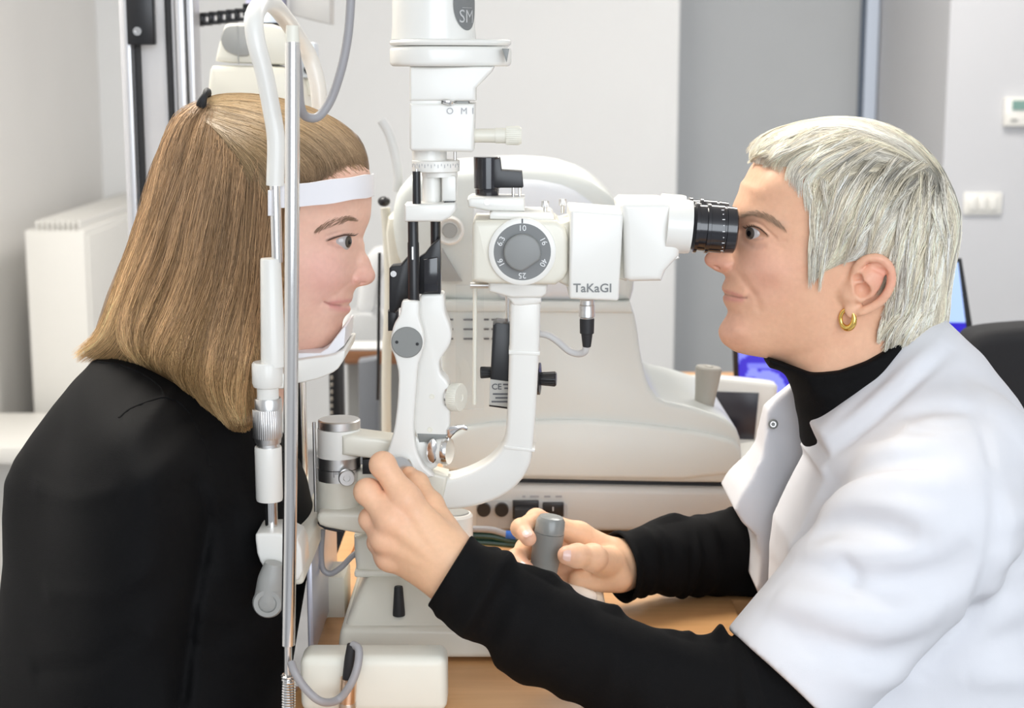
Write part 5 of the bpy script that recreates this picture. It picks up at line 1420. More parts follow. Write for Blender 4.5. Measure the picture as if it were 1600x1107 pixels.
guides = [
    [(318, 156), (286, 172), (262, 205), (241, 260), (219, 335), (196, 402), (176, 460), (152, 520), (114, 552)],
    [(320, 158), (292, 180), (270, 225), (252, 290), (232, 360), (208, 430), (186, 490), (162, 538), (124, 566)],
    [(322, 160), (302, 190), (284, 240), (266, 310), (244, 385), (222, 450), (204, 505), (188, 548), (160, 572)],
    [(326, 160), (315, 200), (300, 260), (280, 335), (258, 410), (238, 470), (226, 525), (232, 570), (252, 600)],
    [(332, 160), (330, 210), (318, 280), (300, 360), (280, 430), (262, 490), (256, 545), (272, 592), (304, 634)],
    [(345, 165), (348, 215), (340, 290), (326, 370), (310, 440), (298, 500), (296, 560), (312, 612), (342, 664)],
    [(360, 175), (368, 225), (362, 300), (350, 380), (340, 450), (334, 520), (336, 580), (350, 635), (376, 692)],
    [(380, 190), (388, 240), (386, 310), (378, 390), (372, 460), (368, 530), (370, 590), (380, 640), (396, 704)],
    [(400, 205), (408, 250), (408, 320), (404, 400), (400, 470), (396, 540), (396, 595), (400, 645), (404, 700)],
    [(425, 215), (432, 258), (436, 320), (436, 390), (434, 460), (430, 525), (426, 575), (420, 620), (412, 670)],
    [(445, 220), (455, 255), (460, 300), (461, 350), (459, 400), (455, 450), (450, 500), (446, 540), (440, 575)]]
waves = [
    [(300, 190), (276, 245), (254, 310), (232, 375), (206, 430), (184, 480), (178, 525), (196, 560), (232, 578)],
    [(310, 200), (290, 260), (268, 330), (246, 400), (220, 455), (204, 505), (206, 548), (228, 580), (262, 604)],
    [(330, 215), (312, 280), (296, 350), (282, 420), (258, 480), (236, 525), (228, 560), (250, 596), (290, 622)],
    [(350, 230), (342, 290), (332, 360), (318, 430), (296, 490), (274, 540), (262, 580), (284, 615), (318, 648)],
    [(372, 235), (368, 300), (358, 375), (344, 445), (326, 505), (312, 560), (306, 600), (322, 640), (352, 678)],
    [(396, 240), (396, 310), (390, 385), (380, 455), (366, 515), (356, 570), (352, 615), (364, 655), (388, 700)],
    [(420, 250), (424, 320), (420, 390), (412, 460), (402, 520), (392, 575), (386, 620), (388, 660), (398, 706)]]
crown = [
    [(322, 154), (345, 148), (385, 147), (430, 153), (475, 165), (515, 184), (545, 205), (562, 225), (573, 250)],
    [(320, 158), (350, 155), (392, 157), (436, 166), (478, 180), (514, 200), (540, 222), (555, 240), (562, 256)],
    [(320, 162), (352, 164), (392, 170), (434, 182), (472, 198), (504, 218), (526, 238), (536, 252), (540, 262)],
    [(318, 168), (350, 176), (388, 186), (426, 200), (460, 216), (486, 234), (502, 252), (508, 266), (508, 280)],
    [(312, 180), (340, 190), (376, 202), (410, 216), (440, 232), (462, 250), (474, 268), (478, 285), (476, 300)],
    [(314, 185), (338, 198), (368, 216), (398, 236), (422, 258), (438, 284), (446, 312), (450, 340), (450, 370)],
    [(318, 180), (336, 200), (358, 226), (378, 256), (392, 290), (400, 325), (404, 360), (406, 400), (406, 440)]]
def hair_cols(u, n, k, rnd, c_root, c_mid, c_tip, var, streak=None):
    t = np.linspace(0, 1, k)[None, :, None]
    c = np.where(t < 0.45, c_root + (c_mid - c_root) * t / 0.45, c_mid + (c_tip - c_mid) * (t - 0.45) / 0.55)
    c = np.tile(c, (n, 1, 1)) * (1 - var + 2 * var * rnd.random((n, 1, 1)))
    if streak is not None:
        T1 = rnd.random(400) * 2 - 1; T2 = rnd.random(400) * 2 - 1
        bnd = np.interp(u * 25, np.arange(400), T1) * 0.7 + np.interp(u * 80, np.arange(400), T2) * 0.7 + 0.25 * rnd.normal(size=len(u))
        bnd = np.clip(bnd, -1, 1.1)[:, None, None]
        c = c * (1 + streak[1] * bnd * np.array((1, 1.06, 1.2)))
    return np.clip(c, 0.0, 1)
k = 18
c1_, c2_, c3_ = np.array((0.38, 0.235, 0.125)), np.array((0.40, 0.235, 0.112)), np.array((0.76, 0.49, 0.235))
PA, u1, Q1 = hair_strands(hr, guides, 4600, k, 0.45, RNG, 0.0055, 5.0, True, 0.6, 75)
CA = hair_cols(u1, 4600, k, RNG, c1_, c2_, c3_, 0.28, (52, 0.55))
PW, uw, Qw = hair_strands(hr, waves, 2600, k, 0.5, RNG, 0.008, 4.5, True, 0.9, 42)
CW = hair_cols(uw, 2600, k, RNG, c1_, c2_ * 1.05, c3_ * 1.05, 0.28, (38, 0.60))
PA = np.vstack([PA, PW]); CA = np.vstack([CA, CW])
hov = over(hr, gr_)
wisps = [[(577, 268), (570, 258), (560, 246), (546, 232), (528, 218)], [(560, 270), (550, 260), (536, 248), (518, 234), (496, 222)], [(532, 276), (520, 266), (504, 254), (486, 242), (464, 230)], [(506, 290), (494, 278), (480, 264), (462, 250), (440, 238)], [(480, 312), (470, 298), (458, 282), (444, 268), (426, 254)]]
PB, u2, Q2 = hair_strands(hov, crown, 3300, k, 0.35, RNG, 0.003, 2.6, True, 0.2, 160)
CB = hair_cols(u2, 3300, k, RNG, np.array((0.58, 0.40, 0.21)), np.array((0.55, 0.37, 0.20)), np.array((0.40, 0.27, 0.16)), 0.25, (60, 0.28))
CB = CB * (1 - 0.42 * u2)[:, None, None]
PX, ux, Qx = hair_strands(hov, wisps, 420, k, 0.5, RNG, 0.0016, 3.0, True, 0.1, 60)
CX = hair_cols(ux, 420, k, RNG, np.array((0.46, 0.31, 0.18)), np.array((0.46, 0.31, 0.18)), np.array((0.50, 0.34, 0.19)), 0.25)
PC, u3, Q3 = hair_strands(hr, guides, 1500, k, 0.45, RNG, 0.004, 2.5, False, 0.5, 60)
CC = hair_cols(u3, 1500, k, RNG, np.array((0.36, 0.215, 0.105)), np.array((0.44, 0.262, 0.125)), np.array((0.72, 0.45, 0.20)), 0.30)
PD, u4, Q4 = hair_strands(hr, crown, 900, k, 0.35, RNG, 0.004, 2.0, False, 0.3, 40)
CD = hair_cols(u4, 900, k, RNG, np.array((0.58, 0.40, 0.21)), np.array((0.55, 0.37, 0.20)), np.array((0.40, 0.27, 0.16)), 0.30)
strand_mesh(np.vstack([PA, PB, PC, PD, PX]), np.r_[np.full(len(PA) + len(PB) + len(PC) + len(PD), 0.00034), np.full(len(PX), 0.00016)], np.vstack([CA, CB, CC, CD, CX]), 'hair_strands', M_HAIR, hair_o)['kind'] = 'stuff'
# hair tie
tie = MB()
for (dx, dy, ax_) in ((0, 0, 0.0), (1.5, 2, 0.35), (-1.5, -1, -0.3)):
    c = V(320 + dx, 156 + dy, -0.012); pts = []
    for q in range(25):
        a_ = 2 * math.pi * q / 24; pts.append(c + Vector((0.0052 * math.cos(a_) * math.cos(0.9 + ax_), 0.010 * math.sin(a_), 0.0105 * math.cos(a_) * math.sin(0.9 + ax_))))
    tie.tube(pts, 0.0030, 10, caps=False)
tie.build('hair_tie', M_BLACKM, girl)
# ------------ black top
t_out = [(300, 590), (235, 560), (185, 555), (150, 560), (118, 592), (85, 632), (52, 676), (26, 714), (11, 748), (8, 800), (10, 870), (2, 950), (-18, 1040), (-40, 1130), (-60, 1300), (420, 1300), (440, 1150), (452, 1060),
         (462, 1000), (474, 930), (486, 860), (488, 810), (476, 760), (452, 710), (424, 660), (405, 620), (380, 600)]
t_pts = [(262, 622, 100), (205, 648, 150), (180, 720, 196), (170, 800, 210), (160, 900, 212), (150, 1000, 208), (70, 800, 110), (95, 690, 95), (75, 900, 140), (50, 1000, 125), (262, 720, 186), (290, 800, 182), (290, 900, 180), (322, 700, 120),
         (340, 820, 135), (378, 730, 95), (390, 820, 118), (430, 820, 95), (400, 900, 122), (400, 1000, 120), (340, 1000, 150), (240, 880, 212), (240, 1000, 208), (300, 650, 92), (330, 640, 66), (165, 605, 88), (376, 672, 72), (440, 770, 66), (220, 590, 60),
         (130, 640, 110), (120, 760, 170), (110, 950, 180), (300, 1150, 190), (150, 1150, 205), (400, 1150, 120)]
tr = Relief(t_out, t_pts, h=0.002)
for (a_, b_, c_) in (([(310, 740), (318, 830), (306, 900), (290, 1000), (280, 1100)], 8, -18), ([(250, 760), (262, 860), (250, 980)], 22, 8), ([(300, 860), (340, 900), (380, 915)], 8, -4), ([(280, 920), (330, 960), (390, 970)], 9, 4), ([(270, 980), (330, 1030), (380, 1040)], 8, -4),
                     ([(330, 760), (350, 830), (352, 900)], 10, 4), ([(60, 760), (110, 780), (170, 770)], 10, 3), ([(200, 1000), (150, 1040), (60, 1050)], 10, -4), ([(220, 900), (160, 930), (80, 925)], 12, 4), ([(360, 720), (400, 790), (410, 860)], 8, -3)):
    tr.stroke(a_, b_, c_)
lo, hi = P(-60, 1240, -0.2), P(495, 545, 0)
tg_ = Grid((lo[0] - 0.06, -0.235, 0.52), (hi[0] + 0.02, 0.235, hi[2] + 0.02), 0.0032)
tg_.F = tr.field(tg_)
# far forearm reaching to the table edge
tg_.cap((-0.36, 0.14, 0.70), tuple(hx + (-0.012, 0.012, -0.012)), 0.045, 0.031, 0.02)
tv, tf = tg_.mesh(3)
btop = np_mesh('black_top', tv, tf, M_KNIT, girl)
for pth_ in ([(186, 654), (198, 643), (214, 635), (236, 627), (258, 622), (276, 628), (296, 648), (310, 676), (322, 706), (328, 730)], [(150, 566), (190, 572), (226, 588), (250, 606), (258, 622)]):
    hp = [tg_.hit(*w_) for w_ in spline(pth_, 34)]
    MB().tube([Vector(h_ + np.array((0, 0.0002, 0))) for h_ in hp if h_ is not None], 0.0015, 8, samples=0).build('sleeve_seam' if pth_[0][0] > 160 else 'shoulder_seam', M_KNIT, btop)
# ------------------------------------------------------------------ the examiner
doc = thing('person', 'person with short platinum hair in white coat looking into the microscope', 'person', (float(P(1450, 900, 0)[0]), 0, 0.0))
dskin = (0.82, 0.475, 0.31)
d_out = [(1183, 250), (1170, 270), (1157, 295), (1147, 318), (1142, 336), (1142, 350), (1138, 362), (1126, 377), (1110, 392), (1102, 400), (1100.5, 406), (1103, 413), (1111, 419), (1122, 425), (1132, 430), (1134, 436),
         (1130, 444), (1128, 450), (1130, 456), (1133, 460), (1130, 464), (1130, 470), (1133, 477), (1137, 485), (1135, 495), (1128, 505), (1123, 515), (1124, 526), (1131, 538), (1145, 548), (1170, 555), (1200, 560), (1225, 568),
         (1240, 584), (1252, 612), (1262, 650), (1275, 710), (1470, 710), (1460, 650), (1448, 600), (1432, 550), (1428, 515), (1440, 475), (1460, 430), (1474, 380), (1477, 330), (1464, 285), (1436, 248), (1392, 218), (1340, 204),
         (1290, 203), (1240, 212), (1206, 229)]
d_pts = [(1170, 290, 26), (1195, 280, 45), (1225, 270, 56), (1165, 318, 27), (1190, 315, 45), (1220, 310, 57), (1162, 338, 26), (1185, 337, 42), (1210, 345, 53), (1240, 360, 60),
         (1157, 360, 15), (1164, 365, 24), (1172, 368, 31), (1185, 371, 40), (1198, 373, 46), (1215, 378, 52), (1149, 366, 9.5), (1146, 380, 11), (1132, 392, 10.5), (1112, 404, 8.5), (1120, 410, 12.5), (1131, 415, 16.5), (1138, 404, 14.5), (1148, 392, 13.5),
         (1158, 390, 23), (1151, 410, 22), (1156, 424, 27), (1168, 400, 33), (1185, 405, 44), (1210, 408, 54), (1240, 408, 61), (1280, 400, 66),
         (1138, 445, 12.5), (1147, 446, 20), (1162, 448, 29), (1140, 464, 13.5), (1153, 465, 23), (1167, 467, 31), (1140, 477, 12), (1152, 483, 20), (1166, 486, 28), (1184, 470, 39),
         (1134, 513, 11), (1146, 512, 20), (1160, 522, 26), (1148, 538, 13), (1175, 545, 22), (1185, 440, 41), (1210, 450, 50), (1245, 455, 57), (1190, 500, 36), (1230, 495, 47), (1275, 495, 56), (1205, 540, 30), (1245, 548, 37),
         (1310, 500, 57), (1320, 465, 62), (1280, 540, 48), (1270, 600, 38), (1320, 600, 50), (1380, 600, 52), (1420, 600, 36), (1300, 670, 46), (1370, 670, 55), (1340, 540, 54), (1390, 540, 48),
         (1340, 430, 67), (1375, 420, 68), (1260, 330, 65), (1300, 330, 70), (1350, 330, 74), (1400, 330, 71), (1440, 340, 50), (1300, 258, 62), (1350, 250, 60), (1250, 250, 50), (1400, 270, 56), (1420, 400, 62), (1400, 460, 60), (1385, 500, 52), (1425, 450, 46)]
dr = Relief(d_out, d_pts)
dr.stroke([(1133, 460), (1145, 463), (1157, 465.5), (1167, 465.5)], 1.3, -2.2)
dr.stroke([(1133, 453), (1145, 456.5), (1157, 461)], 2.6, 0.9); dr.stroke([(1134, 467), (1146, 470), (1157, 471)], 2.8, 1.3)
dr.stroke([(1168, 460), (1171, 468)], 2.4, -1.3); dr.stroke([(1174, 455), (1182, 468), (1186, 484)], 4.0, -1.4)
dr.stroke([(1140, 488), (1152, 491)], 3.5, -1.2)
dr.stroke([(1146, 418), (1156, 430), (1166, 444), (1176, 458)], 4.0, -2.3)        # fold beside nose
dr.stroke([(1170, 425), (1190, 425), (1215, 430)], 12, 2.8)
dr.stroke([(1143, 400), (1148, 410), (1143, 420), (1136, 424)], 1.8, -2.0)
dr.stroke([(1134, 414)], 5, 1.2)
dr.stroke([(1163, 350), (1175, 347), (1188, 351), (1202, 364), (1212, 372)], 1.5, -2.2)
dr.stroke([(1166, 355), (1176, 351.5), (1187, 355), (1199, 366)], 1.8, 1.3)
dr.stroke([(1170, 374), (1180, 377), (1192, 375)], 2.0, 0.8)
dr.stroke([(1166, 381), (1178, 387), (1194, 386)], 3.0, -1.6); dr.stroke([(1204, 372), (1216, 377), (1226, 376)], 1.8, -1.0); dr.stroke([(1204, 378), (1216, 385), (1224, 388)], 1.8, -0.8)
dr.stroke([(1150, 520), (1140, 528)], 8, 1.6); dr.stroke([(1230, 560), (1280, 545), (1312, 512)], 8, -2.0)
dr.stroke([(1155, 336), (1180, 334), (1205, 344), (1225, 354)], 5, 1.5)
dr.stroke([(1152, 352), (1158, 362), (1160, 374)], 4, -1.6)
EYD = [(1166.5, 361), (1170, 358.5), (1176, 357.3), (1182, 358.3), (1188, 361.5), (1194, 365.5), (1200, 369.5), (1193, 370.8), (1186, 371.8), (1179, 372), (1173, 370.5), (1168.5, 366.5)]
sd = dr.inside(EYD)
dr.delta += -0.0042 * np.clip(0.5 - sd / 0.0012, 0, 1)
lo = P(1085, 700, 0); hi = P(1485, 195, 0)
dg = Grid((lo[0] - 0.004, -0.090, lo[2] - 0.005), (hi[0] + 0.006, 0.090, hi[2] + 0.008), 0.0013)
dg.F = dr.field(dg)
for s_ in (-1, 1):
    n0 = dr.at(1119, 417.5); dg.ell((n0[0], s_ * (abs(n0[1]) - 0.0003), n0[2] - 0.0006), (0.0046, 0.0032, 0.0020), 0.0010, 'sub')
def ea(px, py, out, s_):
    p = dr.at(px, py); return np.array((p[0], s_ * (abs(p[1]) + out), p[2]))
for s_ in (-1, 1):
    # ear: bowl, rim, antihelix, lobe, hollow
    dg.poly([ea(1330, 458, -0.002, s_), ea(1352, 438, 0.001, s_), ea(1368, 420, 0.004, s_)], [0.012, 0.014, 0.010], 0.006)
    hel = [(1333, 432), (1338, 415), (1352, 403), (1370, 402), (1383, 412), (1388, 430), (1385, 448), (1374, 466), (1358, 478), (1342, 486)]
    hel = [tuple(q) for q in spline(hel, 22)]
    for i in range(len(hel) - 1):
        t = i / (len(hel) - 2); oo = 0.004 + 0.010 * min(1, t * 2.2) * (1 - 0.5 * max(0, t - 0.6) / 0.4)
        dg.cap(ea(*hel[i], oo, s_), ea(*hel[i + 1], oo, s_), 0.0036, 0.0036, 0.003)
    ant = [(1372, 420), (1366, 438), (1356, 456), (1342, 466)]
    for i in range(3): dg.cap(ea(*ant[i], 0.008, s_), ea(*ant[i + 1], 0.008, s_), 0.0036, 0.0036, 0.004)
    dg.ell(ea(1332, 482, 0.004, s_), (0.0085, 0.0045, 0.0095), 0.004)
    dg.ell(ea(1326, 458, 0.003, s_), (0.0042, 0.0035, 0.0052), 0.003)
    dg.ell(ea(1344, 449, 0.0105, s_), (0.0070, 0.0070, 0.0088), 0.004, 'sub')
    dg.ell(ea(1338, 436, 0.0095, s_), (0.0055, 0.0050, 0.0060), 0.003, 'sub')
    dg.cap(ea(1334, 440, 0.006, s_), ea(1350, 438, 0.006, s_), 0.0020, 0.0022, 0.002)
    dg.cap(ea(1352, 412, 0.013, s_), ea(1377, 424, 0.014, s_), 0.0030, 0.0030, 0.002, 'sub')
dv, df = dg.mesh(2)
def dp_(x, y): return dr.at(x, y)
def dpl(pix): return np.array([dp_(x, y) for x, y in pix])
dlip = (0.70, 0.29, 0.25)
marks = [(dp_(1190, 425), 0.024, (0.84, 0.43, 0.34), 0.5), (P(1104, 405, 0), 0.013, (0.82, 0.38, 0.30), 0.55), (dp_(1130, 418), 0.008, (0.78, 0.36, 0.28), 0.45), (dp_(1140, 515), 0.016, (0.82, 0.42, 0.33), 0.4),
         (dp_(1375, 430) + np.array((0, -0.01, 0)), 0.016, (0.84, 0.36, 0.28), 0.55),
         (dpl([(1132, 455), (1145, 458.5), (1158, 463)]), 0.0015, dlip, 0.75), (dpl([(1133, 466), (1146, 469), (1159, 469.5)]), 0.0019, dlip, 0.75),
         (dpl([(1133, 460), (1145, 463), (1157, 465.5), (1167, 465.5)]), 0.0009, (0.33, 0.12, 0.10), 0.75),
         (dpl([(1166, 357.5), (1176, 353.8), (1187, 357), (1200, 368.5)]), 0.0009, (0.15, 0.08, 0.06), 0.75), (dpl([(1170, 372), (1180, 375), (1192, 373)]), 0.0010, (0.48, 0.25, 0.20), 0.55),
         (dpl([(1164, 380), (1176, 386), (1190, 385)]), 0.003, (0.62, 0.35, 0.28), 0.35), (dp_(1160, 362), 0.006, (0.62, 0.36, 0.28), 0.5), (dp_(1180, 345), 0.005, (0.66, 0.39, 0.30), 0.4),
         (dpl([(1158, 337), (1175, 333), (1195, 336), (1222, 352)]), 0.0035, (0.50, 0.31, 0.22), 0.55)]
dcol = paint(dv, dskin, marks)

# ------------ hands
sqn = np.array((0, -1, 0))
def pj(*q): return np.array(P(*q))
# left hand on the slit knob: back of the hand to the camera
L_lo = P(545, 985, -0.13); L_hi = P(770, 690, -0.13)
lh = Grid((L_lo[0] - 0.005, -0.215, L_lo[2]), (L_hi[0] + 0.005, -0.045, L_hi[2] + 0.01), 0.0013)
wr = pj(712, 895, -0.158); wr2 = pj(735, 925, -0.158)
mc = {'i': pj(634, 780, -0.147), 'm': pj(610, 812, -0.152), 'r': pj(601, 842, -0.147), 'p': pj(608, 870, -0.137)}
# palm
lh.cap(wr2, wr, 0.0285, 0.0275, 0.01, sq=((0.15, -1, 0.1), 0.72))
for kx_, r0, r1 in (('i', 0.0165, 0.0120), ('m', 0.0165, 0.0125), ('r', 0.0165, 0.0118), ('p', 0.0160, 0.0112)):
    off = {'i': (0.006, 0, 0.010), 'm': (0.002, -0.002, 0.003), 'r': (-0.003, -0.001, -0.006), 'p': (-0.008, 0.003, -0.013)}[kx_]
    lh.cap(wr + np.array(off), mc[kx_], r0, r1, 0.012)
lh.cap(mc['i'], mc['p'], 0.0105, 0.0100, 0.008)
def finger(g, pts, rs, k=0.0022):
    g2_ = g.clone()
    n_ = len(pts)
    g2_.poly(pts, rs, 0.004)
    for i in range(1, n_ - 1): g2_.ell(pts[i], np.array((1, 1, 1)) * rs[i] * 1.06, 0.004)
    return g2_.F
fs_ = [
    ([mc['i'], pj(598, 727, -0.140), pj(600, 725, -0.106), pj(613, 738, -0.090)], [0.0122, 0.0112, 0.0098, 0.0078]),
    ([mc['m'], pj(574, 769, -0.141), pj(578, 766, -0.106), pj(594, 772, -0.088)], [0.0124, 0.0113, 0.0098, 0.0078]),
    ([mc['r'], pj(580, 812, -0.134), pj(588, 806, -0.102), pj(604, 804, -0.086)], [0.0118, 0.0104, 0.0088, 0.0072]),
    ([mc['p'], pj(591, 848, -0.124), pj(600, 840, -0.098), pj(614, 834, -0.086)], [0.0106, 0.0094, 0.0080, 0.0068]),
    ([pj(708, 850, -0.142), pj(672, 790, -0.120), pj(652, 756, -0.104), pj(640, 742, -0.096)], [0.0150, 0.0122, 0.0100, 0.0080])]
Fs = [finger(lh, a_, b_) for a_, b_ in fs_]
def smin(A_, B_, k):
    hh = np.maximum(k - np.abs(A_ - B_), 0) / k; return np.minimum(A_, B_) - hh * hh * k * 0.25
allf = Fs[0]
for f_ in Fs[1:]: allf = smin(allf, f_, 0.0022)
lh.F = smin(lh.F, allf, 0.010)
# knuckles and tendons
for kx_, o_ in (('i', 0.0040), ('m', 0.0048), ('r', 0.0040), ('p', 0.0034)):
    lh.ell(mc[kx_] + np.array((0.001, -0.0055, 0.001)), (0.0085, 0.0085, 0.0085), 0.010)
    lh.cap(mc[kx_] + np.array((0.003, -0.0085, -0.002)), wr + (mc[kx_] - wr) * 0.35 + np.array((0, -0.0135, 0)), 0.0022, 0.0016, 0.008)
lv, lf = lh.mesh(2)
hs = (0.87, 0.535, 0.335)
hm = [(mc[q], 0.012, (0.84, 0.45, 0.35), 0.4) for q in 'imrp'] + [(f_[0][1], 0.009, (0.85, 0.46, 0.36), 0.45) for f_ in fs_[:4]]
def paint2(v, base, marks):
    c = np.tile(np.array(base, float), (len(v), 1))
    for (p, r, col, st) in marks:
        a_ = st * np.exp(-0.5 * (np.linalg.norm(v - np.asarray(p), axis=1) / r) ** 2); c = c * (1 - a_[:, None]) + np.array(col) * a_[:, None]
    return c
lcol = paint2(lv, hs, hm)
# right hand round the joystick
R_lo = P(780, 965, 0.08); R_hi = P(1010, 780, 0.08)
rh = Grid((R_lo[0] - 0.005, -0.025, R_lo[2] - 0.005), (R_hi[0] + 0.01, 0.135, R_hi[2] + 0.012), 0.0013)
rw = pj(972, 884, 0.088)
mcr = {'i': pj(905, 835, 0.082), 'm': pj(900, 862, 0.090), 'r': pj(898, 888, 0.090), 'p': pj(902, 910, 0.084)}
rh.cap(rw + (pj(1030, 872, 0.115) - rw) * 0.55, rw, 0.0245, 0.0265, 0.01, sq=((0, -1, 0.35), 0.8))
for q, r0, r1 in (('i', 0.0175, 0.0125), ('m', 0.0170, 0.0125), ('r', 0.0165, 0.0120), ('p', 0.0160, 0.0115)): rh.cap(rw + np.array((-0.004, 0, {'i': 0.008, 'm': 0.002, 'r': -0.004, 'p': -0.010}[q])), mcr[q], r0, r1, 0.012)
rh.cap(pj(965, 905, 0.060), pj(905, 908, 0.060), 0.0150, 0.0120, 0.012)
rfs = [
    ([mcr['i'], pj(838, 812, 0.066), pj(814, 826, 0.034), pj(826, 842, 0.014)], [0.0120, 0.0104, 0.0094, 0.0082]),
    ([mcr['m'], pj(822, 858, 0.068), pj(806, 874, 0.034), pj(822, 890, 0.013)], [0.0120, 0.0106, 0.0096, 0.0084]),
    ([mcr['r'], pj(818, 896, 0.068), pj(804, 908, 0.036), pj(822, 920, 0.018)], [0.0115, 0.0100, 0.0090, 0.0080]),
    ([mcr['p'], pj(836, 922, 0.064), pj(826, 932, 0.038), pj(838, 938, 0.022)], [0.0105, 0.0090, 0.0080, 0.0070]),
    ([pj(952, 882, 0.060), pj(926, 872, 0.026), pj(902, 869, 0.012), pj(886, 868, 0.009)], [0.0180, 0.0135, 0.0115, 0.0100])]
Fs = [finger(rh, a_, b_) for a_, b_ in rfs]
allf = Fs[0]
for f_ in Fs[1:]: allf = smin(allf, f_, 0.0012)
rh.F = smin(rh.F, allf, 0.008)
rv, rf = rh.mesh(2)
rcol = paint2(rv, hs, [(f_[0][3], 0.010, (0.86, 0.44, 0.36), 0.5) for f_ in rfs] + [(f_[0][1], 0.009, (0.85, 0.46, 0.36), 0.35) for f_ in rfs])
# hidden arms and torso
ELB = pj(1185, 1062, -0.200); SHL = pj(1480, 740, -0.14)
ELR = pj(1215, 880, 0.165); SHR = pj(1470, 740, 0.16); SHR[1] = 0.15
b2 = Grid((0.05, -0.26, 0.50), (0.56, 0.26, 1.05), 0.007)
b2.cap(P(1370, 640, 0), P(1480, 780, 0), 0.05, 0.085, 0.03); b2.cap(P(1480, 780, 0), P(1560, 1200, 0), 0.085, 0.10, 0.03)
b2.cap(SHL, ELB, 0.026, 0.026, 0.02); b2.cap(SHR, ELR, 0.030, 0.028, 0.02)
bv, bf = b2.mesh(1)
V_, F_, C_ = join([(dv, df, dcol), (lv, lf, lcol), (rv, rf, rcol), (bv, bf, skin_col(bv, dskin))])
np_mesh('body', V_, F_, M_SKIN, doc, C_)
# nails
M_NAIL = mat('nail', (0.88, 0.60, 0.52), 0.25, coat=0.3)
def nail(tip, prev, up, w=0.0052, l=0.0062, r=0.0082):
    t = Vector(tip - prev).normalized(); u = Vector(up); u = (u - t * u.dot(t)).normalized(); s_ = t.cross(u)
    vs = []; n1, n2 = 9, 7
    for i in range(n1):
        for j in range(n2):
            a_ = (j / (n2 - 1) - 0.5) * 2; b_ = (i / (n1 - 1) - 0.5) * 2
            wz = w * math.sqrt(max(0.0, 1 - 0.55 * max(0, b_) ** 3 - 0.35 * max(0, -b_) ** 3))
            an = a_ * wz / r
            vs.append(Vector(tip) + t * (l * b_ + 0.0012) + (u * math.cos(an) + s_ * math.sin(an)) * (r + 0.0004 - 0.0014 * max(0, b_) ** 2))
    fs = [(i * n2 + j, i * n2 + j + 1, (i + 1) * n2 + j + 1, (i + 1) * n2 + j) for i in range(n1 - 1) for j in range(n2 - 1)]
    MB().add(vs, fs).build('fingernail', M_NAIL, doc, angle=0)
for f_, up, rr_ in ((rfs[0], (0.25, -1, 0.1), 0.0082), (rfs[1], (0.1, -1, 0.1), 0.0084), (rfs[4], (0.1, -1, 0.25), 0.0100)):
    nail(f_[0][3], f_[0][2], up, 0.0048 if rr_ < 0.009 else 0.0058, 0.0052 if rr_ < 0.009 else 0.0062, rr_)
# eyes, brows, lashes
for s_ in (-1, 1):
    ce = P(1185, 365, -0.031); c = np.array((ce[0], s_ * 0.0256, ce[2]))
    e = eyeball(doc, c, (-0.78, -0.60 if s_ < 0 else 0.1, 0.02), (0.07, 0.055, 0.045)); keep(doc, e)
brow(dr, [(1156, 338), (1172, 333), (1190, 334), (1208, 343), (1226, 356)], 260, 5.2, 9, (0.42, 0.28, 0.19), RNG, 0.35, doc, 'eyebrow', rad=0.00013)
lashes(dr, [(1199, 367), (1188, 357.5), (1177, 354), (1167, 357)], doc, RNG, 36, -1.0, 0.0045)
# earring: gold hoop
eh = MB(); c = Vector(ea(1322, 497, 0.006, -1)); pts = []; rs = []
for q in range(29):
    a_ = 2 * math.pi * q / 28; pts.append(c + Vector((0.0058 * math.cos(a_), -0.0035 * math.cos(a_), 0.0090 * math.sin(a_)))); rs.append(0.0020 + 0.0013 * max(0, -math.sin(a_ - 0.5)))
eh.tube(pts, rs, 14, caps=False); eh.build('earring', M_GOLD, doc, angle=0)
# ------------ hair
D_HAIR = [(1180, 252), (1176, 238), (1186, 222), (1215, 204), (1260, 190), (1310, 183), (1360, 188), (1405, 203), (1444, 230), (1470, 262), (1488, 296), (1500, 325), (1500, 365), (1488, 410), (1480, 450), (1478, 490), (1470, 520), (1440, 540), (1410, 545), (1385, 550),
          (1398, 522), (1392, 506), (1380, 512), (1390, 492), (1396, 470), (1392, 440), (1384, 412), (1370, 398), (1345, 396), (1322, 404), (1300, 412), (1272, 440), (1276, 410), (1286, 380), (1288, 350), (1278, 315), (1258, 280), (1240, 258), (1215, 246)]
dsd = poly_sd(np.array([dr.at(a_, b_)[[0, 2]] for a_, b_ in D_HAIR]), *np.meshgrid(dr.x, dr.z, indexing='ij'))
class HairCap(Relief):
    pass
dh_out = [(1178, 250), (1174, 237), (1184, 221), (1212, 203), (1260, 189), (1310, 182), (1360, 186), (1408, 202), (1446, 230), (1472, 262), (1490, 298), (1500, 330), (1499, 370), (1488, 412), (1480, 455), (1478, 495), (1468, 525), (1440, 548)]
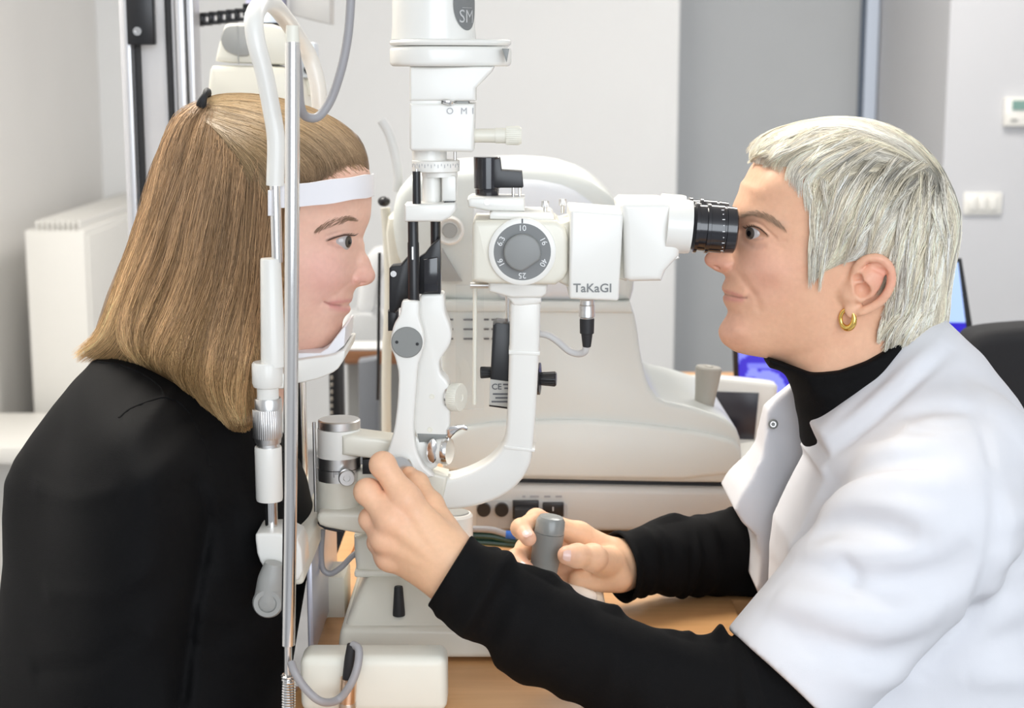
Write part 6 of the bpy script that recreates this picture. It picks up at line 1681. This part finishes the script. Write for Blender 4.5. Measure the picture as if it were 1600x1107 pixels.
dh_pts = [(1215, 225, 38), (1260, 215, 48), (1310, 210, 52), (1360, 214, 52), (1405, 230, 50), (1440, 262, 46), (1465, 310, 44), (1478, 370, 40), (1466, 430, 44), (1455, 480, 42), (1440, 515, 38),
          (1230, 245, 52), (1265, 262, 64), (1300, 258, 71), (1350, 250, 70), (1400, 275, 68), (1300, 330, 78), (1350, 330, 83), (1400, 330, 82), (1440, 345, 66), (1420, 400, 76), (1400, 440, 70), (1425, 455, 62), (1405, 495, 60), (1420, 525, 52), (1390, 540, 50),
          (1380, 380, 80), (1340, 385, 76), (1300, 395, 69), (1292, 360, 71), (1282, 320, 69), (1258, 285, 60), (1205, 248, 44), (1185, 246, 26), (1277, 430, 58),
          (1240, 310, 50), (1250, 380, 48), (1200, 300, 30), (1330, 440, 50), (1300, 470, 40), (1360, 470, 48), (1340, 520, 38), (1200, 400, 22), (1160, 320, 6), (1150, 450, 2), (1250, 500, 30), (1380, 580, 36)]
dhr = Relief(dh_out, dh_pts, closed=False)
for (a_, b_, c_) in (([(1400, 262), (1350, 290), (1310, 350), (1290, 410)], 5, 2.5), ([(1420, 290), (1385, 330), (1350, 390)], 4, -3), ([(1440, 310), (1420, 380), (1405, 440)], 4, -3), ([(1360, 250), (1310, 280), (1285, 330)], 4, -2.5), ([(1460, 330), (1450, 400), (1440, 460), (1420, 520)], 5, 3),
                     ([(1470, 400), (1458, 460), (1450, 510)], 4, -3), ([(1345, 225), (1290, 235), (1240, 250)], 4, -2)): dhr.stroke(a_, b_, c_)
lo = P(1160, 565, -0.08); hi = P(1512, 170, 0)
hg2 = Grid((lo[0], -0.10, lo[2]), (hi[0] + 0.005, 0.10, hi[2] + 0.008), 0.0024)
hg2.F = dhr.field(hg2)
ev, ef = hg2.mesh(2)
nz2 = vnoise(ev * np.array((0.4, 0.3, 0.25)), 0.004, 9)[:, None]
wh = P(1440, 280, 0)
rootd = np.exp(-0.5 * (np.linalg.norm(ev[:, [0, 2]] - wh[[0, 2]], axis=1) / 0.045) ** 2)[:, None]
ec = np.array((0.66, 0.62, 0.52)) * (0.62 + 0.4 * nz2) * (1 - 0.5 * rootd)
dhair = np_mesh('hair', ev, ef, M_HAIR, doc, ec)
dguides = [
    [(1488, 296), (1470, 262), (1444, 231), (1406, 204), (1358, 187), (1308, 183), (1252, 191), (1205, 208), (1172, 242)],
    [(1455, 262), (1420, 226), (1375, 202), (1325, 188), (1275, 190), (1230, 202), (1200, 220), (1182, 236), (1175, 254)],
    [(1452, 266), (1412, 232), (1365, 212), (1318, 202), (1272, 204), (1235, 215), (1210, 230), (1196, 243), (1190, 258)],
    [(1448, 270), (1404, 240), (1356, 224), (1312, 218), (1274, 222), (1246, 232), (1228, 244), (1218, 254), (1214, 268)],
    [(1446, 274), (1398, 250), (1350, 238), (1310, 236), (1280, 242), (1260, 254), (1248, 268), (1244, 282), (1245, 300)],
    [(1444, 278), (1394, 260), (1350, 252), (1316, 254), (1290, 264), (1275, 282), (1268, 302), (1270, 325), (1274, 350)],
    [(1444, 282), (1394, 272), (1354, 268), (1324, 274), (1302, 290), (1290, 316), (1286, 345), (1284, 380), (1274, 422)],
    [(1444, 286), (1398, 284), (1362, 284), (1336, 296), (1318, 320), (1306, 350), (1298, 382), (1288, 410), (1268, 444)],
    [(1446, 290), (1404, 296), (1372, 302), (1350, 320), (1334, 346), (1322, 374), (1312, 396), (1300, 412), (1280, 428)],
    [(1448, 294), (1412, 306), (1386, 320), (1366, 342), (1352, 366), (1342, 386), (1334, 398), (1324, 406), (1308, 412)],
    [(1450, 298), (1422, 316), (1402, 338), (1386, 362), (1374, 384), (1366, 398), (1358, 402), (1350, 404), (1340, 404)],
    [(1454, 302), (1434, 328), (1418, 356), (1406, 386), (1398, 414), (1394, 436), (1390, 452), (1386, 466), (1380, 480)],
    [(1458, 304), (1444, 338), (1432, 372), (1420, 406), (1410, 438), (1402, 464), (1396, 486), (1388, 504), (1376, 516)],
    [(1464, 306), (1454, 346), (1444, 386), (1434, 424), (1424, 458), (1414, 488), (1406, 512), (1396, 532), (1380, 552)],
    [(1470, 304), (1466, 348), (1458, 392), (1450, 432), (1442, 468), (1434, 498), (1424, 522), (1414, 540), (1402, 556)],
    [(1474, 298), (1480, 342), (1476, 388), (1468, 430), (1460, 468), (1454, 500), (1446, 524), (1436, 540), (1420, 552)],
    [(1474, 288), (1494, 334), (1494, 380), (1486, 420), (1480, 456), (1476, 488), (1470, 512), (1462, 530), (1444, 544)],
    [(1470, 264), (1490, 302), (1501, 340), (1498, 380), (1490, 418), (1484, 452), (1482, 486), (1478, 512), (1462, 536)]]
k = 16
dhr = over(dhr, dr)
PA, u1, Q1 = hair_strands(dhr, dguides, 4600, k, 0.5, RNG, 0.004, 3.0, True, 0.7, 120)
# choppy upper layer: locks that start along the crown and overlap the lower hair
locks = []
lk = np.random.default_rng(21)
starts = [(1330, 196, -70, 34), (1300, 200, -74, 40), (1360, 204, -84, 40), (1340, 214, -80, 50), (1390, 220, -92, 60), (1310, 222, -58, 52), (1350, 236, -70, 66), (1390, 246, -70, 80), (1420, 256, -60, 96), (1330, 250, -46, 78), (1370, 268, -52, 96), (1405, 282, -42, 110),
          (1345, 280, -46, 120), (1380, 304, -36, 100), (1320, 300, -36, 112), (1440, 290, -30, 120), (1425, 320, -26, 116), (1450, 320, -22, 130), (1462, 340, -18, 140), (1440, 370, -24, 128), (1470, 380, -16, 130), (1415, 390, -20, 118), (1455, 420, -26, 112), (1430, 440, -30, 96), (1472, 430, -26, 100), (1450, 470, -40, 76), (1466, 480, -50, 64), (1420, 480, -34, 62), (1478, 350, -4, 120), (1300, 330, -22, 96), (1335, 345, -40, 60), (1365, 350, -30, 52),
          (1448, 262, -40, 34), (1436, 266, -34, 50), (1458, 270, -6, 80), (1444, 280, -24, 70), (1452, 292, -14, 90), (1466, 290, 14, 84), (1430, 276, -50, 56), (1476, 300, 14, 80), (1420, 490, -40, 60), (1442, 496, -40, 56), (1402, 498, -18, 46), (1460, 500, -34, 44), (1280, 290, -6, 90), (1268, 272, 4, 60), (1290, 340, -12, 96), (1225, 226, -34, 26), (1250, 216, -52, 30), (1210, 222, -34, 24)]
PL_, UL_, QL_ = [], [], []
for i_, (x0, y0, dx_, dy_) in enumerate(starts):
    for rep in range(2):
        xo, yo = x0 + lk.normal(0, 9), y0 + lk.normal(0, 8); ddx, ddy = dx_ * (0.8 + 0.4 * lk.random()), dy_ * (0.8 + 0.4 * lk.random()); sag = 10 * lk.random() + 4
        def lock_path(o1, o2): return [(xo + o1 + ddx * t - sag * math.sin(math.pi * t) * 0.3, yo + o2 + ddy * t ** 1.25) for t in np.linspace(0, 1, 6)]
        gl = [[(a_ + (b2_ - 0.5) * 16 * (1 - 0.8 * j / 5), c_ + (b2_ - 0.5) * 10 * (1 - 0.8 * j / 5)) for j, (a_, c_) in enumerate(lock_path(0, 0))] for b2_ in (0, 0.5, 1)]
        p_, u_, q_ = hair_strands(dhr, gl, 46, k, 0.25, lk, 0.0075, 1.6, True, 0.35, 5)
        PL_.append(p_); UL_.append(u_ * 0.1 + lk.random()); QL_.append(q_)
PL_ = np.vstack(PL_); UL_ = np.concatenate(UL_); QL_ = np.vstack(QL_)
PA = np.vstack([PA, PL_]); u1 = np.concatenate([u1, UL_]); Q1 = np.vstack([Q1, QL_]); nA = len(PA)
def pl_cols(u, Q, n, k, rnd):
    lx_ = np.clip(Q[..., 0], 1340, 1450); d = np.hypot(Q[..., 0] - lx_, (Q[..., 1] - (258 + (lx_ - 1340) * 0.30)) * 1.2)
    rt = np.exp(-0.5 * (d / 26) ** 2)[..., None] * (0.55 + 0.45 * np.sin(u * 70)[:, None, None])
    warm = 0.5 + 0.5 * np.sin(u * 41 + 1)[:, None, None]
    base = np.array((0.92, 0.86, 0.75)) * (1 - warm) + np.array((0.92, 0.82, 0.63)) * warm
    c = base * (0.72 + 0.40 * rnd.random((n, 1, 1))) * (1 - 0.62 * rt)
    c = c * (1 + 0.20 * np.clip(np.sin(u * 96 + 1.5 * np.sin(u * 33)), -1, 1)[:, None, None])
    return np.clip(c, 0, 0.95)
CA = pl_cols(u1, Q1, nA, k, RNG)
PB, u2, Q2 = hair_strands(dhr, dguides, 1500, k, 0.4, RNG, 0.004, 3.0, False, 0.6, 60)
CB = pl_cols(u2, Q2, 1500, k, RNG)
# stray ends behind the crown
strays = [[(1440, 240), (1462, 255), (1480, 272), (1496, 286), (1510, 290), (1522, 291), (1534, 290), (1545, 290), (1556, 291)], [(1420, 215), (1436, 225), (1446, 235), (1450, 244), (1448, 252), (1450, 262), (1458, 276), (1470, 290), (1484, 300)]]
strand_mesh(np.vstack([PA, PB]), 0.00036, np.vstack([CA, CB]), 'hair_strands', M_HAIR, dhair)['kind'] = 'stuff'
# ------------ black turtleneck with long sleeves
n_out = [(1262, 640), (1258, 720), (1236, 800), (1214, 870), (1200, 960), (1200, 1250), (1700, 1250), (1660, 900), (1600, 720), (1530, 590), (1470, 580), (1400, 590), (1320, 600)]
n_pts = [(1330, 640, 52), (1400, 640, 66), (1470, 640, 66), (1320, 720, 62), (1400, 760, 90), (1500, 760, 90), (1300, 850, 66), (1400, 900, 100), (1550, 900, 90), (1300, 1050, 80), (1500, 1100, 110), (1265, 800, 40), (1250, 900, 44)]
nr = Relief(n_out, n_pts, h=0.003)
lo, hi = P(1190, 1250, 0), P(1620, 505, 0)
ng = Grid((lo[0] - 0.11, -0.20, 0.62), (hi[0] + 0.02, 0.20, hi[2] + 0.02), 0.0030)
ng.F = nr.field(ng)
# the collar follows the neck, a little fuller, and ends in a clean edge
Fn = dr.field(ng) - 0.0095
XX, ZZ = np.meshgrid(ng.ax[0], ng.ax[2], indexing='ij')
cp_ = np.array([P(a_, b_, -0.045)[[0, 2]] for a_, b_ in [(1205, 566), (1236, 577), (1268, 584), (1310, 577), (1350, 562), (1392, 540), (1430, 512), (1500, 480), (1540, 560), (1520, 700), (1240, 700)]])
cs = poly_sd(cp_, XX, ZZ)[:, None, :].astype(np.float32)
def smin_(A_, B_, k):
    h_ = np.maximum(k - np.abs(A_ - B_), 0) / k; return np.minimum(A_, B_) - h_ * h_ * k * 0.25
def smax(a_, b_, k):
    h_ = np.maximum(k - np.abs(a_ - b_), 0) / k; return np.maximum(a_, b_) + h_ * h_ * k * 0.25
ng.F = smin_(ng.F, smax(Fn, cs, 0.004), 0.02).astype(np.float32)
for pth_ in ([(1262, 606), (1310, 604), (1370, 588)], [(1275, 640), (1330, 632), (1390, 612)]): ng.fold(pth_, 0.008, -0.0022)
nv, nf = largest(*ng.mesh(2))
tneck = np_mesh('turtleneck', nv, nf, M_KNIT, doc)
def sleeve(name, path, radii, k_, open_end, ridges, seed, flat=0.9):
    """tube with rings of soft wrinkles; open at the wrist"""
    pts, rr_ = spline([Vector(p) for p in path], k_, radii); n_ = 48; rnd = np.random.default_rng(seed); vs = []; fs = []
    t0 = (pts[1] - pts[0]).normalized(); nrm = t0.cross(Vector((0, -1, 0.0))).normalized()
    ph = rnd.random(6) * 6.28
    for i, p in enumerate(pts):
        t = (pts[min(i + 1, k_ - 1)] - pts[max(i - 1, 0)]).normalized(); nrm = (nrm - t * nrm.dot(t)).normalized(); b_ = t.cross(nrm)
        for q in range(n_):
            a_ = 2 * math.pi * q / n_
            wv = 0
            for (pos, wid, amp, tilt, ang, aw) in ridges:
                d = (i / k_ - pos - tilt * math.cos(a_ - ang)) / wid
                wv += amp * math.exp(-0.5 * d * d) * max(0.0, math.cos((a_ - ang) * aw) if abs(((a_ - ang + math.pi) % (2 * math.pi)) - math.pi) * aw < math.pi / 2 else 0)
            r = rr_[i] + wv + 0.0007 * math.sin(3 * a_ + ph[0] + i * 0.11) + 0.0006 * math.sin(5 * a_ - i * 0.2 + ph[1])
            vs.append(p + nrm * math.cos(a_) * r + b_ * math.sin(a_) * r * flat)
    for i in range(k_ - 1):
        for q in range(n_):
            q2 = (q + 1) % n_; fs.append((i * n_ + q, i * n_ + q2, (i + 1) * n_ + q2, (i + 1) * n_ + q))
    # turned-in hem
    if open_end:
        base = (k_ - 1) * n_; c = pts[-1]; t = (pts[-1] - pts[-2]).normalized()
        for (sc_, back) in ((0.95, 0.001), (0.90, -0.004), (0.86, -0.03)):
            st = len(vs)
            for q in range(n_): vs.append(c + (vs[base + q] - c) * sc_ + t * back)
            pv_ = base if st == k_ * n_ else st - n_
            for q in range(n_):
                q2 = (q + 1) % n_; fs.append((pv_ + q, pv_ + q2, st + q2, st + q))
    return MB().add(vs, fs).build(name, M_KNIT, tneck, angle=0)
rnd = np.random.default_rng(11)
rid = [(rnd.random(), 0.008 + 0.014 * rnd.random(), 0.002 + 0.0042 * rnd.random(), 0.05 * (rnd.random() - 0.5), rnd.random() * 6.28, 0.45 + 0.5 * rnd.random()) for _ in range(70)]
WL = pj(703, 893, -0.160)
sleeve('sleeve', [pj(1400, 880, -0.165), pj(1290, 1000, -0.185), pj(1200, 1076, -0.195), pj(1110, 1088, -0.198), pj(1000, 1058, -0.192), pj(860, 990, -0.177), pj(770, 935, -0.166), WL], [0.045, 0.050, 0.054, 0.053, 0.047, 0.043, 0.039, 0.0365], 150, True, rid, 3)
rid2 = [(rnd.random(), 0.01 + 0.015 * rnd.random(), 0.0016 + 0.0034 * rnd.random(), 0.05 * (rnd.random() - 0.5), rnd.random() * 6.28, 0.45 + 0.5 * rnd.random()) for _ in range(50)]
sleeve('sleeve', [pj(1330, 820, 0.170), pj(1230, 855, 0.165), pj(1120, 866, 0.145), pj(1030, 872, 0.115), pj(968, 884, 0.090)], [0.056, 0.054, 0.046, 0.039, 0.034], 110, True, rid2, 5)
# ------------ white coat: near half, far half
c_out = [(1474, 498), (1530, 550), (1586, 620), (1632, 705), (1668, 800), (1695, 950), (1715, 1100), (1730, 1300)]
c_pts = [(1440, 552, 66), (1470, 556, 66), (1500, 590, 88), (1550, 640, 106), (1390, 610, 84), (1340, 650, 88), (1296, 690, 94), (1450, 670, 142), (1400, 700, 140), (1500, 720, 168), (1560, 780, 152), (1600, 720, 108), (1560, 900, 160), (1650, 900, 100), (1640, 800, 70), (1580, 1000, 160), (1600, 1080, 155), (1450, 1100, 160),
         (1350, 900, 140), (1310, 750, 112), (1270, 830, 112), (1230, 950, 112), (1400, 1150, 160), (1600, 1250, 150), (1300, 1180, 150), (1200, 1000, 112)]
cr_n = Relief(c_out, c_pts, h=0.003, closed=False, pad=0.06)
near_poly = [(1482, 490), (1448, 528), (1408, 566), (1360, 612), (1320, 648), (1283, 680), (1289, 698), (1296, 714), (1280, 732), (1285, 748), (1258, 800), (1234, 850), (1228, 900), (1226, 1000), (1226, 1320), (1800, 1320), (1800, 700), (1600, 470)]
lo, hi = P(1100, 1250, -0.26), P(1700, 490, 0)
cg = Grid((lo[0] - 0.01, -0.30, 0.62), (hi[0] + 0.03, 0.03, hi[2] + 0.01), 0.0032)
F0 = cr_n.field(cg)
q = np.array([P(a_, b_, -0.095)[[0, 2]] for a_, b_ in near_poly])
XX, ZZ = np.meshgrid(cg.ax[0], cg.ax[2], indexing='ij')
psd = poly_sd(q, XX, ZZ)[:, None, :].astype(np.float32)
yy = cg.ax[1][None, :, None].astype(np.float32)
cg.F = smax(np.maximum(F0, yy - 0.012), psd, 0.005).astype(np.float32)
# sleeve tube with an open hem
SA, SB = pj(1452, 818, -0.160), pj(1226, 1066, -0.196)
ax_s = (SB - SA) / np.linalg.norm(SB - SA)
sg = cg.clone(); sg.cap(SA, SB + ax_s * 0.08, 0.078, 0.066, 0.0)
for (a_, b_) in (((1300, 830), (1400, 860)),): pass
sg.cap(pj(1515, 720, -0.11), SA, 0.066, 0.076, 0.03)
X3, Y3, Z3 = cg.xyz(tuple(slice(0, m) for m in cg.n))
hem = ((X3 - SB[0]) * ax_s[0] + (Y3 - SB[1]) * ax_s[1] + (Z3 - SB[2]) * ax_s[2]).astype(np.float32)
sg.F = smax(sg.F, hem, 0.003).astype(np.float32)
cg.F = smin_(cg.F, sg.F, 0.022).astype(np.float32)
for (a_, r_, m_) in (
        ([(1300, 742), (1340, 712), (1400, 700), (1475, 690)], 0.014, 0.0050), ([(1296, 772), (1340, 738), (1400, 724), (1480, 722)], 0.012, -0.0055),
        ([(1286, 800), (1340, 764), (1400, 752), (1470, 760)], 0.014, 0.0055), ([(1262, 850), (1310, 822), (1370, 818), (1440, 840)], 0.016, -0.0065), ([(1290, 800), (1340, 790), (1420, 800), (1490, 830)], 0.018, 0.0050),
        ([(1232, 880), (1310, 898), (1400, 915), (1480, 895), (1530, 850)], 0.020, -0.0075), ([(1236, 858), (1300, 864), (1380, 876), (1460, 865)], 0.016, 0.0050), ([(1180, 930), (1270, 950), (1380, 972), (1480, 940)], 0.022, 0.0060),
        ([(1312, 872), (1334, 900), (1328, 930)], 0.010, -0.0045), ([(1190, 965), (1280, 1004), (1380, 1030), (1450, 1000)], 0.018, -0.0060), ([(1300, 1030), (1360, 1060), (1420, 1060)], 0.016, 0.0040),
        ([(1556, 760), (1560, 820), (1552, 880), (1530, 940), (1490, 1000), (1440, 1050)], 0.012, -0.0060), ([(1500, 600), (1535, 670), (1552, 740)], 0.007, -0.0022),
        ([(1570, 900), (1610, 880), (1660, 870)], 0.014, -0.0050), ([(1560, 960), (1600, 940), (1650, 945)], 0.016, 0.0050), ([(1540, 1010), (1590, 1000), (1650, 1010)], 0.014, -0.0050), ([(1510, 1060), (1570, 1056), (1650, 1060)], 0.015, 0.0050),
        ([(1410, 655), (1450, 640), (1510, 640), (1560, 660)], 0.012, -0.0035), ([(1400, 690), (1440, 668), (1500, 670)], 0.014, 0.0040), ([(1560, 820), (1600, 800), (1640, 790)], 0.014, 0.0045),
        ([(1486, 548), (1440, 590), (1392, 634), (1346, 676), (1312, 704)], 0.006, -0.0034), ([(1470, 532), (1424, 574), (1376, 618), (1332, 656), (1300, 682)], 0.008, 0.0030)):
    cg.fold(a_, r_ * 0.8, m_ * 1.7)
hg3 = cg.clone(); hg3.cap(SA + (SB - SA) * 0.88, SB + ax_s * 0.05, 0.048, 0.053, 0.0)
cg.F = np.maximum(cg.F, -hg3.F)
n_s = vnoise(np.stack(np.broadcast_arrays(X3, Y3, Z3), -1).reshape(-1, 3), 0.022, 4).reshape(cg.F.shape) - 0.5
cg.F = (cg.F + 0.0012 * n_s).astype(np.float32)
cv, cf = largest(*cg.mesh(2))
coat = np_mesh('white_coat', cv, cf, M_COAT, doc)
# stitched hem line of the sleeve
# far half, with its lapel standing forward
fo = [(1478, 505), (1530, 552), (1584, 622), (1630, 705), (1668, 800), (1700, 1000), (1730, 1300)]
fpts = [(1240, 640, 60), (1210, 680, 96), (1180, 760, 130), (1160, 800, 150), (1260, 700, 90), (1250, 800, 120), (1300, 700, 110), (1400, 700, 160), (1500, 760, 190), (1300, 900, 190), (1400, 900, 210), (1220, 860, 150), (1550, 900, 170), (1270, 620, 56), (1400, 600, 80), (1500, 1100, 180), (1300, 1100, 160), (1600, 750, 90)]
class FarRel: pass
C_ = []; 
cr_f = Relief(fo, fpts, h=0.003, closed=False, pad=0.05)
YFL = 0.05
far_poly = [(1262, 588), (1236, 604), (1216, 622), (1200, 642), (1196, 672), (1192, 706), (1176, 740), (1156, 772), (1147, 796), (1160, 818), (1180, 836), (1186, 870), (1182, 920), (1200, 960), (1500, 1300), (1800, 1320), (1800, 700), (1600, 500), (1478, 500), (1420, 545), (1340, 572)]
fg = Grid((float(P(1130, 800, 0.05)[0]) - 0.02, 0.0, 0.62), (hi[0] + 0.03, 0.26, hi[2] + 0.01), 0.0036)
F1 = cr_f.field(fg)
qf = np.array([P(a_, b_, YFL)[[0, 2]] for a_, b_ in far_poly])
XX, ZZ = np.meshgrid(fg.ax[0], fg.ax[2], indexing='ij')
psf = poly_sd(qf, XX, ZZ)[:, None, :].astype(np.float32)
yf_ = fg.ax[1][None, :, None].astype(np.float32)
ripple_ = 0.004 * np.sin((XX * 60 + ZZ * 20))[:, None, :].astype(np.float32)  # soft wave in the cloth of the far lapel, shape only
fg.F = smax(np.maximum(F1, -(yf_ - 0.048 + ripple_)), psf, 0.004).astype(np.float32)
cv2, cf2 = largest(*fg.mesh(2))
np_mesh('coat_front', cv2, cf2, M_COAT, coat)
# far sleeve of the coat
fs2 = Grid((0.10, 0.05, 0.72), (0.50, 0.30, 1.06), 0.004)
e_ = ELR + (SHR - ELR) * 0.22
fs2.cap(e_, SHR, 0.078, 0.085, 0.02)
fs2.cap(ELR - (SHR - ELR) * 0.3, e_, 0.06, 0.069, 0.004, 'sub')
v3, f3_ = fs2.mesh(2)
np_mesh('coat_sleeve', v3, f3_, M_COAT, coat)
# snap stud on the lapel
ps = P(1208, 663, 0.043)
bt = MB().lathe([(0, 0.0052), (0.001, 0.0052), (0.0016, 0.0042), (0.0012, 0.0030), (0.0022, 0.0020), (0.0022, 0.0)], ps, (-0.1, -1, 0.1), 24, cap=False).build('snap_stud', M_GREY, coat)
MB().lathe([(0.0006, 0.0036), (0.0021, 0.0030)], ps, (-0.1, -1, 0.1), 20).build('stud_cap', M_SATIN, coat)
